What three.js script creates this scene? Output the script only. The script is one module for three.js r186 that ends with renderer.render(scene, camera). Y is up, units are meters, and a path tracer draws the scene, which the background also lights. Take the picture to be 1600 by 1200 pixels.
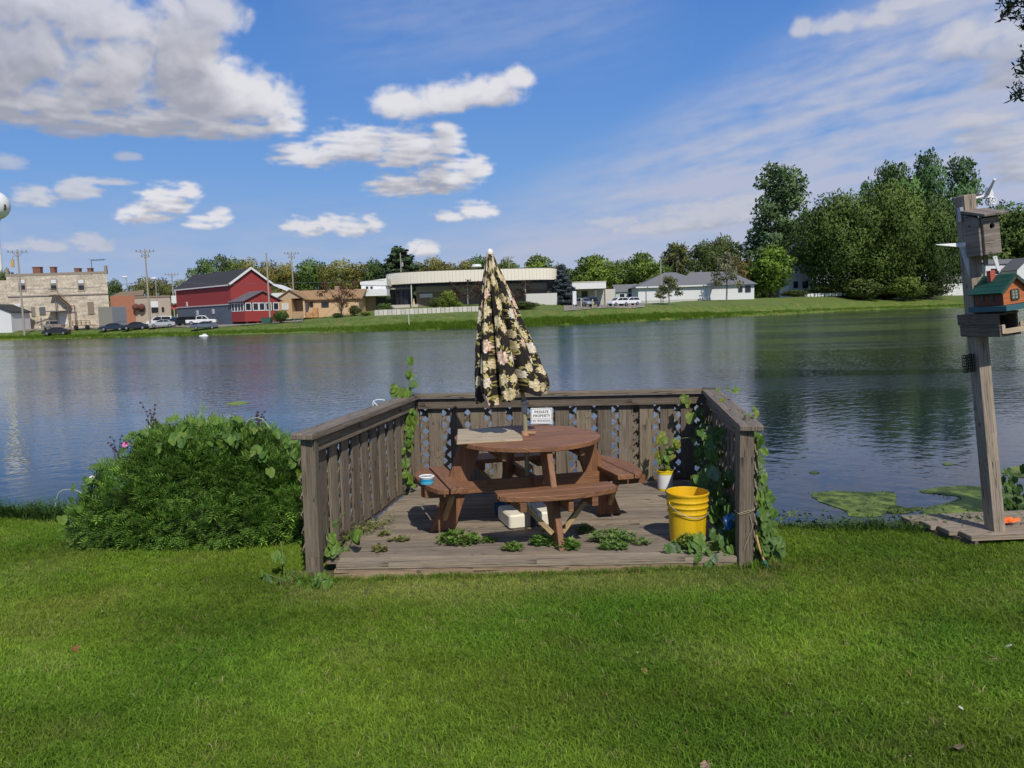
import * as THREE from 'three';
import { mergeGeometries } from 'three/addons/utils/BufferGeometryUtils.js';
import { ImprovedNoise } from 'three/addons/math/ImprovedNoise.js';

// ---------------------------------------------------------------- camera, sky, sun, exposure
const scene = new THREE.Scene();
const camera = new THREE.PerspectiveCamera(53.0, 1024 / 768, 0.1, 9000);
camera.rotation.order = 'YXZ';
camera.position.set(0, 1.76, 0);
camera.rotation.set(-5.22 * Math.PI / 180, 0, -1.7 * Math.PI / 180);
camera.updateMatrixWorld(true);
const renderer = new THREE.WebGLRenderer({ antialias: true });
renderer.setSize(1024, 768);
renderer.toneMapping = THREE.LinearToneMapping;
renderer.toneMappingExposure = 0.78;
renderer.shadowMap.enabled = true;
const SKY_GAIN = 1.22;
const sunDir = new THREE.Vector3(0.3, 1.0, 0.93).normalize();
const sun = new THREE.DirectionalLight(new THREE.Color(1.0, 0.95, 0.86), 4.7);
sun.name = 'sun';
sun.position.copy(sunDir).multiplyScalar(60);
sun.castShadow = true;
Object.assign(sun.shadow.camera, { left: -30, right: 30, top: 30, bottom: -30, near: 1, far: 200 });
sun.shadow.mapSize.set(4096, 4096);
scene.add(sun, sun.target);

const rng = (s) => () => { s = (s + 0x6d2b79f5) | 0; let t = Math.imul(s ^ (s >>> 15), 1 | s); t = (t + Math.imul(t ^ (t >>> 7), 61 | t)) ^ t; return ((t ^ (t >>> 14)) >>> 0) / 4294967296; };
const clamp = (x, a = 0, b = 1) => Math.min(b, Math.max(a, x));
const lerp = (a, b, t) => a + (b - a) * t;
const sstep = (a, b, x) => { const t = clamp((x - a) / (b - a)); return t * t * (3 - 2 * t); };
const RAD = Math.PI / 180;
const perlin = new ImprovedNoise();
const fbm3 = (x, y, z, n) => { let s = 0, a = 1, t = 0; for (let i = 0; i < n; i++) { s += a * perlin.noise(x + i * 7.3, y + i * 3.1, z - i * 5.7); t += a; a *= 0.55; x *= 2.03; y *= 2.03; z *= 2.03; } return s / t; };

// Sky: air that pales towards the horizon, fair-weather cumulus at their bearings and heights (degrees), a thin veil in the east, and more of the same all round.
const cumulus = [
  [0.95, [-30.4, 13.5, 5.2, 2.1], [-25.6, 15.3, 4.9, 3.3], [-21.4, 15.4, 4.5, 3.3], [-18.0, 14.5, 3.4, 2.6], [-15.7, 13.5, 1.7, 1.4], [-23.5, 12.9, 7.9, 1.2]],
  [0.74, [-31.5, 16.8, 4.4, 4.4], [-26.8, 18.4, 4.4, 1.8], [-21.6, 18.5, 2.8, 3.1], [-19.9, 19.7, 2.3, 2.0], [-29.9, 19.1, 6.6, 2.0]],
  [0.60, [-28.7, 12.2, 2.2, 0.7]],
  [0.95, [-7.5, 14.6, 2.3, 1.2], [-5.9, 14.7, 2.0, 1.0], [-4.5, 15.0, 2.8, 1.3], [-1.5, 15.5, 2.9, 1.4], [1.2, 16.3, 1.2, 1.0]],
  [0.92, [-13.7, 11.2, 2.9, 1.0], [-10.5, 11.9, 3.2, 1.7], [-6.9, 11.6, 3.3, 1.7], [-4.3, 12.2, 1.3, 1.5]],
  [1.00, [-7.7, 9.2, 2.6, 1.0], [-4.7, 9.8, 2.7, 1.6], [-2.2, 10.4, 1.3, 1.0]],
  [1.00, [-24.9, 7.1, 1.6, 0.8], [-23.5, 8.0, 1.7, 1.2], [-22.0, 8.7, 0.9, 0.7]],
  [0.95, [-21.2, 6.7, 1.2, 0.6], [-20.1, 7.1, 0.8, 0.7]],
  [0.70, [-31.0, 8.0, 1.4, 0.8], [-28.7, 8.5, 1.4, 0.9], [-27.2, 9.2, 1.9, 0.3]],
  [0.85, [-14.4, 6.4, 1.6, 0.8], [-12.8, 6.7, 1.0, 0.8], [-11.0, 6.4, 1.8, 0.8], [-9.9, 6.7, 0.8, 0.7]],
  [0.95, [-4.1, 7.1, 1.4, 0.5], [-2.4, 7.4, 1.6, 0.8]],
  [0.60, [-31.0, 5.1, 2.1, 0.5], [-28.0, 5.2, 1.3, 0.7]],
  [0.90, [-6.5, 4.8, 1.3, 0.7]],
  [0.66, [20.6, 17.8, 0.7, 0.8], [23.7, 17.7, 3.2, 0.8], [27.0, 18.3, 2.6, 0.6]],
  [0.66, [30.8, 15.3, 2.8, 1.6], [32.9, 15.3, 2.0, 2.1], [32.8, 13.2, 2.3, 1.1]],
  [0.58, [32.1, 9.8, 2.4, 1.2], [31.0, 10.9, 2.1, 0.6], [34.1, 7.9, 2.6, 1.6]],
  [0.55, [15.5, 6.5, 4.9, 1.0], [11.9, 5.8, 4.1, 0.6], [18.5, 7.0, 2.6, 0.9], [7.8, 6.3, 1.9, 0.5]],
  [0.55, [-32.3, 10.0, 1.0, 0.6], [-25.6, 10.8, 0.9, 0.4]],
];
{
  const R = rng(77);
  for (let i = 0; i < 85; i++) {
    const phi = R() * 360 - 180, el = 4 + 58 * Math.pow(R(), 1.5), big = 0.35 + 0.65 * R();
    if (Math.abs(phi) < 44 && el < 30) continue;
    const c = [0.65 + 0.35 * R()], s = (1.2 + el * 0.16) * big;
    for (let k = 0, n = 3 + Math.floor(R() * 4); k < n; k++) c.push([phi + (R() - 0.5) * s * 3.6 / Math.cos(el * RAD), el + (R() - 0.4) * s * 0.7, s * (0.7 + R()) / Math.cos(el * RAD), s * (0.4 + 0.4 * R())]);
    cumulus.push(c);
  }
}
function makeSky() {
  const W = 4096, H = 2048, HALF = H / 2, data = new Float32Array(W * H * 4), D = new Float32Array(W * HALF).fill(-1), G = new Float32Array(W * HALF), GW = new Float32Array(W * HALF);
  const wrap = (c) => ((c % W) + W) % W, perDeg = W / 360;
  for (const [bright, ...blobs] of cumulus) for (const [p, e, rp, re] of blobs) {
    const m = 1.7, r0 = Math.max(0, Math.floor((e - re * m) * perDeg)), r1 = Math.min(HALF - 1, Math.ceil((e + re * m) * perDeg)), c0 = Math.floor((p + 90 - rp * m) * perDeg + 0.001), n = Math.ceil(2 * rp * m * perDeg);
    for (let r = r0; r <= r1; r++) for (let k = 0; k <= n; k++) {
      const c = c0 + k, el = (r + 0.5) / perDeg, ph = (c + 0.5) / perDeg - 90, dx = (ph - p) / rp;
      let dy = (el - e) / re; if (dy < 0) dy *= 1.55;
      const f = 1 - dx * dx - dy * dy, i = r * W + wrap(c);
      if (f > D[i]) D[i] = f;
      const w = Math.pow(Math.max(0.001, f + 1.9), 4); G[i] += bright * w; GW[i] += w;
    }
  }
  // columns above are stored so that column 0 stands 90 degrees west of north (-z); the picture's column 0 is atan2(z, x) = -180 degrees
  const dirs = (ph, el) => [Math.sin(ph) * Math.cos(el), Math.sin(el), -Math.cos(ph) * Math.cos(el)];
  const dens = new Float32Array(W * HALF);
  for (let r = 0; r < HALF; r++) for (let c = 0; c < W; c++) {
    const i = r * W + c;
    if (D[i] < -0.75) { dens[i] = -1; continue; }
    const [x, y, z] = dirs(((c + 0.5) / perDeg - 90) * RAD, (r + 0.5) / perDeg * RAD), el = (r + 0.5) / perDeg, q = lerp(2.5, 1, sstep(4, 15, el));
    const wx = 0.018 * perlin.noise(x * 30, y * 34, z * 30), wy = 0.014 * perlin.noise(x * 30 + 40, y * 34, z * 30);
    dens[i] = D[i] * 1.05 + 1.65 * fbm3((x + wx) * 19 * q, (y + wy) * 26 * q, (z - wx) * 19 * q, 6) * lerp(1.25, 1, sstep(4, 12, el)) + 0.30;
  }
  for (let i = 0; i < G.length; i++) if (GW[i] > 0) G[i] /= GW[i];
  const at = (c, r) => { r = clamp(r, 0, HALF - 1); return dens[Math.round(r) * W + wrap(Math.round(c))]; };
  const base = [[0, 0.40, 0.52, 0.72], [4, 0.30, 0.46, 0.74], [9, 0.195, 0.390, 0.75], [16, 0.118, 0.290, 0.69], [25, 0.072, 0.208, 0.58], [45, 0.045, 0.155, 0.47], [90, 0.035, 0.125, 0.40]];
  for (let row = 0; row < H; row++) {
    const r = Math.max(0, row - HALF), el = (r + 0.5) / perDeg;
    let k = 0; while (k < base.length - 2 && el > base[k + 1][0]) k++;
    const t = clamp((el - base[k][0]) / (base[k + 1][0] - base[k][0])), air = [1, 2, 3].map((j) => lerp(base[k][j], base[k + 1][j], t));
    for (let col = 0; col < W; col++) {
      const o = (row * W + col) * 4, ph = (col + 0.5) / perDeg - 90;      // degrees clockwise from -z
      const c = col, i = r * W + c;
      let R = air[0], Gn = air[1], B = air[2];
      const [x, y, z] = dirs(ph * RAD, el * RAD);
      let pw = ((ph + 180 + 360) % 360) - 180;
      // thin high veil, heaviest towards the east
      const reach = sstep(-8, 9, pw - 7 - (el - 10) * (el > 10 ? 2.2 : 1.6)) * (1 - sstep(95, 150, pw)) * (1 - sstep(20, 42, el)) + 0.25 * sstep(14, 20, el) * (1 - sstep(6, 16, Math.abs(pw + 1)));
      if (reach > 0.01 && row >= HALF) {
        const u = pw * 0.9 + el * 0.4, v = el - pw * 0.16;
        const st = fbm3(u * 0.10, v * 0.62, 3.3, 5) + 0.45 * fbm3(u * 0.5, v * 1.6, 9.1, 4);
        const a = clamp(reach * (0.78 + 1.25 * st), 0, 0.92);
        R = lerp(R, 0.49, a); Gn = lerp(Gn, 0.53, a); B = lerp(B, 0.68, a);
      }
      if (row >= HALF) {
        const hz = (1 - sstep(0, 11, el)) * clamp(0.60 + 0.8 * fbm3(x * 16, y * 70, z * 16, 4));
        R = lerp(R, 0.47, hz); Gn = lerp(Gn, 0.52, hz); B = lerp(B, 0.66, hz);
        const d = dens[i];
        if (d > -0.3) {
          const fine = fbm3(x * 95, y * 120, z * 95, 4), a = Math.pow(sstep(-0.12, 1.0, d + 0.55 * fine), 0.9) * (0.76 + 0.2 * sstep(0.5, 1, d)) * lerp(0.6, 1, sstep(0.5, 0.85, G[i]));
          const sm = (cc, rr) => D[Math.round(clamp(rr, 0, HALF - 1)) * W + wrap(Math.round(cc))] + 0.35, up1 = at(c + 4, r + 7), up2 = at(c + 10, r + 20), up3 = at(c + 14, r + 42), dn = at(c - 4, r - 12);
          const over = 0.18 * clamp(up1) + 0.22 * clamp(up2) + 0.30 * clamp(sm(c + 8, r + 16)) + 0.34 * clamp(sm(c + 12, r + 32)) + 0.26 * clamp(sm(c + 16, r + 55));
          let lit = clamp(1.10 - 0.66 * over + 0.28 * (d - up1)) - 0.16 * (1 - sstep(-0.1, 0.5, dn)) * sstep(0.2, 0.6, up2);
          lit += 0.14 * fbm3(x * 60, y * 80, z * 60, 4); lit = clamp(lit, 0.12, 1) * lerp(0.6, 1.03, sstep(0.5, 1, G[i]));
          const cr = lerp(0.32, 0.80, lit), cg = lerp(0.33, 0.79, lit), cb = lerp(0.395, 0.83, lit);
          R = lerp(R, cr, a); Gn = lerp(Gn, cg, a); B = lerp(B, cb, a);
        }
      }
      data[o] = R * SKY_GAIN; data[o + 1] = Gn * SKY_GAIN; data[o + 2] = B * SKY_GAIN; data[o + 3] = 1;
    }
  }
  const t = new THREE.DataTexture(data, W, H, THREE.RGBAFormat, THREE.FloatType);
  t.mapping = THREE.EquirectangularReflectionMapping; t.magFilter = THREE.LinearFilter; t.minFilter = THREE.LinearFilter; t.needsUpdate = true;
  return t;
}
const skyTexture = makeSky();
scene.background = skyTexture; scene.environment = skyTexture;

// ---------------------------------------------------------------- helpers
const V = (x, y, z) => new THREE.Vector3(x, y, z);
const F = 1203;                                                     // focal length for a picture 1600 wide
function at(px, py, depth) { const v = V((px - 800) / F, (600 - py) / F, -1).applyQuaternion(camera.quaternion); return v.multiplyScalar(depth / -v.z).add(camera.position); }
const taken = new Map();
function numbered(name) { const n = taken.get(name) ?? 0; taken.set(name, n + 1); return n ? name + '_' + String(n).padStart(3, '0') : name; }
function tag(o, label, category, group, kind) { if (label) o.userData.label = label; if (category) o.userData.category = category; if (group) o.userData.group = group; if (kind) o.userData.kind = kind; return o; }
function thing(name, label, category, pos, turn = 0, group) { const o = new THREE.Group(); o.name = numbered(name); o.position.copy(pos); o.rotation.y = turn; scene.add(o); return tag(o, label, category, group); }
function mesh(name, geometry, material, parent) { const m = new THREE.Mesh(Array.isArray(geometry) ? join(geometry) : geometry, material); m.name = parent ? name : numbered(name); m.castShadow = m.receiveShadow = true; (parent ?? scene).add(m); return m; }
function struct(name, geometry, material, label) { const m = mesh(name, geometry, material); return tag(m, label, null, null, 'structure'); }
function copyOf(o, pos, turn, label) { const c = o.clone(); c.name = numbered(o.name.replace(/_\d{3}$/, '')); c.position.copy(pos); c.rotation.y = turn; c.userData = { ...o.userData }; if (label) c.userData.label = label; scene.add(c); return c; }
function prep(g) { g = g.index ? g.toNonIndexed() : g; for (const k of Object.keys(g.attributes)) if (!['position', 'normal', 'uv'].includes(k)) g.deleteAttribute(k); if (!g.attributes.uv) g.setAttribute('uv', new THREE.Float32BufferAttribute(new Float32Array(g.attributes.position.count * 2), 2)); g.morphAttributes = {}; return g; }
function join(list) { return list.length === 1 ? list[0] : mergeGeometries(list.map(prep)); }
// texture coordinates in metres, by the way each face looks
function metres(g, ox = 0, oy = 0) {
  g = g.index ? g.toNonIndexed() : g; const p = g.attributes.position, n = p.count, uv = new Float32Array(n * 2), a = V(), b = V(), c = V();
  for (let i = 0; i < n; i += 3) {
    a.fromBufferAttribute(p, i); b.fromBufferAttribute(p, i + 1); c.fromBufferAttribute(p, i + 2);
    const m = b.clone().sub(a).cross(c.clone().sub(a)), x = Math.abs(m.x), y = Math.abs(m.y), z = Math.abs(m.z);
    for (const [k, q] of [[i, a], [i + 1, b], [i + 2, c]]) { const [u, v] = y >= x && y >= z ? [q.x, q.z] : x >= z ? [q.z, q.y] : [q.x, q.y]; uv[k * 2] = u + ox; uv[k * 2 + 1] = v + oy; }
  }
  g.setAttribute('uv', new THREE.BufferAttribute(uv, 2)); return g;
}
const box = (w, h, d, x = 0, y = 0, z = 0) => metres(new THREE.BoxGeometry(w, h, d).translate(x, y, z));
const cyl = (r0, r1, h, x = 0, y = 0, z = 0, n = 16, open = false) => new THREE.CylinderGeometry(r0, r1, h, n, 1, open).translate(x, y, z).toNonIndexed();
const tube = (pts, r, seg = 24, n = 6) => new THREE.TubeGeometry(new THREE.CatmullRomCurve3(pts), seg, r, n).toNonIndexed();
function extrude(points, depth, bevel = 0, curve = 6) { const s = points instanceof THREE.Shape ? points : new THREE.Shape(points.map(([x, y]) => new THREE.Vector2(x, y))); return prep(new THREE.ExtrudeGeometry(s, { depth, bevelEnabled: bevel > 0, bevelSize: bevel, bevelThickness: bevel, bevelOffset: -bevel, bevelSegments: 1, curveSegments: curve })); }
// a sawn board along x, its edges eased; the grain runs along u
let boardCount = 0;
function boardGeometry(L, W, T, bev = 0.004, warp = 0) {
  const g = extrude([[-W / 2, -T / 2], [W / 2, -T / 2], [W / 2, T / 2], [-W / 2, T / 2]], L - 2 * bev, bev).translate(0, 0, -L / 2 + bev).rotateY(Math.PI / 2);
  // after turning: length x, thickness y, width z
  const p = g.attributes.position, n = g.attributes.normal, uv = g.attributes.uv, ou = (boardCount * 0.377) % 7, ov = (boardCount * 0.2113) % 3; boardCount++;
  for (let i = 0; i < p.count; i++) { const ax = Math.abs(n.getX(i)); if (ax > 0.8) uv.setXY(i, p.getY(i) * 0.3 + ou, p.getZ(i) + ov); else uv.setXY(i, p.getX(i) + ou, (Math.abs(n.getY(i)) > 0.5 ? p.getZ(i) : p.getY(i) + 0.31) + ov); }
  if (warp) for (let i = 0; i < p.count; i++) p.setY(i, p.getY(i) + warp * Math.sin(p.getX(i) / L * 2.6));
  return g;
}
function board(name, parent, material, a, b, W, T, normal, bev, warp) {
  const d = b.clone().sub(a), m = mesh(name, boardGeometry(d.length(), W, T, bev, warp), material, parent), x = d.normalize(), y = normal.clone().addScaledVector(x, -normal.dot(x)).normalize(), z = x.clone().cross(y);
  m.quaternion.setFromRotationMatrix(new THREE.Matrix4().makeBasis(x, y, z)); m.position.copy(a).add(b).multiplyScalar(0.5); return m;
}
// ---- noise that repeats, and textures
function tileNoise(seed, period) { const R = rng(seed), t = Float32Array.from({ length: period * period }, R); return (x, y) => { const xi = Math.floor(x), yi = Math.floor(y), fx = x - xi, fy = y - yi, u = fx * fx * (3 - 2 * fx), v = fy * fy * (3 - 2 * fy), g = (a, b) => t[(((b % period) + period) % period) * period + (((a % period) + period) % period)]; return lerp(lerp(g(xi, yi), g(xi + 1, yi), u), lerp(g(xi, yi + 1), g(xi + 1, yi + 1), u), v); }; }
const toByte = (l) => Math.round(255 * clamp(l <= 0.0031308 ? l * 12.92 : 1.055 * Math.pow(l, 1 / 2.4) - 0.055));
function tex(w, h, fn, srgb = true, rx = 1, ry = 1) {
  const d = new Uint8Array(w * h * 4);
  for (let y = 0; y < h; y++) for (let x = 0; x < w; x++) { const c = fn(x / w, y / h), o = (y * w + x) * 4; for (let k = 0; k < 3; k++) d[o + k] = srgb ? toByte(c[k]) : Math.round(255 * clamp(c[k])); d[o + 3] = 255; }
  const t = new THREE.DataTexture(d, w, h); t.wrapS = t.wrapT = THREE.RepeatWrapping; t.magFilter = THREE.LinearFilter; t.colorSpace = srgb ? THREE.SRGBColorSpace : THREE.NoColorSpace; t.repeat.set(rx, ry); t.needsUpdate = true; return t;
}
const mix3 = (a, b, t) => [lerp(a[0], b[0], t), lerp(a[1], b[1], t), lerp(a[2], b[2], t)];
const rgb = (r, g, b) => new THREE.Color().setRGB(r, g, b);
const std = (c, roughness = 0.8, more = {}) => new THREE.MeshStandardMaterial({ color: Array.isArray(c) ? rgb(...c) : c, roughness, ...more });
const phy = (c, roughness, more = {}) => new THREE.MeshPhysicalMaterial({ color: Array.isArray(c) ? rgb(...c) : c, roughness, ...more });
function wood(seed, dark, mid, light, crack = 0.5) {
  const a = tileNoise(seed, 64), b = tileNoise(seed + 1, 128), c = tileNoise(seed + 2, 32), R = rng(seed + 5), knots = Array.from({ length: 5 }, () => [R(), R(), 0.006 + 0.008 * R()]);
  const h = (u, v) => {
    let kv = v, k = 0;
    for (const [x, y, r] of knots) { const dx = (u - x), dy = (v - y) * 0.5, d = Math.hypot(dx * 0.55, dy); kv += Math.sign(dy || 1) * 0.03 * Math.exp(-d * d / (r * r * 9)); k = Math.max(k, 1 - sstep(r * 0.6, r, d)); }
    const grain = 0.5 * a(u * 4 + 0.3 * c(u * 32, v * 32), kv * 64) + 0.3 * b(u * 12, kv * 128) + 0.2 * b(u * 32, v * 128), blot = 0.6 * c(u * 4, v * 8) + 0.4 * c(u * 12, v * 16);
    const split = sstep(0.80, 0.90, a(u * 4 + 20, kv * 64 + 9) * (0.65 + 0.5 * c(u * 8, v * 32))) * crack;
    return { grain, blot, split, k };
  };
  const map = tex(512, 512, (u, v) => { const q = h(u, v); let s = mix3(dark, light, clamp(q.grain * 1.5 - 0.25)); s = mix3(s, mid, 0.35 + 0.5 * (q.blot - 0.4)); const f = (1 - 0.72 * q.split) * (1 - 0.6 * q.k) * (0.78 + 0.42 * q.blot); return s.map((x) => x * f); }, true, 1, 2);
  const bump = tex(512, 512, (u, v) => { const q = h(u, v), g = q.grain * 0.8 + 0.2 - q.split * 0.7 - q.k * 0.2; return [g, g, g]; }, false, 1, 2);
  return { map, bumpMap: bump, bumpScale: 0.004 };
}
const woodGrey = wood(11, [0.10, 0.083, 0.066], [0.215, 0.185, 0.15], [0.385, 0.34, 0.285], 1.0);
const woodBrown = wood(31, [0.115, 0.050, 0.022], [0.225, 0.100, 0.044], [0.33, 0.155, 0.072], 0.5);
const woodPale = wood(51, [0.36, 0.26, 0.16], [0.46, 0.36, 0.25], [0.54, 0.45, 0.33], 0.3);
const greyBoards = [0.62, 0.74, 0.85, 0.53, 0.77].map((k, i) => std([k * 1.02, k * (0.93 + 0.012 * (i % 3)), k * (0.80 + 0.04 * (i % 2))], 0.9, woodGrey));
const floorBoards = [1.04, 0.88, 1.17, 0.95].map((k, i) => std([k, k * 0.925, k * (0.80 + 0.03 * (i % 2))], 0.88, woodGrey));
const brownWood = [1, 0.88, 1.1].map((k) => std([k, k, k], 0.62, woodBrown));
const paleWood = std([1, 1, 1], 0.75, woodPale);
const postWood = std([1.22, 1.14, 1.05], 0.85, woodGrey);
const nestWood = std([0.88, 0.84, 0.85], 0.85, woodGrey);
const blackMetal = std([0.015, 0.015, 0.017], 0.5, { metalness: 0.6 });
const whitePaint = std([0.78, 0.78, 0.76], 0.5);

// ---------------------------------------------------------------- the land and the pond
const WATER = -0.44;
const curve = (table) => (p) => { let k = 0; while (k < table.length - 2 && p > table[k + 1][0]) k++; const [a, b] = [table[k], table[k + 1]], t = clamp((p - a[0]) / (b[0] - a[0])); return a.slice(1).map((v, i) => lerp(v, b[i + 1], t)); };
// by bearing (as pixels of a 1600 wide picture at the horizon): distance of the far shore, height of the bank, height of the land behind it
const farShore = curve([[-700, 120, 1.6, 1.9], [0, 145, 1.55, 1.8], [170, 140, 1.35, 1.6], [340, 133, 1.15, 1.5], [430, 130, 1.2, 1.8], [600, 126, 1.9, 3.6], [740, 124, 1.9, 4.0], [850, 133, 2.2, 3.7], [915, 134, 2.5, 3.0], [1000, 150, 2.6, 3.3], [1100, 172, 2.3, 3.9], [1200, 184, 2.3, 4.2], [1370, 238, 2.5, 4.4], [1500, 240, 2.1, 3.5], [1600, 236, 2.0, 3.4], [2400, 200, 2.0, 3.4]]);
const bearing = (x, z) => 800 + F * x / -z;
const wob = (x, z) => fbm3(x * 0.13, 1.7, z * 0.13, 3) * 2.2;
function landHeight(x, z) {
  const [zs, b1, b2] = farShore(bearing(x, z)), s = -z - zs + wob(x, z);
  if (s < 0) return Math.max(-2, WATER + s * 0.25);
  return lerp(lerp(WATER, b1, 0.16 * sstep(0, 1.2, s) + 0.84 * sstep(0, 13, s)), b2, sstep(11, 44, s)) + 0.25 * fbm3(x * 0.05, 4.2, z * 0.05, 3) * sstep(3, 20, s) + sstep(60, 600, s) * 4;
}
const grassNoise = tileNoise(201, 64), grassNoise2 = tileNoise(202, 128);
const bankTexture = tex(512, 512, (u, v) => { const n = 0.5 * grassNoise(u * 64, v * 64) + 0.5 * grassNoise2(u * 128, v * 128), m = grassNoise(u * 8 + 5, v * 8), q = mix3([0.060, 0.115, 0.010], [0.125, 0.180, 0.020], n), y = mix3(q, [0.22, 0.185, 0.045], 0.5 * sstep(0.5, 0.85, m)); return y; });
bankTexture.repeat.set(1 / 9, 1 / 9);
{
  const cols = [], rows = [-14, -6, -2, 0, 0.6, 1.3, 2.5, 4, 6, 8.5, 11, 14, 18, 23, 29, 36, 44, 60, 90, 160, 400, 1200, 4500];
  for (let p = -900; p <= 2600; p += 12) cols.push(p);
  const pos = [], uv = [], idx = [];
  for (const s of rows) for (const p of cols) { const z = -(farShore(p)[0] + s), x = (p - 800) / F * -z; pos.push(x, landHeight(x, z), z); uv.push(x, z); }
  for (let r = 0; r < rows.length - 1; r++) for (let c = 0; c < cols.length - 1; c++) { const a = r * cols.length + c, b = a + 1, d = a + cols.length, e = d + 1; idx.push(a, b, d, b, e, d); }
  const g = new THREE.BufferGeometry(); g.setAttribute('position', new THREE.Float32BufferAttribute(pos, 3)); g.setAttribute('uv', new THREE.Float32BufferAttribute(uv, 2)); g.setIndex(idx); g.computeVertexNormals();
  struct('ground', g, std([1, 1, 1], 0.95, { map: bankTexture }), 'grassy far bank of the pond rising to the town');
  const strip = (name, p0, p1, s0, s1, m, label) => {
    const P = [], U = [], I = [], n = Math.round((p1 - p0) / 6), k = 14;
    for (let j = 0; j <= k; j++) for (let i = 0; i <= n; i++) { const p = lerp(p0, p1, i / n), z = -(farShore(p)[0] + lerp(s0(p), s1(p), j / k)), x = (p - 800) / F * -z; P.push(x, landHeight(x, z) + 0.09, z); U.push(x, z); }
    for (let j = 0; j < k; j++) for (let i = 0; i < n; i++) { const a = j * (n + 1) + i; I.push(a, a + 1, a + n + 1, a + 1, a + n + 2, a + n + 1); }
    const q = new THREE.BufferGeometry(); q.setAttribute('position', new THREE.Float32BufferAttribute(P, 3)); q.setAttribute('uv', new THREE.Float32BufferAttribute(U, 2)); q.setIndex(I); q.computeVertexNormals();
    struct(name, q, m, label);
  };
  const gravel = tex(256, 256, (u, v) => { const n = 0.6 * grassNoise2(u * 128, v * 128) + 0.4 * grassNoise(u * 16, v * 16); return mix3([0.17, 0.145, 0.12], [0.32, 0.28, 0.235], n); });
  gravel.repeat.set(1 / 7, 1 / 7);
  const gm = std([1, 1, 1], 0.95, { map: gravel });
  strip('parking_lot', -200, 478, (p) => 9.5 + sstep(380, 470, p) * 5, (p) => 60 - sstep(380, 470, p) * 38, gm, 'gravel parking lot behind the far bank beside the red barn');
  strip('driveway', 884, 1010, () => 9.5, (p) => 60 - 0.12 * (p - 884), gm, 'gravel drive where the white cars stand on the far bank');
}
// the pond: ripples as a normal map, calm and ruffled patches as a roughness map
const waves = (() => {
  const N = 512, R = rng(5), h = new Float32Array(N * N), set = [];
  for (let i = 0; i < 90; i++) { const k = 8 + Math.floor(Math.pow(R(), 1.4) * 74), a = Math.PI * 0.5 + (R() - 0.5) * 2.3, kx = Math.round(Math.cos(a) * k), ky = Math.round(Math.sin(a) * k); set.push([kx, ky, R() * 6.283, 1 / Math.pow(Math.hypot(kx, ky) + 4, 1.05)]); }
  for (const [kx, ky, f, am] of set) for (let y = 0; y < N; y++) { const q = ky * y / N * 2 * Math.PI + f; for (let x = 0; x < N; x++) h[y * N + x] += am * Math.sin(kx * x / N * 2 * Math.PI + q); }
  const g = (x, y) => h[((y + N) % N) * N + ((x + N) % N)];
  let rms = 0; const sx = new Float32Array(N * N), sy = new Float32Array(N * N);
  for (let y = 0; y < N; y++) for (let x = 0; x < N; x++) { const i = y * N + x; sx[i] = g(x + 1, y) - g(x - 1, y); sy[i] = g(x, y + 1) - g(x, y - 1); rms += sx[i] ** 2 + sy[i] ** 2; }
  const k = 0.023 / Math.sqrt(rms / (N * N));
  return tex(N, N, (u, v) => { const i = Math.round(v * N) * N + Math.round(u * N), a = -sx[i] * k, b = -sy[i] * k, l = 1 / Math.hypot(a, b, 1); return [0.5 + 0.5 * a * l, 0.5 + 0.5 * b * l, 0.5 + 0.5 * l]; }, false, 1 / 5, 1 / 5);
})();
const calm = tex(512, 512, (u, v) => { const n = 0.55 * grassNoise(u * 8, v * 16) + 0.45 * grassNoise(u * 16 + 3, v * 64), r = 0.3 + 0.7 * sstep(0.35, 0.7, n); return [r, r, r]; }, false, 1 / 150, 1 / 110);
{
  const zones = [[4, 0.34], [9.5, 0.46], [13, 0.66], [18, 1.0], [26, 1.6], [40, 2.4], [65, 3.2], [100, 3.8], [700, 1]], pos = [], uv = [], idx = [], g = new THREE.BufferGeometry(), mats = [], xs = []; for (let x = -800; x <= 800; x += Math.abs(x) < 60 ? 2 : 20) xs.push(x);
  const line = (d, x) => d + (d > 5 && d < 600 ? 0.14 * d * perlin.noise(x * 3.1 / d, d * 0.7, 0.3) : 0);     // the wind comes and goes along crooked lines
  zones.forEach(([d], r) => xs.forEach((x) => { pos.push(x, WATER, -line(d, x)); uv.push(x, line(d, x)); }));
  const n = xs.length; for (let r = 0; r < zones.length - 1; r++) { g.addGroup(idx.length, (n - 1) * 6, r); for (let c = 0; c < n - 1; c++) { const a = r * n + c; idx.push(a, a + 1, a + n, a + 1, a + n + 1, a + n); } mats.push(phy([0.010, 0.018, 0.030], 0.13, { ior: 1.333, normalMap: waves, roughnessMap: calm, normalScale: new THREE.Vector2(zones[r][1], zones[r][1]) })); }
  g.setAttribute('position', new THREE.Float32BufferAttribute(pos, 3)); g.setAttribute('uv', new THREE.Float32BufferAttribute(uv, 2)); g.setAttribute('normal', new THREE.Float32BufferAttribute(pos.map((_, i) => (i % 3 === 1 ? 1 : 0)), 3)); g.setIndex(idx);
  struct('water', g, mats, 'rippled blue pond');
}
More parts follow.
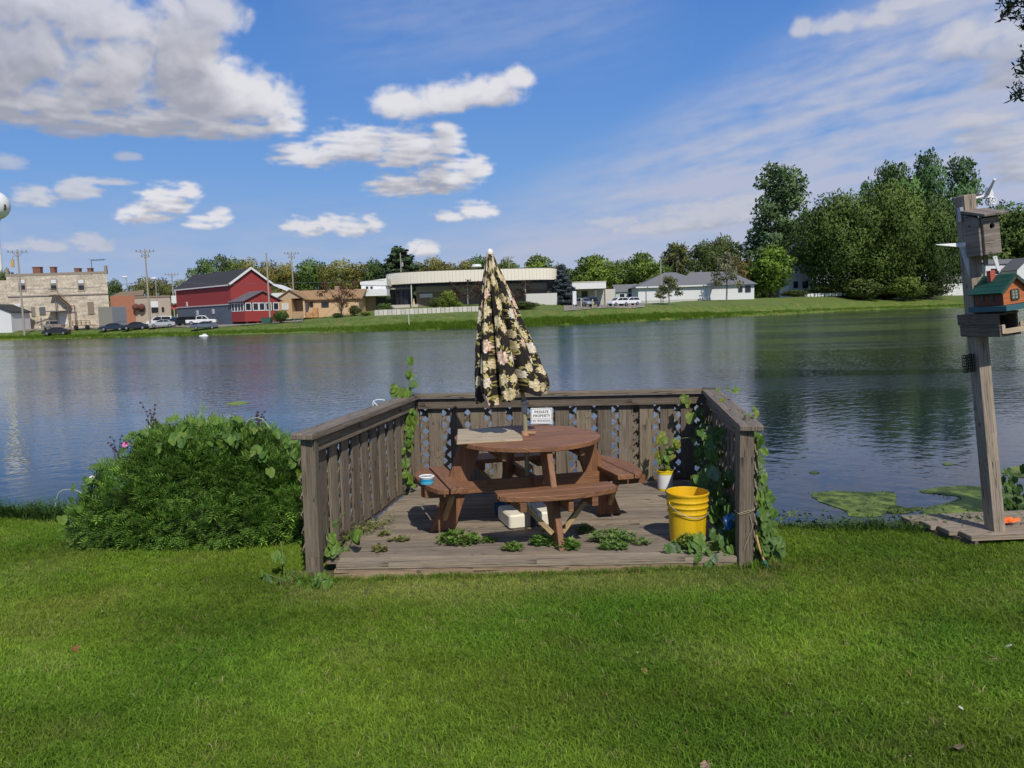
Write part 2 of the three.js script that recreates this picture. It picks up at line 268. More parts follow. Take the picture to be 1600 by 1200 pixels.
// the lawn on this side
const edgeZ = (x) => -6.28 + 0.152 * x + 0.10 * fbm3(x * 1.3, 2.2, 0.5, 3) - (x > 4 ? 0 : 0);
function lawnHeight(x, z) { const d = z - edgeZ(x); return (d < 0 ? -0.95 * sstep(0, 0.75, -d) : 0) + 0.02 * fbm3(x * 0.7, 5.5, z * 0.7, 2) + 0.004; }
const lawnPatch = (x, z) => clamp(0.5 + 1.1 * fbm3(x * 0.85, 3.3, z * 1.1, 3));
const lawnDark = (x, z) => clamp(0.5 + 1.2 * fbm3(x * 0.55 + 9, 8.8, z * 0.9 + 4, 3));
{
  const soil = tex(256, 256, (u, v) => mix3([0.045, 0.06, 0.016], [0.10, 0.11, 0.035], 0.5 * grassNoise2(u * 128, v * 128) + 0.5 * grassNoise(u * 32, v * 32)));
  const xs = [-90, -50, -30, -20, -14, -10], zs = []; for (let x = -8; x <= 8; x += 0.2) xs.push(x); xs.push(10, 14, 20, 30, 50, 90);
  for (let q = -1.4; q <= 0.3; q += 0.1) zs.push(q); for (let q = 0.5; q <= 5; q += 0.3) zs.push(q); zs.push(7, 10, 20, 60);
  const P = [], U = [], I = [];
  for (const q of zs) for (const x of xs) { const z = edgeZ(clamp(x, -12, 9)) + q; P.push(x, lawnHeight(clamp(x, -12, 9), z), z); U.push(x, z); }
  for (let r = 0; r < zs.length - 1; r++) for (let c = 0; c < xs.length - 1; c++) { const a = r * xs.length + c, d = a + xs.length; I.push(a, d, a + 1, a + 1, d, d + 1); }
  const g = new THREE.BufferGeometry(); g.setAttribute('position', new THREE.Float32BufferAttribute(P, 3)); g.setAttribute('uv', new THREE.Float32BufferAttribute(U, 2)); g.setIndex(I); g.computeVertexNormals();
  struct('lawn', g, std([1, 1, 1], 1, { map: soil }), 'mown lawn in front of the deck');
}
// instanced blades: tufts of bent, tapering blades
function tuftGeometry(seed, n, spread, h0, h1, w, lean = 0.5) {
  const R = rng(seed), pos = [];
  for (let i = 0; i < n; i++) {
    const a = R() * 6.283, r = spread * Math.sqrt(R()), x = Math.cos(a) * r, z = Math.sin(a) * r, h = lerp(h0, h1, R()), d = R() * 6.283, l = lean * h * (0.25 + R()), ww = w * (0.7 + 0.6 * R()), f = R() * 6.283, cx = Math.cos(f) * ww, cz = Math.sin(f) * ww;
    const mx = x + Math.cos(d) * l * 0.35, mz = z + Math.sin(d) * l * 0.35, tx = x + Math.cos(d) * l, tz = z + Math.sin(d) * l, my = h * 0.6, ty = h * (1 - 0.25 * lean);
    const A = [x - cx, 0, z - cz], B = [x + cx, 0, z + cz], C = [mx + cx * 0.8, my, mz + cz * 0.8], D = [mx - cx * 0.8, my, mz - cz * 0.8], T = [tx, ty, tz];
    for (const p of [A, B, C, A, C, D, D, C, T]) pos.push(...p);
  }
  const g = new THREE.BufferGeometry(); g.setAttribute('position', new THREE.Float32BufferAttribute(pos, 3)); g.computeVertexNormals(); return g;
}
function scatter(name, geometry, material, places, parent) {       // places: [x, y, z, turn, scale, r, g, b, tilt]
  const m = new THREE.InstancedMesh(geometry, material, places.length), M = new THREE.Matrix4(), q = new THREE.Quaternion(), e = new THREE.Euler(), s = V(), p = V(), c = new THREE.Color();
  places.forEach((a, i) => { e.set(a[8] ?? 0, a[3], a[9] ?? 0, 'YXZ'); q.setFromEuler(e); M.compose(p.set(a[0], a[1], a[2]), q, s.setScalar(a[4])); m.setMatrixAt(i, M); m.setColorAt(i, c.setRGB(a[5], a[6], a[7])); });
  m.name = parent ? name : numbered(name); m.castShadow = m.receiveShadow = true; m.userData.kind = 'stuff'; (parent ?? scene).add(m); return m;
}
const bladeMaterial = phy([1, 1, 1], 0.7, { side: THREE.DoubleSide, transmission: 0.3, thickness: 0, specularIntensity: 0.12 });
bladeMaterial.name = 'grass_blade';
const onDeck = (x, z) => z < -5.07 && z > -7.6 && x > -1.42 + (-5.05 - z) * 0.17 && x < 1.55 + (-5.05 - z) * 0.14;
{
  const R = rng(303), kinds = [1, 2, 3].map((k) => tuftGeometry(310 + k, 12, 0.035, 0.024, 0.052, 0.0018, 0.9)), lists = [[], [], []];
  for (let i = 0; i < 150000; i++) {
    const depth = 2.15 + 5.1 * Math.pow(R(), 0.80), x = (R() * 2 - 1) * (0.8 * depth + 0.25), z = -depth;
    if (z < edgeZ(x) - 0.12 || onDeck(x, z)) continue;
    const pa = lawnPatch(x, z), dk = lawnDark(x, z), worn = clamp(1.2 - Math.abs(z + 4.85) * 3.2) * (x > -1.5 && x < 1.7 ? 1 : 0.1) + 0.4 * sstep(0.62, 0.85, lawnPatch(x * 1.7 + 4, z * 1.7));
    const v = 0.62 + 0.76 * R(); let c = mix3([0.108, 0.222, 0.021], [0.205, 0.286, 0.032], pa);
    c = mix3(c, [0.36, 0.33, 0.11], clamp(worn * 0.55) * (0.4 + 0.6 * R())); if (R() < 0.022) c = [0.32, 0.27, 0.12];
    const f = v * (0.70 + 0.75 * dk);
    lists[i % 3].push([x, lawnHeight(x, z) - 0.006, z, R() * 6.283, (0.75 + 0.55 * R()) * (1 - 0.3 * clamp(worn)) * (1.1 - 0.25 * pa), c[0] * f, c[1] * f, c[2] * f, (R() - 0.5) * 0.3, (R() - 0.5) * 0.3]);
  }
  const g = new THREE.Group(); g.name = 'grass'; scene.add(g); tag(g, 'short green mown grass covering the near lawn', 'grass', null, 'stuff');
  kinds.forEach((k, i) => scatter('grass_blades', k, bladeMaterial, lists[i], g));
}
// rough grass and weeds on both shores
{
  const R = rng(404), tall = tuftGeometry(411, 16, 0.35, 0.35, 1.0, 0.022, 0.55), places = [];
  for (let i = 0; i < 16000; i++) {
    const p = -60 + R() * 1720, band = R(), s = band < 0.7 ? 0.1 + 3.8 * R() : 3 + 9 * R(), [zs] = farShore(p), z = -(zs + s), x = (p - 800) / F * -z;
    const lush = sstep(540, 700, p) * (1 - sstep(1060, 1200, p)), straw = sstep(4, 9, s) * (0.3 + 0.7 * lush);
    const c = mix3(mix3([0.08, 0.17, 0.014], [0.15, 0.23, 0.025], R()), [0.26, 0.22, 0.07], straw * (0.3 + 0.6 * R()));
    places.push([x, landHeight(x, z) - 0.05, z, R() * 6.283, (s < 4 ? 0.45 + 0.5 * lush : 0.28) * (0.6 + 0.7 * R()), ...c, 0, 0]);
  }
  tag(scatter('tall_grass', tall, bladeMaterial, places), 'rough uncut grass along the far shore of the pond', 'grass', null, 'stuff');
}

// ---------------------------------------------------------------- the town across the pond
const groundAt = (px, z) => { const x = at(px, 480, z).x; return V(x, landHeight(x, -z), -z); };
const glass = phy([0.02, 0.024, 0.03], 0.08, { ior: 1.5 });
const roofDark = std([0.035, 0.034, 0.036], 0.9), roofGrey = std([0.16, 0.16, 0.165], 0.85), roofTan = std([0.33, 0.20, 0.095], 0.9);
const noiseTint = (seed, a, b, fx, fy, size = 128) => { const n = tileNoise(seed, 32), m = tileNoise(seed + 1, 128); return tex(size, size, (u, v) => mix3(a, b, clamp(0.6 * n(u * fx, v * fy) + 0.4 * m(u * 128, v * 128)))); };
const stoneTexture = (() => { const R = rng(61), n = tileNoise(62, 64), tone = Array.from({ length: 40 * 24 }, R); return tex(512, 512, (u, v) => { const row = Math.floor(v * 24), uu = (u * 40 + (row % 2) * 0.5) % 40, s = tone[row * 40 + Math.floor(uu)], fx = uu % 1, fy = (v * 24) % 1, joint = fx < 0.08 || fy < 0.12 ? 0.82 : 1, st = 0.75 + 0.4 * n(u * 8, v * 24); const c = mix3([0.47, 0.385, 0.27], [0.70, 0.62, 0.49], 0.65 * s + 0.35 * n(u * 64, v * 64)); return c.map((q) => q * joint * st); }, true, 1 / 14, 1 / 8); })();
const brickTexture = noiseTint(71, [0.30, 0.12, 0.075], [0.44, 0.20, 0.125], 32, 32); brickTexture.repeat.set(1 / 4, 1 / 4);
const stoneWall = std([1, 1, 1], 0.92, { map: stoneTexture }), redBrick = std([1, 1, 1], 0.92, { map: brickTexture });
const clapTexture = (() => tex(8, 64, (u, v) => { const f = (v * 8) % 1, q = f < 0.12 ? 0.62 : 0.94 + 0.06 * f; return [q, q, q]; }, true, 1, 1 / 1.4))();
const siding = (c) => std(c, 0.7, { map: clapTexture });
const redSiding = siding([0.32, 0.040, 0.036]), slateSiding = siding([0.105, 0.125, 0.16]), whiteSiding = siding([0.74, 0.74, 0.74]), tanSiding = siding([0.66, 0.44, 0.25]), brownBrick = std([0.31, 0.225, 0.165], 0.9, { map: noiseTint(75, [0.75, 0.72, 0.7], [1.0, 1.0, 1.0], 32, 32) });
const trimWhite = std([0.72, 0.72, 0.70], 0.6), cream = std([0.80, 0.74, 0.60], 0.7), darkTrim = std([0.05, 0.045, 0.04], 0.8), greyWall = std([0.33, 0.34, 0.36], 0.8), concrete = std([0.52, 0.49, 0.44], 0.9), steel = std([0.42, 0.43, 0.44], 0.45, { metalness: 0.5 });
// a face of a building at one depth: picture coordinates of the photograph measured on that plane, as metres from the building's base
const onPlane = (root) => (px, py) => { const p = at(px, py, -root.position.z); return [p.x - root.position.x, p.y - root.position.y]; };
function windowPart(parent, x, y, z, w, h, frame = trimWhite, pane = glass, bars = 1, t = 0.12) {
  const f = mesh('window', [box(w, t, 0.12, x, y + h / 2 - t / 2, z), box(w, t, 0.12, x, y - h / 2 + t / 2, z), box(t, h - 2 * t, 0.12, x - w / 2 + t / 2, y, z), box(t, h - 2 * t, 0.12, x + w / 2 - t / 2, y, z), ...(bars ? [box(w - 2 * t, t * 0.8, 0.11, x, y, z)] : [])], frame, parent);
  mesh('pane', box(w - 2 * t, h - 2 * t, 0.04, x, y, z), pane, f); return f;
}
// a footprint whose side walls run back along the street, which lies askew
function askew(g, root) { const k = root.position.x / root.position.z, p = g.attributes.position; for (let i = 0; i < p.count; i++) p.setX(i, p.getX(i) + p.getZ(i) * k); return g; }
// a ridged roof over x0..x1, z0..z1, ridge along x or z
function gableRoof(x0, x1, z0, z1, y, rise, along = 'x', over = 0.4, thick = 0.18) {
  if (along === 'z') { const c = (x0 + x1) / 2, w = (x1 - x0) / 2 + over, k = rise / ((x1 - x0) / 2), e = y - over * k; return extrude([[c - w, e], [c, y + rise], [c + w, e], [c + w, e - thick], [c, y + rise - thick], [c - w, e - thick]].reverse(), z1 - z0 + 2 * over).translate(0, 0, z0 - over); }
  const c = (z0 + z1) / 2, w = (z1 - z0) / 2 + over, k = rise / ((z1 - z0) / 2), e = y - over * k;
  return extrude([[-w, e], [0, y + rise], [w, e], [w, e - thick], [0, y + rise - thick], [-w, e - thick]].reverse(), x1 - x0 + 2 * over).rotateY(Math.PI / 2).translate(x0 - over, 0, c);
}
const gableWall = (x0, x1, y, rise, z, t = 0.2) => metres(extrude([[x0, y], [x1, y], [(x0 + x1) / 2, y + rise]], t).translate(0, 0, z - t));
const hipRoof = (x0, x1, z0, z1, y, rise, inset, over = 0.5) => { const a = [x0 - over, y, z1 + over], b = [x1 + over, y, z1 + over], c = [x1 + over, y, z0 - over], d = [x0 - over, y, z0 - over], m = (z0 + z1) / 2, r = [x0 + inset, y + rise, m], s = [x1 - inset, y + rise, m]; const g = new THREE.BufferGeometry(), P = [a, b, s, a, s, r, b, c, s, c, d, r, c, r, s, d, a, r, a, c, b, a, d, c].flat(); g.setAttribute('position', new THREE.Float32BufferAttribute(P, 3)); g.computeVertexNormals(); return prep(g); };

{ // pale stone block with a boarded window and an outside stair
  const z = 160, o = thing('stone_building', 'two storey pale limestone block with outside stair and boarded window on the far shore', 'building', groundAt(91, z)), L = onPlane(o);
  const [x0] = L(13, 470), [x1] = L(170, 470), top = L(91, 430)[1], mid = (x0 + x1) / 2, w = x1 - x0, belt = L(91, 461)[1];
  mesh('wall', askew(box(w, top + 1, 16, mid, (top - 1) / 2, -8), o), stoneWall, o);
  mesh('parapet', [box(w + 0.2, 0.5, 0.5, mid, top + 0.26, -0.2), box(0.5, 1.5, 0.5, x0 + 0.2, top + 0.9, -0.21), box(0.5, 1.5, 0.5, x1 - 0.2, top + 0.9, -0.21)], std([0.3, 0.25, 0.19], 0.9), o);
  mesh('belt_course', box(w + 0.1, 0.25, 0.2, mid, belt, 0.1), std([0.36, 0.31, 0.25], 0.9), o);
  mesh('annex', askew(box(6, top - 0.6, 14, x0 - 3.05, (top - 0.6) / 2, -9), o), stoneWall, o);
  const rt = L(170, 421)[1]; mesh('roof', [extrude([[mid - 2, top + 0.1], [x1 - 0.5, rt], [x1 - 0.5, top + 0.1]], 8).translate(0, 0, -13)].map((g) => askew(g, o)), roofDark, o);
  for (const [a, b] of [[28, 41], [78, 90], [121, 133]]) { const [p] = L(a, 440), [q] = L(b, 440), u = L(a, 435.5)[1], d = L(a, 455)[1]; windowPart(o, (p + q) / 2, (u + d) / 2, 0.06, q - p, u - d, std([0.42, 0.33, 0.24], 0.8), glass, 1, 0.22); mesh('window_shade', box(q - p - 0.5, (u - d) * 0.3, 0.03, (p + q) / 2, u - (u - d) * 0.24, 0.1), trimWhite, o); }
  const B = (name, a, b, c, d, m, zz = 0.08, t = 0.14) => { const [p, u] = L(a, c), [q, v] = L(b, d); return mesh(name, box(q - p, u - v, t, (p + q) / 2, (u + v) / 2, zz), m, o); };
  B('boarded_window', 137, 148, 472, 491, std([0.24, 0.19, 0.14], 0.9)); B('boarded_window', 49, 56, 480, 494, std([0.24, 0.21, 0.18], 0.9));
  B('door', 23, 34, 475, 500, trimWhite); B('door', 93, 106, 488, 507, trimWhite); B('boarded_window', 62, 72, 480, 492, std([0.12, 0.12, 0.11], 0.8));
  for (const [a, b, c] of [[30, 42, 419], [58, 65, 419], [97, 105, 421], [118, 124, 421]]) { const [p] = L(a, c), [q, u] = L(b, c), h = u - top + 0.4; mesh('chimney', [box(q - p, h, 1, (p + q) / 2, top + h / 2, -5), box(q - p + 0.2, 0.15, 1.2, (p + q) / 2, top + h + 0.08, -5)], std([0.20, 0.09, 0.06], 0.9), o); }
  const s0 = L(82, 460), s1 = L(92, 460), s2 = L(112, 478), rail = std([0.17, 0.11, 0.07], 0.8), st = [];
  const tread = 10; for (let i = 0; i < tread; i++) { const t = i / (tread - 1); st.push(box(0.5, 0.08, 1.1, lerp(s1[0], s2[0], t), lerp(s1[1], s2[1], t) - 0.2, 0.75)); }
  const bar = (a, b, zz, r = 0.09) => tube([V(a[0], a[1], zz), V((a[0] + b[0]) / 2, (a[1] + b[1]) / 2, zz), V(b[0], b[1], zz)], r, 2, 5);
  const up = (p, h) => [p[0], p[1] + h];
  mesh('stair', [...st, bar(s1, s2, 0.25), bar(s1, s2, 1.3), bar(up(s1, 1), up(s2, 1), 1.3, 0.06), box(s1[0] - s0[0], 0.12, 1.3, (s0[0] + s1[0]) / 2, s1[1] - 0.2, 0.75), bar(up(s0, 1), up(s1, 1), 1.3, 0.06), box(0.15, s2[1], 0.15, s2[0], s2[1] / 2, 1.3), box(0.15, s1[1], 0.15, s1[0], s1[1] / 2, 1.3), bar(s2, up(L(122, 478), 0), 1.3), box(0.15, s2[1], 0.15, L(122, 478)[0], s2[1] / 2, 1.3)], rail, o);
  const [lx0, ly] = L(79, 487), [lx1] = L(107, 487); mesh('lean_to', [box(lx1 - lx0, 0.15, 3, (lx0 + lx1) / 2, ly, 1.6)], roofGrey, o);
}
{ const z = 152, o = thing('white_garage', 'small white garage with dark roof cut by the frame beside the stone block', 'garage', groundAt(2, z)), L = onPlane(o), e = L(17, 486)[1], a = L(0, 478)[1], [x1] = L(17, 490);
  mesh('wall', box(7, e, 6, x1 - 3.5, e / 2, -3), whiteSiding, o); mesh('roof', gableRoof(x1 - 7, x1, -6, 0, e, a - e + 0.4, 'z', 0.35), roofDark, o); mesh('gable', gableWall(x1 - 7, x1, e, a - e + 0.2, 0.02), whiteSiding, o); mesh('door', box(2.6, 2.1, 0.1, x1 - 3.4, 1.05, 0.06), trimWhite, o); }
{ const z = 156, o = thing('storage_container', 'plain grey storage container against the stone block', 'container', groundAt(175, z)), L = onPlane(o), [x0, t] = L(153, 480), [x1] = L(197, 480), xm = L(175, 480)[0], ribs = [];
  mesh('body', askew(box(xm - x0, t, 5, (x0 + xm) / 2, t / 2, -2.5), o), std([0.22, 0.21, 0.175], 0.7), o); for (let i = 0; i < 14; i++) ribs.push(box(0.1, t - 0.2, 0.08, lerp(xm + 0.1, x1 - 0.1, i / 13), t / 2, 0.04));
  mesh('door', askew(box(x1 - xm, t, 4.9, (xm + x1) / 2, t / 2, -2.5), o), std([0.20, 0.22, 0.25], 0.6), o); mesh('rib', ribs, std([0.17, 0.19, 0.22], 0.6), o); }
{ const z = 178, o = thing('brick_shop', 'low shop with red brick flank and tan front under a white sign', 'building', groundAt(215, z)), L = onPlane(o), [x0, t] = L(172, 463), [xm] = L(210, 463), [x1, t2] = L(266, 464);
  mesh('flank_wall', askew(box(xm - x0, t, 9, (x0 + xm) / 2, t / 2, -4.5), o), redBrick, o); mesh('front_wall', askew(box(x1 - xm, t2, 8.9, (xm + x1) / 2, t2 / 2, -4.5), o), std([0.42, 0.36, 0.29], 0.9), o);
  const [, rt] = L(190, 456); mesh('roof', [extrude([[x0, t], [L(188, 457)[0], rt], [L(226, 457)[0], rt + 0.3], [xm + 2, t]], 8).translate(0, 0, -8.5), box(x1 - xm, 0.4, 9.2, (xm + x1) / 2, t2 + 0.2, -4.5)].map((g) => askew(g, o)), std([0.25, 0.20, 0.15], 0.9), o);
  const B = (name, a, b, c, d, m) => { const [p, u] = L(a, c), [q, v] = L(b, d); return mesh(name, box(q - p, u - v, 0.12, (p + q) / 2, (u + v) / 2, 0.07), m, o); };
  B('sign', 236, 248, 471, 480, trimWhite); B('window', 237, 248, 481, 488, glass); B('window', 253, 257, 480, 487, glass); B('window', 218, 225, 479, 487, glass);
  for (const a of [213, 222]) mesh('hanging_basket', new THREE.IcosahedronGeometry(0.8, 1).translate(L(a + 2, 480)[0], L(a + 2, 480)[1], 0.8), std([0.14, 0.05, 0.04], 0.9), o); }
{ const z = 176, o = thing('red_awning_shop', 'small white shop front with red awnings next to the red barn', 'building', groundAt(270, z)), L = onPlane(o), [x0, t] = L(266, 445), [x1] = L(284, 445), [, s0] = L(275, 474), [, s1] = L(275, 462);
  mesh('wall', box(x1 - x0, t - 1, 8, (x0 + x1) / 2 + 0.6, (t - 1) / 2, -5), std([0.55, 0.50, 0.45], 0.8), o); mesh('sign', box(1.9, s1 - s0, 0.2, (x0 + x1) / 2, (s0 + s1) / 2, 0.6), trimWhite, o);
  for (const k of [0, 1]) mesh('awning', extrude([[0, 0], [1.1, -0.9], [1.1, -1.0], [0, -0.9]], 1.3).rotateY(-Math.PI / 2).translate(lerp(x0, x1, k * 0.5) + 1.1, L(270, 476)[1], -1), std([0.42, 0.05, 0.05], 0.7), o); }
{ // red barn, its near corner towards the pond
  const c = groundAt(362, 150), o = thing('red_barn', 'big red barn with dark roof and blue grey lower storey', 'barn', c, 47 * RAD), W = 8.6, D = 24, wallY = at(364, 442, 150).y - c.y, rise = at(393, 419, 153).y - c.y - wallY, low = at(362, 475.5, 150).y - c.y;
  mesh('lower_wall', box(W, low, D, W / 2, low / 2, -D / 2), slateSiding, o);
  mesh('upper_wall', box(W + 0.08, wallY - low, D + 0.08, W / 2, (wallY + low) / 2, -D / 2), redSiding, o);
  mesh('gable', gableWall(0, W, wallY, rise, 0.04), redSiding, o); mesh('roof', gableRoof(0, W, -D, 0, wallY, rise, 'z', 0.45), roofDark, o);
  const k = rise / (W / 2), tr = (s) => { const a = V(W / 2, wallY + rise + 0.02, 0.5), b = V(W / 2 + s * (W / 2 + 0.5), wallY - 0.5 * k, 0.5), m = new THREE.Matrix4(), d = b.clone().sub(a), g = box(d.length(), 0.38, 0.16); m.makeRotationZ(Math.atan2(d.y, d.x)).setPosition(a.add(b).multiplyScalar(0.5)); return g.applyMatrix4(m); };
  mesh('barge_board', tr(-1), trimWhite, o); mesh('barge_board', tr(1), trimWhite, o); mesh('eave_trim', box(0.12, 0.22, D, -0.45, wallY - 0.42, -D / 2), trimWhite, o); mesh('sill_board', box(0.12, 0.2, D, -0.1, low, -D / 2), std([0.5, 0.45, 0.42], 0.7), o);
  for (const [zz, y, w] of [[-7.5, low - 1.2, 0.8], [-14.5, low - 1.3, 0.9], [-19, low + 0.6, 0.5]]) { const f = mesh('window', box(0.1, 0.9, w, -0.1, y, zz), trimWhite, o); mesh('pane', box(0.12, 0.6, w - 0.3, -0.1, y, zz), greyWall, f); }
  // porch in front of the gable
  const p = mesh('porch', [box(7.6, 2.0, 5, 3.7, 1.5, 2.55), box(7.6, 0.5, 5, 3.7, 4.35, 2.55)], redSiding, o), py = 4.6; mesh('gable', gableWall(-0.1, 7.5, py, 1.7, 5.06), redSiding, p); mesh('porch_roof', gableRoof(-0.1, 7.5, 0.1, 5.0, py, 1.75, 'z', 0.5, 0.12), std([0.17, 0.18, 0.20], 0.5, { metalness: 0.3 }), p);
  mesh('porch_core', box(7.2, 1.7, 4.6, 3.7, 3.3, 2.45), std([0.05, 0.03, 0.03], 0.8), p); for (const x of [0.4, 2.6, 5, 7.2]) mesh('footing', box(0.3, 0.6, 0.3, x, 0.25, 4.8), darkTrim, p);
  for (const x of [0.75, 2.3, 3.6, 5.0, 6.6]) windowPart(o, x, 3.3, 5.0, 1.25, 1.55, trimWhite, glass, 0, 0.14);
  for (const zz of [0.8, 2.0, 3.2, 4.3]) { const f = mesh('window', [box(0.1, 0.14, 1.1, -0.1, 4.05, zz), box(0.1, 0.14, 1.1, -0.1, 2.55, zz), box(0.1, 1.36, 0.14, -0.1, 3.3, zz - 0.48), box(0.1, 1.36, 0.14, -0.1, 3.3, zz + 0.48)], trimWhite, o); mesh('pane', box(0.04, 1.36, 0.84, -0.1, 3.3, zz), glass, f); }
}
{ const z = 185, o = thing('white_shed', 'white gabled shed half hidden behind the red barn', 'shed', groundAt(437, z)), L = onPlane(o), [x0, e] = L(424, 458), [x1] = L(452, 458), a = L(424, 443)[1]; mesh('wall', box(x1 - x0, e, 9, (x0 + x1) / 2, e / 2, -4.5), trimWhite, o); mesh('roof', gableRoof(x0 - 5, x0 + 5, -9, 0, e, a - e, 'z'), trimWhite, o); }
{ // tan bungalow with gabled porch
  const z = 158, o = thing('tan_bungalow', 'low tan bungalow with brown roof and gabled stone porch', 'house', groundAt(500, z)), L = onPlane(o), [x0, e] = L(447, 467), [x1] = L(560, 467), mid = (x0 + x1) / 2, ridge = L(500, 452)[1];
  mesh('wall', box(x1 - x0, e, 9, mid, e / 2, -4.5), tanSiding, o); mesh('roof', gableRoof(x0, x1 + 0.3, -9, 0, e, ridge - e, 'x', 0.6), roofTan, o);
  const [g0] = L(438, 467), [g1] = L(483, 467), gy = L(460, 467)[1], ga = L(459, 453)[1];
  const pz = 3.2, p = mesh('porch', [box(2.6, gy, pz, L(453, 480)[0], gy / 2, pz / 2)], std([0.50, 0.33, 0.18], 0.9), o); mesh('gable', gableWall(g0, g1, gy, ga - gy, pz), std([0.44, 0.33, 0.21], 0.8), p); mesh('porch_roof', gableRoof(g0, g1, -3, pz, gy, ga - gy, 'z', 0.4, 0.16), roofTan, p);
  mesh('porch_wall', box(g1 - g0 - 0.4, 1.3, 0.3, (g0 + g1) / 2, 0.65, pz - 0.4), std([0.42, 0.28, 0.16], 0.9), p); mesh('post', box(0.35, gy, 0.35, g1 - 0.3, gy / 2, pz - 0.3), tanSiding, p);
  windowPart(o, L(453, 479)[0], L(453, 479)[1], pz + 0.07, 1.3, 1.3, trimWhite, std([0.6, 0.58, 0.52], 0.6), 0);
  mesh('door', box(1.0, 2.4, 0.1, L(477.5, 482)[0], L(477.5, 482)[1], 0.06), trimWhite, o); windowPart(o, L(508, 476)[0], L(508, 476)[1], 0.05, 1.5, 1.1, darkTrim, glass, 0); windowPart(o, L(487, 476)[0], L(487, 476)[1], 0.05, 0.7, 1.0, darkTrim, glass, 0);
  mesh('chimney', box(0.9, 1, 0.9, L(520, 450)[0], ridge + 0.2, -4), std([0.3, 0.2, 0.14], 0.9), o);
  mesh('planter', [box(1.0, 1.9, 0.8, L(496, 490)[0], 0.95, 1.4), box(1.3, 1.1, 0.6, L(488, 492)[0], 0.55, 2.0)], std([0.50, 0.27, 0.13], 0.8), o); }
{ // white flat roofed shop
  const z = 164, o = thing('white_shop', 'low flat roofed shop with a broad white fascia beside the bungalow', 'building', groundAt(575, z)), L = onPlane(o), [x0, f1] = L(536, 464), [x1] = L(606, 464), f0 = L(570, 452.5)[1], mid = (x0 + x1) / 2, w = x1 - x0;
  mesh('fascia', box(w, f0 - f1, 4, mid, (f0 + f1) / 2, -1), trimWhite, o); mesh('wall', box(w - 3, f1, 8, mid - 1, f1 / 2, -6), std([0.33, 0.25, 0.17], 0.9), o); mesh('doorway', box(2.2, f1 - 0.4, 0.2, L(594, 480)[0], f1 / 2, -1.85), std([0.02, 0.02, 0.02], 0.6), o);
  const [h0, hb] = L(562, 453), [h1, ht] = L(600, 441); mesh('upper_storey', box(h1 - h0, ht - hb, 8, (h0 + h1) / 2, (ht + hb) / 2, -6), trimWhite, o); mesh('upper_roof', extrude([[h0 - 0.2, ht - 0.3], [h1 + 0.3, ht - 0.6], [h1 + 0.3, ht + 0.9], [h0 - 0.2, ht + 0.3]], 8.4).translate(0, 0, -10.2), std([0.66, 0.66, 0.62], 0.7), o);
  for (const a of [571, 578]) windowPart(o, L(a, 449)[0], L(a, 449)[1], -1.95, 0.5, 0.5, darkTrim, glass, 0, 0.06); }
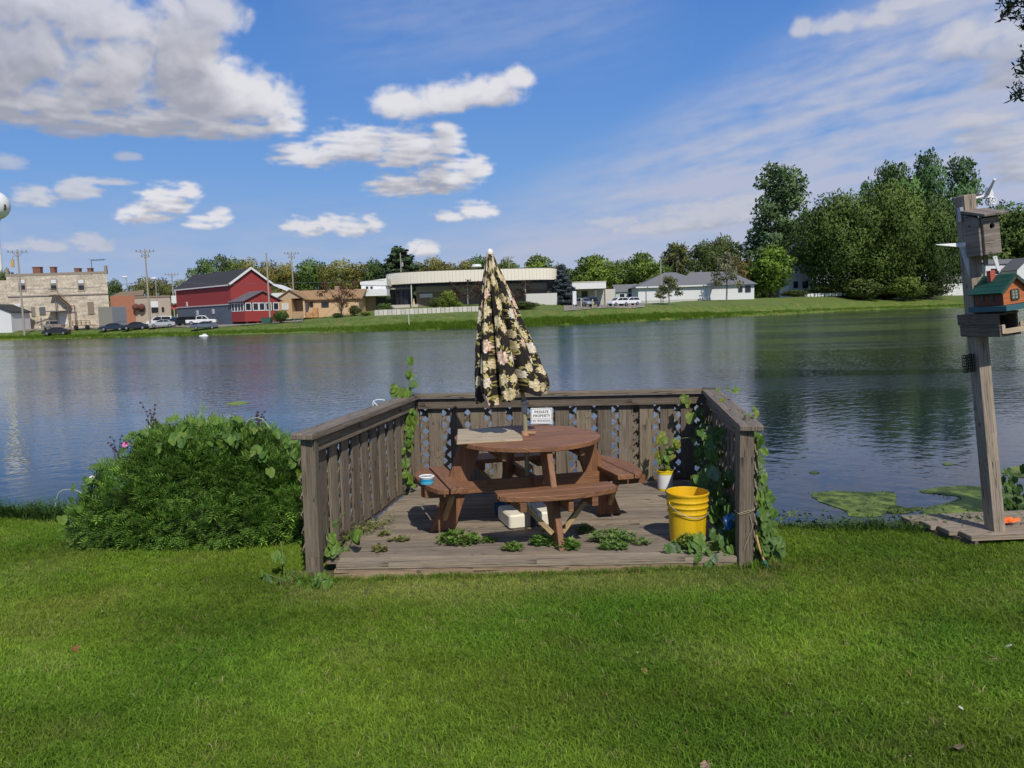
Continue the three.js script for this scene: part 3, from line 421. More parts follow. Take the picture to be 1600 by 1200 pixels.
{ // curved flat roofed building
  const z = 168, o = thing('curved_roof_building', 'long low building under a thick cream curved roof slab facing the pond', 'building', groundAt(733, z)), L = onPlane(o);
  const [x0] = L(593, 430), [x1] = L(874, 430), b = L(733, 440)[1], t = L(733, 422)[1], w = x1 - x0;
  const plan = (inset) => { const s = new THREE.Shape(), l = x0 + inset, r = x1 - inset, f = -inset; s.moveTo(l + 3.5, 26); s.lineTo(r, 26); s.lineTo(r, 6); s.quadraticCurveTo(r, f + 0.9, r - 7, f + 0.3); s.quadraticCurveTo((l + r) / 2, f - 1.4, l + 11, f + 0.4); s.quadraticCurveTo(l + 0.5, f + 2.5, l, 9); s.lineTo(l + 3.5, 26); return s; };
  const slab = (inset, y, h) => extrude(plan(inset), h, 0, 24).rotateX(-Math.PI / 2).scale(1, 1, 1).translate(0, y, 0);
  mesh('roof_slab', slab(0, b, t - b), cream, o); mesh('roof_edge', slab(-0.12, t, 0.16), darkTrim, o); mesh('soffit', slab(0.5, b - 0.1, 0.1), std([0.06, 0.06, 0.06], 0.8), o);
  const seams = [], pts = plan(-0.03).getSpacedPoints(150); for (const q of pts) seams.push(box(0.10, t - b - 0.1, 0.10, q.x, (t + b) / 2, -q.y)); mesh('seam', seams, std([0.62, 0.56, 0.44], 0.7), o);
  const B = (name, a, c, e, f, m, zz, d = 0.2, par = o) => { const [p, u] = L(a, e), [q, v] = L(c, f); return mesh(name, box(q - p, u - v, d, (p + q) / 2, (u + v) / 2, zz - d / 2), m, par); };
  B('clerestory', 648, 866, 437, 448.5, phy([0.012, 0.013, 0.016], 0.15), -5.0); B('brick_wall', 646, 872, 448, 480, brownBrick, -4.6, 12); B('sill_band', 646, 874, 447, 449.5, std([0.35, 0.31, 0.26], 0.9), -4.45, 0.3);
  B('entrance_glass', 604, 642, 442, 479, phy([0.01, 0.011, 0.013], 0.12), -4.9); for (const a of [611, 618, 625, 634]) B('mullion', a, a + 1.2, 443, 479, std([0.30, 0.28, 0.25], 0.6), -4.6, 0.16);
  B('mullion', 606, 642, 449, 450.5, std([0.30, 0.28, 0.25], 0.6), -4.55, 0.16); B('door', 624, 634, 453, 479, std([0.02, 0.02, 0.022], 0.3), -4.7);
  for (const [a, w2] of [[640, 3], [729, 3], [820, 2.6]]) B('column', a, a + w2, 438, 480, std([0.62, 0.57, 0.50], 0.8), -1.6, 0.5);
  B('wing_wall', 822, 871, 459, 476, std([0.60, 0.58, 0.54], 0.9), -0.8, 0.4); B('wing_wall', 856, 872, 440, 459, std([0.10, 0.09, 0.08], 0.8), -4.2, 0.4);
  B('sign', 652, 673, 458.5, 464, trimWhite, -4.3, 0.15); B('foundation', 606, 650, 476.5, 481, concrete, -3.4, 2);
  mesh('roof_vent', [cyl(0.9, 1.1, 0.5, L(747, 416)[0], t + 0.4, 8), box(1.6, 0.3, 1.2, L(747, 416)[0], t + 0.2, 8)], trimWhite, o); }
{ const z = 146, o = thing('retaining_wall', 'pale block retaining wall below the curved roof building', 'wall', groundAt(665, z)), L = onPlane(o), pale = [0.56, 0.53, 0.47], mats = [0.9, 1, 1.08].map((k) => std(pale.map((c) => c * k), 0.9)); const n = 30;
  for (let i = 0; i < n; i++) { const a = lerp(585, 792, i / n), c = lerp(585, 792, (i + 1) / n), [p, u] = L(a, lerp(484.5, 476.5, i / n)), [q] = L(c, 490), v = L(a, lerp(495, 487.5, i / n))[1] - 0.5; mesh('block', box(q - p - 0.05, u - v, 0.5, (p + q) / 2, (u + v) / 2, -0.25 + (i % 2) * 0.03), mats[i % 3], o); } }
{ const z = 196, o = thing('fuel_station', 'white flat canopy building behind the parked dark cars', 'building', groundAt(920, z)), L = onPlane(o), [x0, b] = L(894, 452), [x1] = L(947, 452), t = L(920, 441)[1], mid = (x0 + x1) / 2;
  mesh('fascia', box(x1 - x0, t - b, 7, mid, (t + b) / 2, -3.5), trimWhite, o); mesh('roof_edge', box(x1 - x0 + 0.2, 0.2, 7.2, mid, t + 0.1, -3.5), std([0.6, 0.55, 0.4], 0.7), o); mesh('wall', box(x1 - x0 - 2, b, 4, mid + 1, b / 2, -6), std([0.45, 0.43, 0.40], 0.9), o);
  mesh('doorway', [box(1.5, b - 1, 0.2, L(916, 470)[0], b / 2, -3.9)], darkTrim, o); for (const a of [899, 931]) mesh('column', box(0.5, b, 0.5, L(a, 470)[0], b / 2, -0.6), std([0.12, 0.11, 0.10], 0.8), o); 
  const [s0, st] = L(949, 451), [s1] = L(965, 451); mesh('annex', box(s1 - s0, st, 5, (s0 + s1) / 2, st / 2, -7), std([0.55, 0.52, 0.46], 0.9), o); }
{ const z = 226, o = thing('low_house', 'low pale green house behind the white cars', 'house', groundAt(985, z)), L = onPlane(o), [x0, e] = L(962, 455), [x1] = L(1015, 455); mesh('wall', box(x1 - x0, e, 8, (x0 + x1) / 2, e / 2, -4), std([0.45, 0.55, 0.50], 0.8), o); mesh('roof', gableRoof(x0, x1, -8, 0, e, 2, 'x'), roofGrey, o); for (const a of [972, 985]) windowPart(o, L(a, 462)[0], L(a, 462)[1], 0.05, 1.6, 1.4, trimWhite, glass, 0); }
{ // long white garage
  const z = 214, o = thing('long_white_garage', 'long white single storey building with grey hipped roof', 'building', groundAt(1080, z)), L = onPlane(o), [x0, e] = L(997, 448), [x1] = L(1109, 446), [x2] = L(1184, 445), rr = L(1100, 422)[1], ee = L(1060, 447)[1];
  mesh('wall', box(x1 - x0, ee + 1, 14, (x0 + x1) / 2, (ee - 1) / 2, -7), whiteSiding, o); mesh('roof', hipRoof(x0, x1 + 1, -16, 0, ee, rr - ee, 9, 0.8), roofGrey, o); mesh('roof', hipRoof(x1 - 8, x2, -17, -3, ee, (rr - ee) * 0.98, 5, 0.8), roofGrey, o);
  mesh('wing_wall', box(x2 - x1 + 1, ee + 0.98, 12, (x1 + x2) / 2 - 0.5, (ee - 1) / 2, -9.2), whiteSiding, o); mesh('eave_trim', [box(x1 - x0 + 1.6, 0.35, 0.15, (x0 + x1) / 2, ee - 0.08, 0.85)], trimWhite, o); mesh('corner_trim', [box(0.5, ee, 0.2, x1 - 0.3, ee / 2, 0.08)], trimWhite, o);
  windowPart(o, L(1174, 451)[0], L(1174, 451)[1], -3.1, 1.6, 1.8, std([0.1, 0.1, 0.1], 0.8), glass, 0); windowPart(o, L(1162, 451)[0], L(1162, 451)[1], -3.1, 1.2, 1.8, std([0.1, 0.1, 0.1], 0.8), glass, 0); mesh('foundation', box(x1 - x0 + 0.1, 0.5, 0.1, (x0 + x1) / 2, 0.25, 0.02), concrete, o); }
function farHouse(name, label, px, z, x0p, x1p, eave, apex, wins, along, roofM) { const o = thing(name, label, 'house', groundAt(px, z)), L = onPlane(o), [x0, e] = L(x0p, eave), [x1] = L(x1p, eave), r = L(px, apex)[1] - e; mesh('wall', box(x1 - x0, e + 1, 9, (x0 + x1) / 2, (e - 1) / 2, -4.5), whiteSiding, o); mesh('roof', gableRoof(x0, x1, -9, 0, e, r, along, 0.5), roofM, o); if (along === 'z') mesh('gable', gableWall(x0, x1, e, r - 0.2, 0.03), whiteSiding, o); for (const [a, b, w, h] of wins) windowPart(o, L(a, b)[0], L(a, b)[1], 0.06, w, h, std([0.06, 0.07, 0.09], 0.7), glass, 1); return o; }
farHouse('white_farmhouse', 'two storey white house half hidden among the tall trees', 1250, 272, 1232, 1275, 402, 377, [[1243, 406, 1.6, 2.4], [1252, 406, 1.6, 2.4], [1258, 445, 2, 2.4], [1243, 445, 1.6, 2.4]], 'z', roofGrey);
{ const o = farHouse('white_garage', 'white garage with a wide closed door under the tall trees', 1487, 288, 1468, 1512, 440, 431, [], 'x', roofGrey), L = onPlane(o), [p, u] = L(1474, 446), [q, v] = L(1494, 463); mesh('door', box(q - p, u - v, 0.12, (p + q) / 2, (u + v) / 2, 0.07), trimWhite, o); }
farHouse('gabled_house', 'white house with grey roof right above the cabin birdhouse', 1570, 296, 1540, 1590, 412, 404, [[1551, 424, 1.6, 2], [1557, 424, 1.6, 2], [1573, 424, 2, 2]], 'x', roofGrey);
farHouse('white_house', 'tall white house gable behind the cabin birdhouse roof, cut by the frame edge', 1602, 284, 1589, 1625, 420, 402, [], 'z', roofGrey);
{ // water tower at the edge of the frame
  const z = 280, c = at(-9, 321, z), o = thing('water_tower', 'round white water tower tank at the edge of the picture', 'water tower', V(c.x, landHeight(c.x, c.z), c.z)), h = c.y - o.position.y;
  mesh('tank', new THREE.SphereGeometry(5.1, 32, 20).translate(0, h, 0), whitePaint, o); mesh('stem', [cyl(0.9, 0.95, h - 4, 0, (h - 4) / 2, 0, 20), cyl(1.9, 0.9, 2, 0, h - 5.6, 0, 20), cyl(1.0, 1.9, 2, 0, 1, 0, 20)], whitePaint, o); mesh('hatch', box(0.7, 2.0, 0.5, 4.75, h - 1, 1.6), darkTrim, o); }

// ---------------------------------------------------------------- vehicles
const tyreMat = std([0.012, 0.012, 0.012], 0.9), rimMat = std([0.35, 0.35, 0.36], 0.4, { metalness: 0.7 }), lampMat = phy([0.75, 0.75, 0.72], 0.15), tailMat = phy([0.35, 0.015, 0.012], 0.25), carGlass = phy([0.015, 0.018, 0.022], 0.06);
// side outlines in metres: x along the car (front at +x), y up
const CARS = {
  sedan: { L: 4.7, W: 1.8, wheel: 0.32, base: 1.38, body: [[-2.3, 0.35], [-2.33, 0.75], [-2.25, 0.98], [-1.5, 1.02], [0.95, 0.96], [1.7, 0.88], [2.22, 0.72], [2.32, 0.5], [2.28, 0.3], [-2.2, 0.28]], cabin: [[-1.75, 0.98], [-1.05, 1.40], [-0.1, 1.46], [0.35, 1.40], [1.15, 0.95]] },
  suv: { L: 4.6, W: 1.85, wheel: 0.36, base: 1.35, body: [[-2.25, 0.4], [-2.3, 0.9], [-2.2, 1.08], [1.0, 1.08], [1.85, 1.0], [2.22, 0.8], [2.3, 0.5], [2.25, 0.36], [-2.2, 0.36]], cabin: [[-2.18, 1.06], [-1.85, 1.62], [-1.5, 1.70], [0.15, 1.70], [0.45, 1.62], [1.15, 1.06]] },
  pickup: { L: 5.6, W: 1.95, wheel: 0.40, base: 1.75, body: [[-2.8, 0.5], [-2.82, 1.05], [-0.9, 1.05], [-0.9, 1.12], [1.3, 1.12], [2.5, 1.06], [2.75, 0.9], [2.8, 0.5], [2.7, 0.42], [-2.7, 0.42]], cabin: [[-0.95, 1.1], [-0.85, 1.75], [-0.5, 1.84], [0.6, 1.84], [0.85, 1.76], [1.45, 1.1]] },
  van: { L: 5.2, W: 2.0, wheel: 0.35, base: 1.55, body: [[-2.6, 0.4], [-2.62, 1.05], [-2.5, 1.15], [1.5, 1.15], [2.3, 1.0], [2.58, 0.8], [2.6, 0.45], [2.5, 0.36], [-2.5, 0.36]], cabin: [[-2.55, 1.13], [-2.4, 1.85], [-2.2, 1.98], [0.6, 1.98], [0.95, 1.88], [1.75, 1.13]] },
};
const paint = (c) => phy(c, 0.35, { clearcoat: 0.8, clearcoatRoughness: 0.08 });
function car(kind, name, label, color, px, z, turn, category = 'car') {
  const K = CARS[kind], o = thing(name, label, category, groundAt(px, z).add(V(0, 0.1, 0)), turn, 'vehicles parked across the pond'), m = paint(color), W = K.W;
  mesh('body', extrude(K.body, W - 0.16, 0.08).translate(0, 0, -W / 2 + 0.08), m, o);
  mesh('cabin', extrude(K.cabin, W - 0.42, 0.08).translate(0, 0, -W / 2 + 0.21), m, o);
  const cx = K.cabin.reduce((s, p) => s + p[0], 0) / K.cabin.length, y0 = K.cabin[0][1], y1 = Math.max(...K.cabin.map((p) => p[1])), inner = K.cabin.map(([x, y]) => [cx + (x - cx) * 0.86, y0 + 0.04 + (y - y0) * 0.80]);
  const cut = lerp(inner[0][0], inner[inner.length - 1][0], 0.5);
  for (const s of [-1, 1]) { const side = mesh('side_window', extrude(inner, 0.02).translate(0, 0, s * (W / 2 - 0.115) - 0.01), carGlass, o); mesh('pillar', box(0.08, (y1 - y0) * 0.78, 0.03, cut, (y0 + y1) / 2, s * (W / 2 - 0.11)), m, side); }
  const n = K.cabin.length, screen = (a, b, off) => { const d = [b[0] - a[0], b[1] - a[1]], l = Math.hypot(...d), g = box(l * 0.82, 0.02, W - 0.5); return g.applyMatrix4(new THREE.Matrix4().makeRotationZ(Math.atan2(d[1], d[0])).setPosition((a[0] + b[0]) / 2 + off, (a[1] + b[1]) / 2 + 0.02, 0)); };
  mesh('windscreen', screen(K.cabin[n - 1], K.cabin[n - 2], 0.03), carGlass, o); mesh('rear_window', screen(K.cabin[0], K.cabin[1], -0.03), carGlass, o);
  for (const x of [-K.base, K.base]) for (const s of [-1, 1]) { const w = mesh('wheel', cyl(K.wheel, K.wheel, 0.22, 0, 0, 0, 18).rotateX(Math.PI / 2).translate(x, K.wheel, s * (W / 2 - 0.08)), tyreMat, o); mesh('rim', cyl(K.wheel * 0.62, K.wheel * 0.62, 0.03, 0, 0, 0, 14).rotateX(Math.PI / 2).translate(x, K.wheel, s * (W / 2 + 0.035)), rimMat, w); }
  const f = K.body.find((p, i) => i > 2 && p[0] > 2.15) ?? K.body[5];
  for (const s of [-1, 1]) { mesh('headlight', new THREE.SphereGeometry(0.14, 10, 8).scale(0.6, 0.7, 1.5).translate(f[0] - 0.02, f[1] - 0.1, s * (W / 2 - 0.3)), lampMat, o); mesh('tail_light', box(0.08, 0.22, 0.25, -K.L / 2 + 0.02, 0.85, s * (W / 2 - 0.22)), tailMat, o); }
  mesh('bumper', [box(0.1, 0.16, W - 0.3, K.L / 2 - 0.03, 0.42, 0), box(0.1, 0.16, W - 0.3, -K.L / 2 + 0.03, 0.45, 0)], std([0.05, 0.05, 0.055], 0.6), o);
  if (kind === 'pickup') mesh('bed', box(1.7, 0.04, W - 0.4, -1.85, 1.06, 0), darkTrim, o);
  return o;
}
const PI = Math.PI;
car('sedan', 'parked_car', 'black sedan parked in front of the pale stone block', [0.012, 0.012, 0.015], 85, 146, PI + 0.25);
car('pickup', 'pickup_truck', 'silver tan pickup parked behind the black sedan at the stone block', [0.30, 0.27, 0.22], 80, 152, PI - 0.75, 'pickup truck');
car('sedan', 'parked_car', 'dark blue sedan nose to the grass left of another dark sedan', [0.012, 0.02, 0.05], 173, 147, PI + 0.35);
car('sedan', 'parked_car', 'dark sedan between the blue sedan and the silver sedan', [0.012, 0.014, 0.022], 209, 146, PI + 0.3);
car('sedan', 'parked_car', 'silver sedan parked at the middle of the gravel lot', [0.42, 0.43, 0.46], 251, 146, PI + 0.4);
car('van', 'parked_van', 'white van behind the silver sedan below the shop sign', [0.72, 0.72, 0.70], 249, 162, PI + 0.2, 'van');
car('suv', 'parked_car', 'dark green suv seen end on beside the silver sedan', [0.015, 0.022, 0.02], 275, 151, PI + 1.1);
car('suv', 'parked_car', 'black suv parked behind near the corner of the red barn', [0.016, 0.012, 0.013], 288, 159, PI + 0.5);
car('pickup', 'pickup_truck', 'white pickup truck parked against the red barn', [0.74, 0.74, 0.74], 314, 150, 0.2, 'pickup truck');
car('sedan', 'parked_car', 'grey blue sedan alone near the water in front of the barn', [0.10, 0.125, 0.16], 317, 141, PI + 0.35);
car('suv', 'parked_car', 'grey suv beside the fuel canopy with a dark van behind', [0.25, 0.27, 0.30], 911, 152, -0.9);
car('van', 'parked_van', 'dark van under the white canopy', [0.014, 0.016, 0.02], 924, 160, -1.3, 'van');
car('suv', 'parked_car', 'white suv standing in front on the gravel drive', [0.80, 0.80, 0.80], 966, 158, PI + 0.55);
car('suv', 'parked_car', 'white suv half behind the other white one near the long garage', [0.76, 0.76, 0.77], 984, 165, PI + 0.45);

// ---------------------------------------------------------------- poles, lamps, wires and small things over there
const poleWood = std([0.34, 0.30, 0.25], 0.9), wireMat = std([0.12, 0.12, 0.13], 0.8);
function utilityPole(label, px, z, top, arm, extras = {}) {
  const o = thing('utility_pole', label, 'utility pole', groundAt(px, z), 0.3, 'utility poles'), h = at(px, top, z).y - o.position.y;
  mesh('pole', cyl(0.13, 0.2, h, 0, h / 2, 0, 10), poleWood, o);
  for (let i = 0; i < arm; i++) { const y = h - 0.5 - i * 1.0, a = mesh('crossarm', box(i ? 1.6 : 3.4, 0.16, 0.14, 0, y, 0.16), poleWood, o); mesh('insulator', (i ? [-0.6, 0.6] : [-1.5, -0.8, 0.8, 1.5]).map((x) => cyl(0.06, 0.09, 0.28, x, y + 0.2, 0.16, 8)), darkTrim, a); if (!i) mesh('brace', [-1, 1].map((s) => tube([V(s * 0.9, y - 0.05, 0.1), V(s * 0.45, y - 0.45, 0.1), V(0, y - 0.9, 0.1)], 0.03, 2, 4)), darkTrim, a); }
  if (extras.can) { const y = h - extras.can; mesh('transformer', [cyl(0.28, 0.28, 0.9, 0.4, y, 0.1, 14), cyl(0.1, 0.16, 0.2, 0.4, y + 0.55, 0.1, 8)], steel, o); }
  if (extras.bracket) mesh('bracket', [tube([V(0, h - 1, 0), V(-0.7, h - 1.3, 0.3), V(-1, h - 2.4, 0.3)], 0.05, 8, 4), box(0.5, 1.5, 0.3, -0.9, h - 2.6, 0.3)], std([0.5, 0.33, 0.10], 0.7), o);
  return o;
}
utilityPole('wooden utility pole with yellow fitting in front of the stone block', 35, 148, 390, 1, { bracket: 1 });
utilityPole('tall utility pole with crossarms before the brick shop', 233, 150, 389, 2);
utilityPole('plain wooden pole at the corner of the red barn porch', 421, 146, 395, 0);
utilityPole('utility pole with crossarm rising behind the bungalow', 460, 182, 393, 2);
utilityPole('pole with two round transformers above the curved roof', 629, 196, 395, 0, { can: 3.0 });
utilityPole('short crossarm pole behind the closed parasol tip', 797, 230, 400, 1);
utilityPole('bare pale pole over the long white garage', 1033, 206, 399, 0);
utilityPole('small pole with crossarm above the tan shop', 272, 200, 426, 1);
{ const pts = (list) => list.map(([px, py, z]) => at(px, py, z)); let k = 0;
  for (const [l, list] of [['thin wire sagging from the brick shop pole to the barn pole', [[233, 436, 150], [330, 444, 148], [421, 443, 146]]], ['thin wire running from the barn pole past the bungalow roof', [[421, 443, 146], [510, 441, 152], [600, 438, 165]]], ['thin wire leaving the tall pole towards the stone block', [[35, 452, 148], [130, 450, 149], [233, 440, 150]]]]) tag(mesh('power_line', tube(pts(list), 0.035, 24, 4), wireMat), l, 'cable', 'power lines across the pond'); }
for (const [px, z, top, l] of [[201, 186, 433, 'street light with white head above the brick shop'], [246, 178, 435, 'thin street light right of the tall crossarm pole']]) { const o = thing('street_lamp', l, 'street light', groundAt(px, z)), h = at(px, top, z).y - o.position.y; mesh('post', cyl(0.09, 0.13, h, 0, h / 2, 0, 8), steel, o); mesh('head', new THREE.SphereGeometry(0.5, 12, 8).scale(1.5, 0.5, 0.7).translate(-0.4, h, 0), trimWhite, o); }
{ const o = thing('antenna', 'thin television antenna above the stone block roof', 'antenna', groundAt(148, 164)), L = onPlane(o), [x0, y0] = L(144, 424), [, y1] = L(145, 406), [x1] = L(163, 406); mesh('mast', cyl(0.06, 0.06, y1 - 0, x0, y1 / 2, 0, 6), darkTrim, o); mesh('boom', [box(x1 - x0, 0.12, 0.1, (x0 + x1) / 2, y1 - 0.1, 0), ...[0, 0.25, 0.5, 0.75, 1].map((t) => box(0.06, 0.06, 1.6, lerp(x0, x1, t), y1 - 0.02, 0))], darkTrim, o); }
{ const o = thing('hay_trailer', 'rusty farm trailer by the stone block stair', 'trailer', groundAt(129, 151)); const rust = std([0.22, 0.13, 0.05], 0.85); mesh('bed', [box(3.6, 0.15, 1.8, 0, 0.8, 0)], rust, o); mesh('rail', [...[-1.7, -0.9, 0, 0.9, 1.7].map((x) => box(0.1, 0.9, 0.1, x, 1.3, 0.85)), box(3.5, 0.12, 0.08, 0, 1.7, 0.85), box(3.5, 0.12, 0.08, 0, 1.3, 0.86)], rust, o); for (const x of [-1.1, 1.1]) mesh('wheel', cyl(0.42, 0.42, 0.25, 0, 0, 0, 16).rotateX(PI / 2).translate(x, 0.42, 0.8), tyreMat, o); mesh('drawbar', box(1.3, 0.12, 0.12, 2.3, 0.6, 0), rust, o); }
{ const o = thing('dumpster', 'green dumpster beside the barn porch', 'dumpster', groundAt(416, 145)); mesh('body', extrude([[-0.8, 0.15], [0.8, 0.15], [0.95, 1.1], [-0.95, 1.1]], 1.2, 0.03).translate(0, 0, -0.6), std([0.02, 0.09, 0.06], 0.6), o); mesh('lid', [box(1.9, 0.07, 1.3, 0, 1.16, 0)], darkTrim, o); }
{ const o = thing('bench_table', 'distant grey picnic table on the grass below the bungalow', 'picnic table', groundAt(466, 140)), m = std([0.40, 0.38, 0.34], 0.9); mesh('tabletop', box(1.9, 0.06, 0.8, 0, 0.75, 0), m, o); for (const s of [-1, 1]) { mesh('seat', box(1.9, 0.05, 0.28, 0, 0.45, s * 0.75), m, o); } for (const x of [-0.7, 0.7]) mesh('leg', [box(0.08, 0.72, 0.5, x, 0.36, 0), box(0.08, 0.08, 1.7, x, 0.4, 0)], m, o); }
{ const o = thing('white_float', 'small white float lying on the water by the far bank', 'float', at(318, 519.5, 128).setY(WATER)); mesh('hull', new THREE.SphereGeometry(0.5, 16, 8, 0, 6.3, 0, 1.7).scale(1.6, 0.45, 0.7), whitePaint, o); mesh('top', box(0.5, 0.25, 0.3, 0.2, 0.25, 0), whitePaint, o); }
{ const o = thing('garden_umbrella', 'narrow closed tan parasol in front of the curved roof building', 'parasol', groundAt(647, 150)), h = at(647, 466, 150).y - o.position.y; mesh('pole', cyl(0.04, 0.04, h, 0, h / 2, 0, 8), poleWood, o); mesh('canopy', cyl(0.05, 0.28, h * 0.5, 0, h * 0.72, 0, 10), std([0.60, 0.46, 0.26], 0.9), o); }
{ const o = thing('marker_post', 'short pale post standing in the far bank reeds', 'post', groundAt(638, 127.5)), h = at(638, 492, 127.5).y - o.position.y; mesh('shaft', cyl(0.08, 0.1, h, 0, h / 2, 0, 8), std([0.55, 0.5, 0.38], 0.9), o); mesh('cap', cyl(0.02, 0.12, 0.15, 0, h + 0.07, 0, 8), poleWood, o); }
{ const o = thing('road_sign', 'tall white sign post beside the dark cars', 'sign', groundAt(898, 148)), h = at(898, 455, 148).y - o.position.y; mesh('panel', box(0.7, h * 0.8, 0.2, 0, h * 0.6, 0), trimWhite, o); mesh('post', box(0.2, h * 0.3, 0.15, 0, h * 0.12, 0), steel, o); }
for (const [px, l] of [[908, 'short tan post in front of the grey suv'], [926, 'short tan post at the drive edge nearest the white suv']]) { const o = thing('bollard', l, 'bollard', groundAt(px, 147), 0, 'posts along the drive'); mesh('shaft', cyl(0.14, 0.16, 1.5, 0, 0.75, 0, 10), std([0.45, 0.36, 0.2], 0.9), o); mesh('cap', new THREE.SphereGeometry(0.15, 10, 6).translate(0, 1.5, 0), std([0.45, 0.36, 0.2], 0.9), o); }
{ const o = thing('garden_fence', 'low pale garden wall on the grass under the farmhouse trees', 'fence', groundAt(1290, 252)); for (let i = 0; i < 16; i++) mesh('picket', box(0.9, 1.0, 0.1, -9 + i * 1.15, 0.6, 0), trimWhite, o); mesh('rail', box(18.5, 0.12, 0.06, -0.4, 0.9, -0.1), trimWhite, o); }

// ---------------------------------------------------------------- trees
const barkMat = std([0.10, 0.082, 0.066], 0.95), barkGrey = std([0.20, 0.18, 0.155], 0.95);
const leafy = (c, tr = 0.25) => phy(c, 0.6, { side: THREE.DoubleSide, transmission: tr, thickness: 0, specularIntensity: 0.3, vertexColors: true });
// crown of unit height standing on y = 0: leaf faces through lobes; each face tinted on its own
function crownGeometry(seed, lobes, n, leaf, opt = {}) {
  const R = rng(seed), pos = [], nor = [], col = [], vol = lobes.map((l) => Math.pow(l[3] * l[4] * l[5], 0.72)), sum = vol.reduce((a, b) => a + b), d = V(), p = V(), a = V(), b = V(), m = V();
  const mid = V(0, 0.5, 0);
  lobes.forEach((l, k) => {
    const tint = 0.66 + 0.68 * R(), count = Math.round(n * vol[k] / sum);
    for (let i = 0; i < count; i++) {
      d.set(R() * 2 - 1, R() * 2 - 1, R() * 2 - 1).normalize(); let rr = Math.pow(R(), opt.hollow ?? 0.30); const bump = 1 + 0.30 * perlin.noise(d.x * 2.6 + k * 5, d.y * 2.6, d.z * 2.6 + seed); rr *= bump;
      p.set(l[0] + d.x * l[3] * rr, l[1] + d.y * l[4] * rr, l[2] + d.z * l[5] * rr); if (opt.droop) p.y -= opt.droop * Math.pow(R(), 2) * l[4];
      if (p.y < (opt.floor ?? 0.02)) continue;
      const s = leaf * (0.55 + 0.9 * R()), clumps = opt.clump ?? 2, t0 = tint * (0.75 + 0.5 * R());
      for (let q = 0; q < clumps; q++) {
        a.set(R() * 2 - 1, R() * 2 - 1, R() * 2 - 1).normalize(); b.set(R() * 2 - 1, R() * 2 - 1, R() * 2 - 1).cross(a).normalize();
        if (opt.hang) { a.set(0.4 * (R() - 0.5), -1, 0.4 * (R() - 0.5)).normalize(); b.cross(a).normalize(); }
        const ox = (R() - 0.5) * s * 1.6, oy = (R() - 0.5) * s * 1.6, oz = (R() - 0.5) * s * 1.6, w = opt.hang ? 0.32 : 0.55;
        const P = [[p.x + ox - a.x * s, p.y + oy - a.y * s, p.z + oz - a.z * s], [p.x + ox + b.x * s * w, p.y + oy + b.y * s * w, p.z + oz + b.z * s * w], [p.x + ox + a.x * s, p.y + oy + a.y * s, p.z + oz + a.z * s], [p.x + ox - b.x * s * w, p.y + oy - b.y * s * w, p.z + oz - b.z * s * w]];
        m.crossVectors(a, b).normalize(); const out = d.clone().multiplyScalar(0.75).add(p.clone().sub(mid).multiplyScalar(0.6)).normalize(); const flip = m.dot(out) < 0; if (flip) m.negate(); m.multiplyScalar(0.42).add(out.multiplyScalar(0.80)).normalize();
        for (const v of flip ? [P[0], P[1], P[2], P[0], P[2], P[3]] : [P[0], P[2], P[1], P[0], P[3], P[2]]) { pos.push(...v); nor.push(m.x, m.y, m.z); const y = 1 + 0.25 * (R() - 0.5); col.push(t0 * y, t0, t0 * (0.9 + 0.2 * R())); }
      }
    }
  });
  const g = new THREE.BufferGeometry(); g.setAttribute('position', new THREE.Float32BufferAttribute(pos, 3)); g.setAttribute('normal', new THREE.Float32BufferAttribute(nor, 3)); g.setAttribute('color', new THREE.Float32BufferAttribute(col, 3)); return g;
}
function trunkGeometry(seed, h, r, limbs, lobes) { const R = rng(seed), out = [tube([V(0, -0.02, 0), V(0.01, h * 0.5, 0.005), V(0, h, 0)], r, 8, 8)]; const p = out[0].attributes.position; for (let i = 0; i < p.count; i++) { const k = 1.25 - 0.65 * clamp(p.getY(i) / h); p.setX(i, p.getX(i) * k); p.setZ(i, p.getZ(i) * k); } for (let i = 0; i < limbs; i++) { const l = lobes[i % lobes.length], y0 = h * (0.35 + 0.6 * R()); out.push(tube([V(0, y0, 0), V(l[0] * 0.5, lerp(y0, l[1], 0.6), l[2] * 0.5), V(l[0], l[1], l[2])], r * 0.33, 6, 5)); } return join(out); }
function randomLobes(seed, n, R0, y0, y1, r, shape) { const R = rng(seed), out = []; for (let i = 0; i < n; i++) { const y = lerp(y0, y1, (i + 0.5) / n), a = i * 2.4 + R() * 0.8, w = shape((y - y0) / (y1 - y0)) * R0 * (0.55 + 0.5 * R()), k = r * (0.75 + 0.5 * R()); out.push([Math.cos(a) * w, y, Math.sin(a) * w, k * 1.15, k * 0.85, k * 1.15]); } return out; }
const round = (t) => Math.sqrt(Math.max(0.05, 1 - Math.pow(2 * t - 0.8, 2) * 0.75)), tallShape = (t) => 1.05 - 0.75 * t, vase = (t) => 0.5 + 0.6 * Math.sin(t * 2.6);
const KIND = {};
function kind(name, lobes, n, leaf, opt, trunk, crownColor, bark = barkMat) { KIND[name] = { crown: crownGeometry(name.length * 97 + n, lobes, n, leaf, opt), trunk: trunkGeometry(n, ...trunk, lobes), m: leafy(crownColor, 0.22), bark }; }
kind('round', randomLobes(1, 15, 0.30, 0.28, 0.86, 0.165, round), 5200, 0.017, {}, [0.6, 0.022, 8], [0.133, 0.192, 0.046]);
kind('roundb', randomLobes(2, 18, 0.36, 0.22, 0.86, 0.15, vase), 5200, 0.017, {}, [0.55, 0.024, 9], [0.190, 0.211, 0.062]);
kind('bright', randomLobes(3, 16, 0.29, 0.20, 0.86, 0.16, round), 4600, 0.020, {}, [0.5, 0.02, 8], [0.176, 0.253, 0.038]);
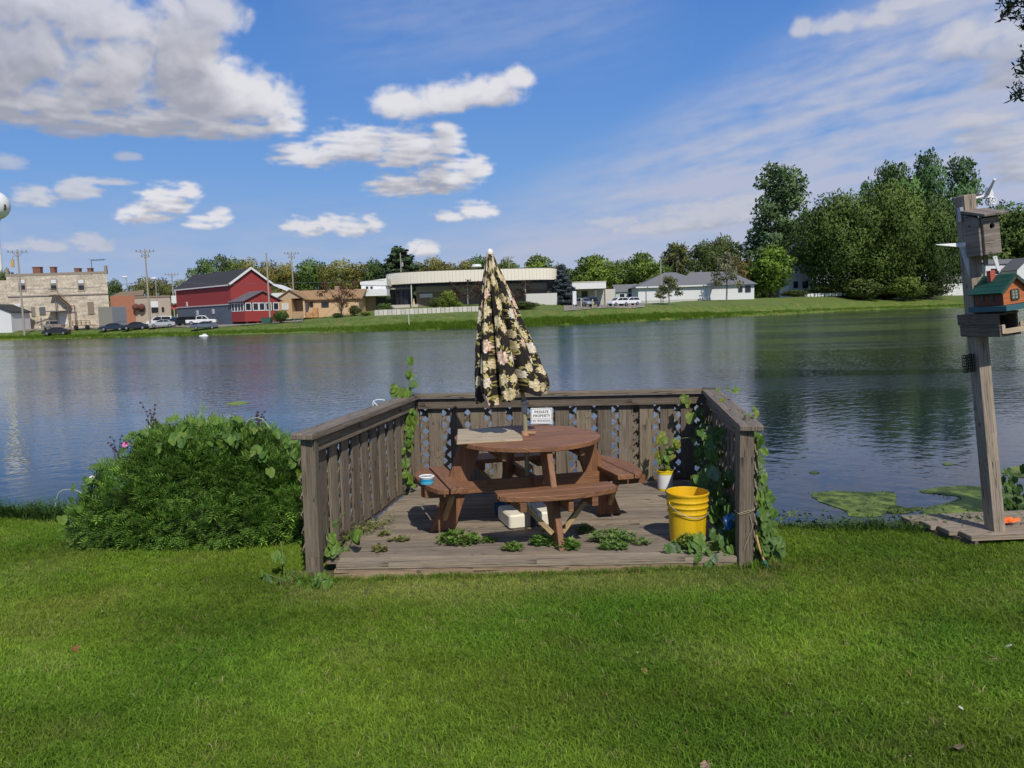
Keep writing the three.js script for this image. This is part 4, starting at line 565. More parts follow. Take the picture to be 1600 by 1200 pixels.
kind('tall', [...randomLobes(4, 30, 0.29, 0.10, 0.92, 0.082, tallShape), [0, 0.5, 0, 0.10, 0.40, 0.10]], 7200, 0.0115, { hollow: 0.42 }, [0.85, 0.018, 14], [0.126, 0.200, 0.074], barkGrey);
kind('willow', randomLobes(5, 26, 0.40, 0.22, 0.86, 0.165, round), 21000, 0.0112, { droop: 0.9, clump: 2 }, [0.5, 0.03, 10], [0.137, 0.180, 0.041]);
kind('feather', randomLobes(6, 13, 0.30, 0.35, 0.90, 0.13, vase), 6500, 0.014, { hollow: 0.38 }, [0.78, 0.022, 12], [0.122, 0.202, 0.058]);
kind('pine', Array.from({ length: 26 }, (_, i) => { const t = i / 26, a = i * 2.4, w = 0.34 * (1 - t) + 0.02; return [Math.cos(a) * w * 0.75, 0.14 + 0.82 * t, Math.sin(a) * w * 0.75, 0.05 + 0.13 * (1 - t), 0.045, 0.05 + 0.13 * (1 - t)]; }), 5600, 0.020, { hang: 0, hollow: 0.5 }, [0.95, 0.016, 10], [0.066, 0.107, 0.046]);
kind('spruce', Array.from({ length: 30 }, (_, i) => { const t = i / 30, a = i * 2.4, w = 0.34 * (1 - t) + 0.012; return [Math.cos(a) * w * 0.62, 0.05 + 0.92 * t, Math.sin(a) * w * 0.62, 0.05 + 0.14 * (1 - t), 0.04, 0.05 + 0.14 * (1 - t)]; }), 4800, 0.021, { hollow: 0.5 }, [0.9, 0.02, 6], [0.089, 0.114, 0.128]);
kind('sparse', randomLobes(9, 12, 0.27, 0.30, 0.9, 0.11, tallShape), 1300, 0.019, { hollow: 0.6 }, [0.75, 0.014, 12], [0.234, 0.221, 0.103], barkGrey);
kind('wilted', randomLobes(10, 16, 0.62, 0.35, 0.95, 0.14, vase), 1000, 0.020, { hollow: 0.7 }, [0.5, 0.020, 16], [0.17, 0.085, 0.045], barkMat);
kind('bush', randomLobes(12, 12, 0.34, 0.22, 0.76, 0.22, round), 2300, 0.030, { floor: -0.05 }, [0.3, 0.03, 4], [0.133, 0.175, 0.046]);
const tintCache = new Map();
function tinted(m, k) { const key = m.uuid + k.join(); if (!tintCache.has(key)) { const q = m.clone(); q.color.setRGB(m.color.r * k[0], m.color.g * k[1], m.color.b * k[2]); tintCache.set(key, q); } return tintCache.get(key); }
let treeTurn = 0;
function tree(kindName, name, label, px, z, top, widthPx, tintK, category = 'tree', group, foot) {
  const K = KIND[kindName], p = groundAt(px, z), H = at(px, top, z).y - p.y, W = widthPx * z / F;
  const o = thing(name, label, category, p, treeTurn += 1.7, group);
  mesh('trunk', K.trunk, K.bark, o); mesh('crown', K.crown, tintK ? tinted(K.m, tintK) : K.m, o);
  const base = { round: 0.82, roundb: 0.9, bright: 0.8, tall: 0.62, willow: 1.08, feather: 0.78, pine: 0.62, spruce: 0.6, sparse: 0.66, wilted: 1.15, bush: 0.95 }[kindName];
  o.scale.set(W / base, H, W / base); return o;
}
const G1 = 'trees behind the town';
const back = [
  ['round', 8, 230, 419, 60, [0.7, 0.7, 0.8], 'dark tree showing over the roof of the stone block'], ['round', 181, 215, 434, 34, [0.8, 0.85, 1], 'small tree in the gap between stone block and brick shop'], ['roundb', 222, 250, 440, 40, null, 'low tree behind the tall crossarm pole'], ['roundb', 248, 240, 432, 56, [1.1, 1, 1], 'olive tree above the roof of the tan shop'], ['roundb', 283, 235, 436, 50, [1, 1, 1], 'olive tree at the left end of the barn roof'],
  ['feather', 333, 218, 397, 64, [1, 0.95, 1], 'tree rising behind the left half of the barn roof'], ['round', 374, 222, 400, 60, [1.1, 1.05, 1], 'tree behind the barn ridge'], ['roundb', 408, 214, 403, 62, [1.2, 1, 0.9], 'yellowish tree behind the barn gable'], ['roundb', 436, 208, 410, 58, [1.35, 1.1, 0.9], 'yellow green tree between barn and bungalow pole'], ['round', 455, 230, 420, 40, [0.7, 0.8, 0.9], 'dark tree behind the bungalow pole'],
  ['round', 492, 214, 402, 68, [0.85, 0.95, 0.9], 'dense dark green tree over the bungalow roof'], ['roundb', 541, 206, 406, 74, [1.3, 1.15, 1], 'broad yellow green tree behind the white shop'], ['round', 520, 235, 412, 50, [0.8, 0.9, 0.9], 'tree squeezed between the dark and the yellow green tree'], ['round', 590, 232, 402, 50, [0.65, 0.75, 0.8], 'dark tree left of the big pine'], ['pine', 628, 212, 383, 100, null, 'big dark pine above the left end of the curved roof', 'pine_tree'],
  ['roundb', 672, 226, 402, 62, [1.15, 1, 0.9], 'olive tree right of the big pine'], ['roundb', 716, 232, 405, 66, [1.15, 1, 0.9], 'olive tree above the middle of the curved roof'], ['round', 755, 236, 397, 64, [0.7, 0.8, 0.8], 'dark tree left of the parasol tip'], ['round', 792, 240, 402, 46, [1, 1, 0.9], 'tree right behind the parasol tip'], ['bright', 843, 236, 395, 64, [0.85, 0.85, 0.9], 'bright tree above the right end of the curved roof'], ['round', 878, 250, 410, 46, [0.9, 0.9, 0.9], 'tree peeking over the blue spruce'],
  ['bright', 928, 236, 395, 84, null, 'bright green broad tree above the white canopy'], ['round', 968, 240, 404, 50, [1, 1.05, 0.9], 'tree between the bright tree and the bare pole'], ['bright', 1004, 238, 391, 66, [0.8, 0.82, 0.9], 'tree left of the bare pale pole'], ['sparse', 1058, 242, 373, 62, [0.75, 0.85, 0.6], 'thin dark tree behind the grey hipped roof', 'bare_tree'], ['round', 1056, 248, 378, 54, [0.62, 0.62, 0.7], 'dark tree above the garage ridge'], ['round', 1098, 250, 373, 60, [0.7, 0.68, 0.8], 'dark brownish tree behind the garage'], ['round', 1132, 254, 364, 62, [0.8, 0.72, 0.8], 'reddish dark tree left of the tall poplar'], ['roundb', 1150, 240, 398, 56, [0.9, 0.7, 0.8], 'low brownish tree beside the farmhouse'], ['round', 1028, 240, 408, 46, [0.7, 0.8, 0.8], 'low dark tree behind the left end of the garage'],
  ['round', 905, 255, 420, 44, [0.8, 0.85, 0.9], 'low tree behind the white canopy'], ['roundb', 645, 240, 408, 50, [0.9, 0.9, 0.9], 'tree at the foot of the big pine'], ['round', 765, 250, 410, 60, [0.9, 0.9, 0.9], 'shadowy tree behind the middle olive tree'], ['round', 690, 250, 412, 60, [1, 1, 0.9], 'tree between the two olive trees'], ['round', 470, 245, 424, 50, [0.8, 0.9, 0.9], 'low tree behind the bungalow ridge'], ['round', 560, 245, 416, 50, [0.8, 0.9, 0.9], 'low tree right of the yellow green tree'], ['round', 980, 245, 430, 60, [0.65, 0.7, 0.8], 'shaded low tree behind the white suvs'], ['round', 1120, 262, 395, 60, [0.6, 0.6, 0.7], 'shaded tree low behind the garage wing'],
];
for (const [k, px, z, top, w, t, l, n] of back) tree(k, n ?? 'town_tree', l, px, z, top, w, t, 'tree', G1);
const G2 = 'tall trees on the right bank';
tree('tall', 'poplar_tree', 'tall loose poplar towering left of the dense grove', 1218, 300, 245, 136, null, 'tree', G2);
tree('bright', 'maple_tree', 'bright green young maple in front of the farmhouse', 1204, 236, 378, 78, [0.85, 0.95, 0.8], 'tree', G2);
tree('willow', 'willow_tree', 'broad drooping tree at the left of the dense grove', 1315, 258, 292, 165, [0.70, 0.82, 0.7], 'tree', G2);
tree('willow', 'willow_tree', 'broad drooping tree in the middle of the dense grove', 1385, 262, 276, 150, [0.86, 0.97, 0.82], 'tree', G2);
tree('willow', 'willow_tree', 'dark tree at the right of the dense grove beside the leaning post', 1452, 262, 300, 120, [0.62, 0.78, 0.75], 'tree', G2);
tree('feather', 'ash_tree', 'feathery tree top rising over the middle of the grove', 1398, 292, 247, 92, [0.9, 0.95, 0.9], 'tree', G2);
tree('feather', 'ash_tree', 'highest feathery tree top left of the nest box', 1468, 300, 234, 100, [0.72, 0.85, 0.95], 'tree', G2);
tree('round', 'bank_tree', 'tree right of the nest box behind the white house', 1566, 330, 312, 120, [0.85, 0.9, 0.9], 'tree', G2);
tree('round', 'bank_tree', 'tree at the frame edge right of the nest box', 1612, 330, 322, 110, [0.85, 0.9, 0.9], 'tree', G2);
tree('round', 'bank_tree', 'low dark tree filling the gap between poplar and maple', 1172, 275, 405, 60, [0.7, 0.75, 0.8], 'tree', G2);
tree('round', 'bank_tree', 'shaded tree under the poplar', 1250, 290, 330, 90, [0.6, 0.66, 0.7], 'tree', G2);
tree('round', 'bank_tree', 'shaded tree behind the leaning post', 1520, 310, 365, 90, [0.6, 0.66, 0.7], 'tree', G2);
for (const [px, z, top, w, l] of [[1668, 300, 330, 110, 'tree beyond the right edge, first past the nest box trees'], [1740, 290, 345, 120, 'tree beyond the right edge, second past the nest box trees'], [1830, 270, 340, 130, 'tree beyond the right edge, third past the nest box trees'], [1930, 260, 330, 140, 'outermost tree beyond the right edge']]) tree('round', 'bank_tree', l, px, z, top, w, [0.85, 0.9, 0.9], 'tree', G2);
for (const [px, z, top, w, t, l] of [[1342, 250, 432, 70, [0.8, 0.85, 0.8], 'low bush under the middle of the grove at the water'], [1415, 250, 428, 60, [1.2, 1.25, 0.9], 'light green bush at the water below the grove'], [1450, 256, 436, 60, [0.45, 0.5, 0.5], 'dark bush left of the white garage'], [1282, 256, 440, 50, [0.6, 0.65, 0.6], 'dark bush beside the farmhouse fence'], [1240, 250, 452, 44, [0.7, 0.75, 0.7], 'low bush at the foot of the maple'], [1385, 258, 448, 60, [0.5, 0.55, 0.5], 'dark low bush in the middle of the grove']]) tree('bush', 'shrub', l, px, z, top, w, t, 'bush', 'bushes on the right bank');
tree('sparse', 'young_tree', 'small dark tree on the lawn before the long garage', 1046, 180, 428, 42, [0.62, 0.72, 0.5], 'tree');
tree('sparse', 'young_tree', 'thin twig like tree just left of the small dark tree', 1036, 186, 445, 26, [0.8, 0.7, 0.6], 'tree');
tree('sparse', 'young_tree', 'slim silvery tree at the corner of the garage wing', 1135, 206, 389, 50, [1.0, 1.05, 1.25], 'tree');
tree('wilted', 'bare_shrub', 'wide half bare reddish tree in front of the white shop', 533, 150, 438, 64, null, 'tree');
tree('wilted', 'bare_shrub', 'leafless purple shrub left of the closed parasol', 733, 158, 437, 52, [0.55, 0.5, 0.7], 'shrub');
tree('wilted', 'bare_shrub', 'leafless purple shrub right of the closed parasol', 806, 158, 438, 56, [0.5, 0.45, 0.6], 'shrub');
tree('spruce', 'blue_spruce', 'blue green spruce at the right end of the curved roof building', 879, 172, 411, 46, null, 'tree');
for (const [px, z, top, w, t, l] of [[439, 144, 483, 26, [0.7, 0.85, 0.8], 'round dark bush by the green dumpster'], [554, 152, 475, 20, [0.7, 0.75, 0.8], 'dark upright bush at the right end of the bungalow'], [600, 150, 472, 28, [0.75, 0.95, 0.8], 'clipped round bush by the entrance of the curved roof building'], [679, 156, 463, 22, [0.8, 0.75, 0.8], 'small bush below the white sign'], [701, 151, 450, 32, [1.2, 1.2, 0.7], 'golden pointed bush above the retaining wall'], [716, 154, 470, 16, [1.7, 1.6, 1.2], 'pale small bush right of the golden bush'], [814, 152, 470, 60, [0.7, 0.75, 0.7], 'low dark bed of plants right of the closed parasol'], [1345, 250, 455, 50, [0.7, 0.7, 0.7], 'low shrub behind the water in front of the grove'], [527, 150, 488, 18, [0.8, 0.9, 0.8], 'low plant at the foot of the half bare tree'], [570, 148, 487, 18, [1.2, 1.1, 0.9], 'light low plant before the brown shop wall']]) tree('bush', 'garden_bush', l, px, z, top, w, t, 'bush', 'garden bushes across the pond');

{ // the woods that close the view behind everything
  const R = rng(515), places = []; for (let i = 0; i < 300; i++) { const px = -80 + 1800 * (i + R()) / 300, z = 380 + 120 * R(), x = (px - 800) / F * z, k = 0.7 + 0.6 * R(), f = 0.7 + 0.5 * R(); places.push([x, landHeight(x, -z) - 1, -z, R() * 6.283, 11 * k, 0.75 * f, 0.8 * f, 0.8 * f]); }
  tag(scatter('distant_woods', KIND.bush.crown, KIND.bush.m, places), 'far band of woods behind the houses', 'woods', null, 'stuff');
}

// ---------------------------------------------------------------- the deck; it leans a little to the right
const TILT = 0.0105, DECK_Y = 0.10, deckQ = new THREE.Quaternion().setFromAxisAngle(V(0, 0, 1), -TILT);
const deckPoint = (x, h, z) => V(x + h * TILT, DECK_Y - TILT * x + h, z);
function deckThing(name, label, category, x, h, z, turn = 0, group) { const o = thing(name, label, category, deckPoint(x, h, z), 0, group); o.quaternion.copy(deckQ).multiply(new THREE.Quaternion().setFromAxisAngle(V(0, 1, 0), turn)); return o; }
const ZF = 1.15, ZB = -1.25, lineL = (z) => -1.405 + 0.42 * (ZF - z) / (ZF - ZB), lineR = (z) => 1.575 + 0.345 * (ZF - z) / (ZF - ZB);
const deck = deckThing('wooden_deck', 'weathered grey wooden deck with railings and lattice reaching over the pond', 'deck', 0, 0, -6.2);
{
  const R = rng(606), up = V(0, 1, 0), pick = (a) => a[Math.floor(R() * a.length)];
  // floor: planks side by side, ends not quite in line
  const n = 17, pitch = (ZF - ZB + 0.02) / n;
  for (let i = 0; i < n; i++) { const z = ZF - pitch * (i + 0.5), y = -0.019 + (R() - 0.5) * 0.004, l = lineL(z) + (i === 0 ? 0.17 : 0.03 + 0.02 * R()), r = lineR(z) - (i === 0 ? 0.10 : 0.02 + 0.03 * R()); board('floor_plank', deck, pick(floorBoards), V(l, y + (R() - 0.5) * 0.003, z), V(r, y, z + (R() - 0.5) * 0.004), pitch - 0.009 - 0.004 * R(), 0.038, up, 0.005, (R() - 0.5) * 0.006); }
  board('fascia_board', deck, std([1.35, 1.1, 0.85], 0.9, woodGrey), V(-1.24, -0.085, ZF - 0.03), V(1.46, -0.085, ZF - 0.03), 0.09, 0.036, V(0, 0, 1));
  for (const x of [-1.1, -0.35, 0.4, 1.2]) board('joist', deck, greyBoards[3], V(x, -0.11, ZF - 0.06), V(x + 0.35, -0.11, ZB), 0.04, 0.14, up);
  // posts
  const post = (x, z, y0, y1, w = 0.094) => board('post', deck, greyBoards[0], V(x, y0, z), V(x, y1, z), w, w, V(0, 0, 1), 0.007);
  post(lineL(ZF) + 0.035, ZF - 0.03, -0.16, 0.862); post(lineR(ZF) - 0.04, ZF - 0.03, -0.16, 0.862);
  post(lineL(ZB) + 0.02, ZB - 0.02, -0.8, 0.862); post(lineR(ZB) - 0.02, ZB - 0.02, -0.8, 0.862); for (const x of [-0.35, 0.45, 1.2]) post(x, ZB - 0.10, -1.4, 0.80);
  // railings: cap, face board, upright boards, two layers of lattice
  const side = (A, B, inward, nb, w, skipEnds) => {
    const d = B.clone().sub(A), len = d.length(); d.normalize();
    const P = (s, h, off) => A.clone().addScaledVector(d, s).addScaledVector(inward, off).setY(h);
    board('cap_rail', deck, pick([greyBoards[1], greyBoards[4]]), P(-0.06, 0.880, 0.015), P(len + 0.06, 0.880, 0.015), 0.150, 0.038, up, 0.005);
    board('face_rail', deck, pick(greyBoards), P(skipEnds, 0.805, 0.038), P(len - skipEnds, 0.805, 0.038), 0.092, 0.036, inward, 0.005);
    board('base_rail', deck, greyBoards[3], P(0.05, 0.03, -0.012), P(len - 0.05, 0.03, -0.012), 0.085, 0.034, inward, 0.005);
    for (let i = 0; i < nb; i++) { const s = skipEnds + 0.06 + (len - 2 * skipEnds - 0.12) * (i + 0.5) / nb + (R() - 0.5) * 0.02, lean = (R() - 0.5) * 0.014; board('baluster_board', deck, pick(greyBoards), P(s, 0.012 + 0.02 * R(), 0.004 - 0.004), P(s + lean, 0.775 + 0.02 * R(), 0.0), w * (0.94 + 0.1 * R()), 0.019, inward, 0.003, (R() - 0.5) * 0.008); }
    const h0 = 0.02, h1 = 0.80, gap = 0.118;
    for (const [dir, off, m] of [[1, -0.022, greyBoards[1]], [-1, -0.031, greyBoards[4]]]) for (let c = -h1; c < len + h1; c += gap) { // strips at 45 degrees, cut to the panel
      let s0 = dir > 0 ? c : c + (h1 - h0), s1 = dir > 0 ? c + (h1 - h0) : c, y0 = h0, y1 = h1; const k = dir;
      if (s0 < 0) { y0 += -s0 / k * 1; s0 = 0; } if (s0 > len) { y0 += (s0 - len) * 1; s0 = len; } if (s1 > len) { y1 -= (s1 - len); s1 = len; } if (s1 < 0) { y1 -= -s1; s1 = 0; }
      if (y1 - y0 < 0.06) continue; board('lattice_slat', deck, m, P(s0, y0, off), P(s1, y1, off), 0.034, 0.008, inward, 0.0015);
    }
  };
  const FL = V(lineL(ZF), 0, ZF), FR = V(lineR(ZF), 0, ZF), BL = V(lineL(ZB), 0, ZB), BR = V(lineR(ZB), 0, ZB);
  side(FL, BL, V(0.985, 0, 0.17).normalize(), 10, 0.135, 0.10);
  side(FR, BR, V(-0.99, 0, -0.14).normalize(), 10, 0.135, 0.10);
  side(BL, BR, V(0, 0, 1), 13, 0.138, 0.06);
}
// ---------------------------------------------------------------- round picnic table
const TX = 0.10, TZ = -6.02, PSI = 16 * RAD;
const table = deckThing('picnic_table', 'round reddish brown picnic table with four attached benches on the deck', 'picnic table', TX, 0, TZ, PSI);
const TOP = 0.70;
{
  const R = rng(707), pick = () => brownWood[Math.floor(R() * 3)];
  const planUV = (g, along) => { const p = g.attributes.position, uv = g.attributes.uv, o = R() * 5; for (let i = 0; i < p.count; i++) { if (along === 'x') uv.setXY(i, p.getX(i) + o, p.getZ(i) + p.getY(i) * 0.7 + o); else uv.setXY(i, p.getZ(i) + o, p.getX(i) + p.getY(i) * 0.7 + o); } return g; };
  const slabShape = (pts, t, y) => extrude(pts, t - 0.008, 0.004).rotateX(-Math.PI / 2).translate(0, y + 0.004, 0);
  const rad = 0.572, nb = 8, w = 2 * rad / nb, topGroup = [];
  for (let i = 0; i < nb; i++) { const a = -rad + i * w + 0.0006, b = a + w - 0.0012, pts = [], k = 9; for (let j = 0; j <= k; j++) { const y = lerp(a, b, j / k); pts.push([Math.sqrt(Math.max(0.0004, rad * rad - y * y)), y]); } for (let j = k; j >= 0; j--) { const y = lerp(a, b, j / k); pts.push([-Math.sqrt(Math.max(0.0004, rad * rad - y * y)), y]); } mesh('tabletop_plank', planUV(slabShape(pts, 0.036, TOP - 0.036), 'x'), brownWood[(i * 2) % 3 === 1 ? 2 : 0], table); }
  for (const x of [-0.3, 0.3]) board('cleat', table, brownWood[1], V(x, TOP - 0.075, -0.42), V(x, TOP - 0.075, 0.42), 0.04, 0.075, V(0, 1, 0));
  board('beam', table, brownWood[0], V(-0.86, 0.335, 0.045), V(0.86, 0.335, 0.045), 0.09, 0.038, V(0, 0, 1)); board('beam', table, brownWood[2], V(0.045, 0.3355, -0.86), V(0.045, 0.3355, 0.86), 0.088, 0.038, V(1, 0, 0));
  for (let q = 0; q < 4; q++) {
    const a = q * Math.PI / 2, out = V(Math.sin(a), 0, Math.cos(a)), tan = V(Math.cos(a), 0, -Math.sin(a)), rot = new THREE.Matrix4().makeRotationY(a);
    // leg: a board cut level at both ends, leaning outwards; drawn in the plane of radius and height
    const lg = extrude([[0.70 - 0.095, 0.002], [0.70 + 0.095, 0.002], [0.46 + 0.085, TOP - 0.038], [0.46 - 0.085, TOP - 0.038]], 0.036, 0.004).translate(0, 0, -0.018); { const p = lg.attributes.position, uv = lg.attributes.uv; for (let i = 0; i < p.count; i++) uv.setXY(i, p.getY(i), p.getX(i) + p.getZ(i) + q * 0.37); }
    mesh('leg', lg.rotateY(-Math.PI / 2).applyMatrix4(rot), brownWood[q % 3], table);
    const arc = (r0, r1, half, curved) => { const pts = []; if (!curved) return [[-half, r0], [half, r0], [half + 0.01, r1], [-half - 0.01, r1]]; pts.push([-0.43, r0], [0.43, r0], [0.437, r0 + 0.035]); for (let j = 0; j <= 10; j++) { const t = lerp(0.40, -0.40, j / 10); pts.push([t, r1 - 0.085 * Math.pow(Math.abs(t) / 0.4, 2.2)]); } pts.push([-0.437, r0 + 0.035]); return pts; };
    const bench = (pts, y) => { const g = planUV(slabShape(pts.map(([x, y2]) => [x, -y2]).reverse(), 0.038, 0.382), 'x'); return g.applyMatrix4(rot); };
    mesh('bench_board', bench(arc(0.585, 0.712, 0.43, false)), pick(), table); mesh('bench_board', bench(arc(0.724, 0.885, 0.4, true)), pick(), table);
    for (const s of [-0.30, 0.22]) mesh('bench_cleat', box(0.045, 0.06, 0.26, s, 0.35, 0.735).applyMatrix4(rot), brownWood[1], table);
    for (const s of [-1, 1]) { const A = out.clone().multiplyScalar(0.66).addScaledVector(tan, s * 0.24).setY(0.325), B = out.clone().multiplyScalar(0.685).addScaledVector(tan, s * 0.035).setY(0.10); board('brace', table, std([0.9, 0.8, 0.55], 0.8, woodPale), A, B, 0.034, 0.03, out); }
  }
}
// ---------------------------------------------------------------- closed parasol with a flower print
const clothTexture = (() => {
  const S = 1024, c = document.createElement('canvas'); c.width = c.height = S; const x = c.getContext('2d'), R = rng(808);
  x.fillStyle = '#231b17'; x.fillRect(0, 0, S, S);
  const leaf = (px, py, l, w, a, col) => { x.save(); x.translate(px, py); x.rotate(a); x.fillStyle = col; x.beginPath(); x.moveTo(0, 0); x.quadraticCurveTo(l * 0.5, -w, l, 0); x.quadraticCurveTo(l * 0.5, w, 0, 0); x.fill(); x.strokeStyle = 'rgba(40,36,10,0.45)'; x.lineWidth = 1.5; x.beginPath(); x.moveTo(0, 0); x.lineTo(l * 0.9, 0); x.stroke(); x.restore(); };
  const bloom = (px, py, r, tones) => { for (let ring = 3; ring >= 0; ring--) { const n = 5 + ring * 2; for (let i = 0; i < n; i++) { const a = i / n * 6.283 + ring * 0.7 + R() * 0.4, d = r * (0.18 + ring * 0.2), s = r * (0.30 + 0.06 * R()); x.fillStyle = tones[(ring + i) % tones.length]; x.beginPath(); x.ellipse(px + Math.cos(a) * d, py + Math.sin(a) * d, s, s * 0.72, a, 0, 6.3); x.fill(); x.strokeStyle = 'rgba(90,60,40,0.28)'; x.lineWidth = 1.6; x.stroke(); } } x.fillStyle = 'rgba(120,90,40,0.6)'; x.beginPath(); x.arc(px, py, r * 0.12, 0, 6.3); x.fill(); };
  const creams = ['#dfcfa2', '#ecdfbc', '#c8b688', '#e4d4aa'], pinks = ['#dcb8a0', '#ead2bc', '#cf9f8c', '#f0dfca'], whites = ['#f4eede', '#e6dcc6', '#d8c9b4'];
  const greens = ['#a39a4e', '#bdb165', '#857d3c', '#cfc27c'];
  const spots = []; for (let k = 0; k < 900 && spots.length < 54; k++) { const px = R() * S, py = R() * S, r = 36 + R() * 30; if (spots.every(([a, b, q]) => { const dx = Math.min(Math.abs(a - px), S - Math.abs(a - px)), dy = Math.min(Math.abs(b - py), S - Math.abs(b - py)); return Math.hypot(dx, dy) > (q + r) * 0.98; })) spots.push([px, py, r]); }
  for (const [px, py, r] of spots) for (const ox of [-S, 0, S]) for (const oy of [-S, 0, S]) { if (px + ox < -200 || px + ox > S + 200 || py + oy < -200 || py + oy > S + 200) continue; const Q = rng(Math.round(px * 7 + py)); x.strokeStyle = '#8a8044'; x.lineWidth = 3; for (let i = 0; i < 9; i++) { const a = Q() * 6.283, d = r * (0.85 + 0.3 * Q()); leaf(px + ox + Math.cos(a) * d, py + oy + Math.sin(a) * d, r * (0.6 + 0.45 * Q()), r * 0.26, a + (Q() - 0.5) * 1.4, greens[Math.floor(Q() * 4)]); } const t = Q(); bloom(px + ox, py + oy, r, t < 0.68 ? creams : t < 0.82 ? pinks : whites); }
  const t = new THREE.CanvasTexture(c); t.colorSpace = THREE.SRGBColorSpace; t.wrapS = t.wrapT = THREE.RepeatWrapping; return t;
})();
{
  const o = deckThing('patio_umbrella', 'closed black parasol with cream flower print leaning over the round table', 'parasol', TX - 0.01, 0, TZ - 0.01);
  const base = o.position, L = (v) => v.clone().sub(base), poleM = std([0.30, 0.27, 0.16], 0.55, { metalness: 0.2 });
  const foot = V(0.105, 0.14, -6.03), joint = V(0.083, 1.06, -6.06), tip = V(-0.168, 2.235, -6.10), mid = V(-0.020, 1.10, -6.08);
  mesh('pole', [tube([L(foot), L(foot.clone().lerp(joint, 0.5)), L(joint)], 0.0185, 8, 14), tube([L(joint), L(joint.clone().lerp(V(-0.15, 2.2, -6.1), 0.5)), L(V(-0.15, 2.2, -6.1))], 0.0175, 8, 14)], poleM, o);
  mesh('tilt_joint', [new THREE.SphereGeometry(0.027, 14, 10).translate(...L(joint).toArray()), cyl(0.024, 0.024, 0.06, ...L(joint.clone().add(V(0, -0.05, 0))).toArray())], steel, o);
  mesh('collar', [cyl(0.032, 0.036, 0.03, ...L(V(0.088, 0.815, -6.04)).toArray(), 18), box(0.075, 0.014, 0.025, ...L(V(0.13, 0.823, -6.02)).toArray())], std([0.45, 0.25, 0.14], 0.6), o);
  // cloth hanging in eight folded panels
  const nt = 54, na = 208, pos = [], uv = [], idx = [], axis = mid.clone().sub(tip), R = rng(818), ph = Array.from({ length: 8 }, () => [R(), R(), R()]);
  const ribs = 8;
  for (let j = 0; j <= nt; j++) for (let i = 0; i <= na; i++) {
    const t = j / nt, a = i / na * Math.PI * 2, k = a / (Math.PI * 2) * ribs, f = k - Math.floor(k), q = ph[Math.floor(k) % ribs];
    const tall = Math.pow(t, 0.86), R0 = 0.022 + 0.268 * tall;
    // between ribs the cloth falls in, then bulges: narrow deep creases and wide rounded folds
    const crease = Math.exp(-Math.pow((f - 0.5 - 0.14 * (q[0] - 0.5)) / 0.085, 2)), fold = Math.cos((f - 0.5) * Math.PI * 2) * -1, small = Math.sin(f * Math.PI * 6 + q[1] * 6 + t * 2.2) * 0.026 + 0.045 * perlin.noise(Math.cos(a) * 2.2, t * 5, Math.sin(a) * 2.2) + 0.022 * perlin.noise(Math.cos(a) * 6, t * 16, Math.sin(a) * 6);
    const depth = sstep(0.02, 0.35, t);
    let r = R0 * (1 + depth * (0.10 * fold - 0.74 * crease + small * (0.6 + t)) + 0.08 * Math.cos(a - 0.3) * t);
    const len = 1.0 + (t > 0.8 ? (t - 0.8) * 5 : 0) * (0.035 * fold * (q[2] - 0.2) - 0.028 * Math.sin(a + 0.35) * 0 + 0.045 * -Math.cos(a) * 1.0 + 0.018 * Math.sin(a * 3 + 1));
    const c = tip.clone().addScaledVector(axis, t * len), flare = t > 0.9 ? 1 - (t - 0.9) * (1.1 + 0.7 * Math.sin(a * 5 + 1.3)) : 1; r *= flare;
    pos.push(c.x + Math.cos(a) * r - base.x, c.y - base.y, c.z + Math.sin(a) * r * 0.9 - base.z); uv.push(i / na * 1.9, t * 1.3 + 0.1);
  }
  for (let j = 0; j < nt; j++) for (let i = 0; i < na; i++) { const a = j * (na + 1) + i, d = a + na + 1; idx.push(a, a + 1, d, a + 1, d + 1, d); }
  const g = new THREE.BufferGeometry(); g.setAttribute('position', new THREE.Float32BufferAttribute(pos, 3)); g.setAttribute('uv', new THREE.Float32BufferAttribute(uv, 2)); g.setIndex(idx); g.computeVertexNormals();
  const weave = tex(128, 128, (u, v) => { const q = 0.5 + 0.25 * Math.sin(u * 6.283 * 32) + 0.25 * Math.sin(v * 6.283 * 32); return [q, q, q]; }, false, 12, 8);
  mesh('canopy', g, std([0.92, 0.90, 0.86], 0.9, { map: clothTexture, side: THREE.DoubleSide, bumpMap: weave, bumpScale: 0.0006 }), o);
  mesh('finial', [new THREE.SphereGeometry(0.026, 14, 10).scale(1, 1.3, 1).translate(...L(tip.clone().add(V(0.004, 0.0, 0))).toArray()), cyl(0.027, 0.030, 0.05, ...L(tip.clone().add(V(0.008, -0.045, 0))).toArray(), 16)], std([0.80, 0.76, 0.66], 0.7), o);
}
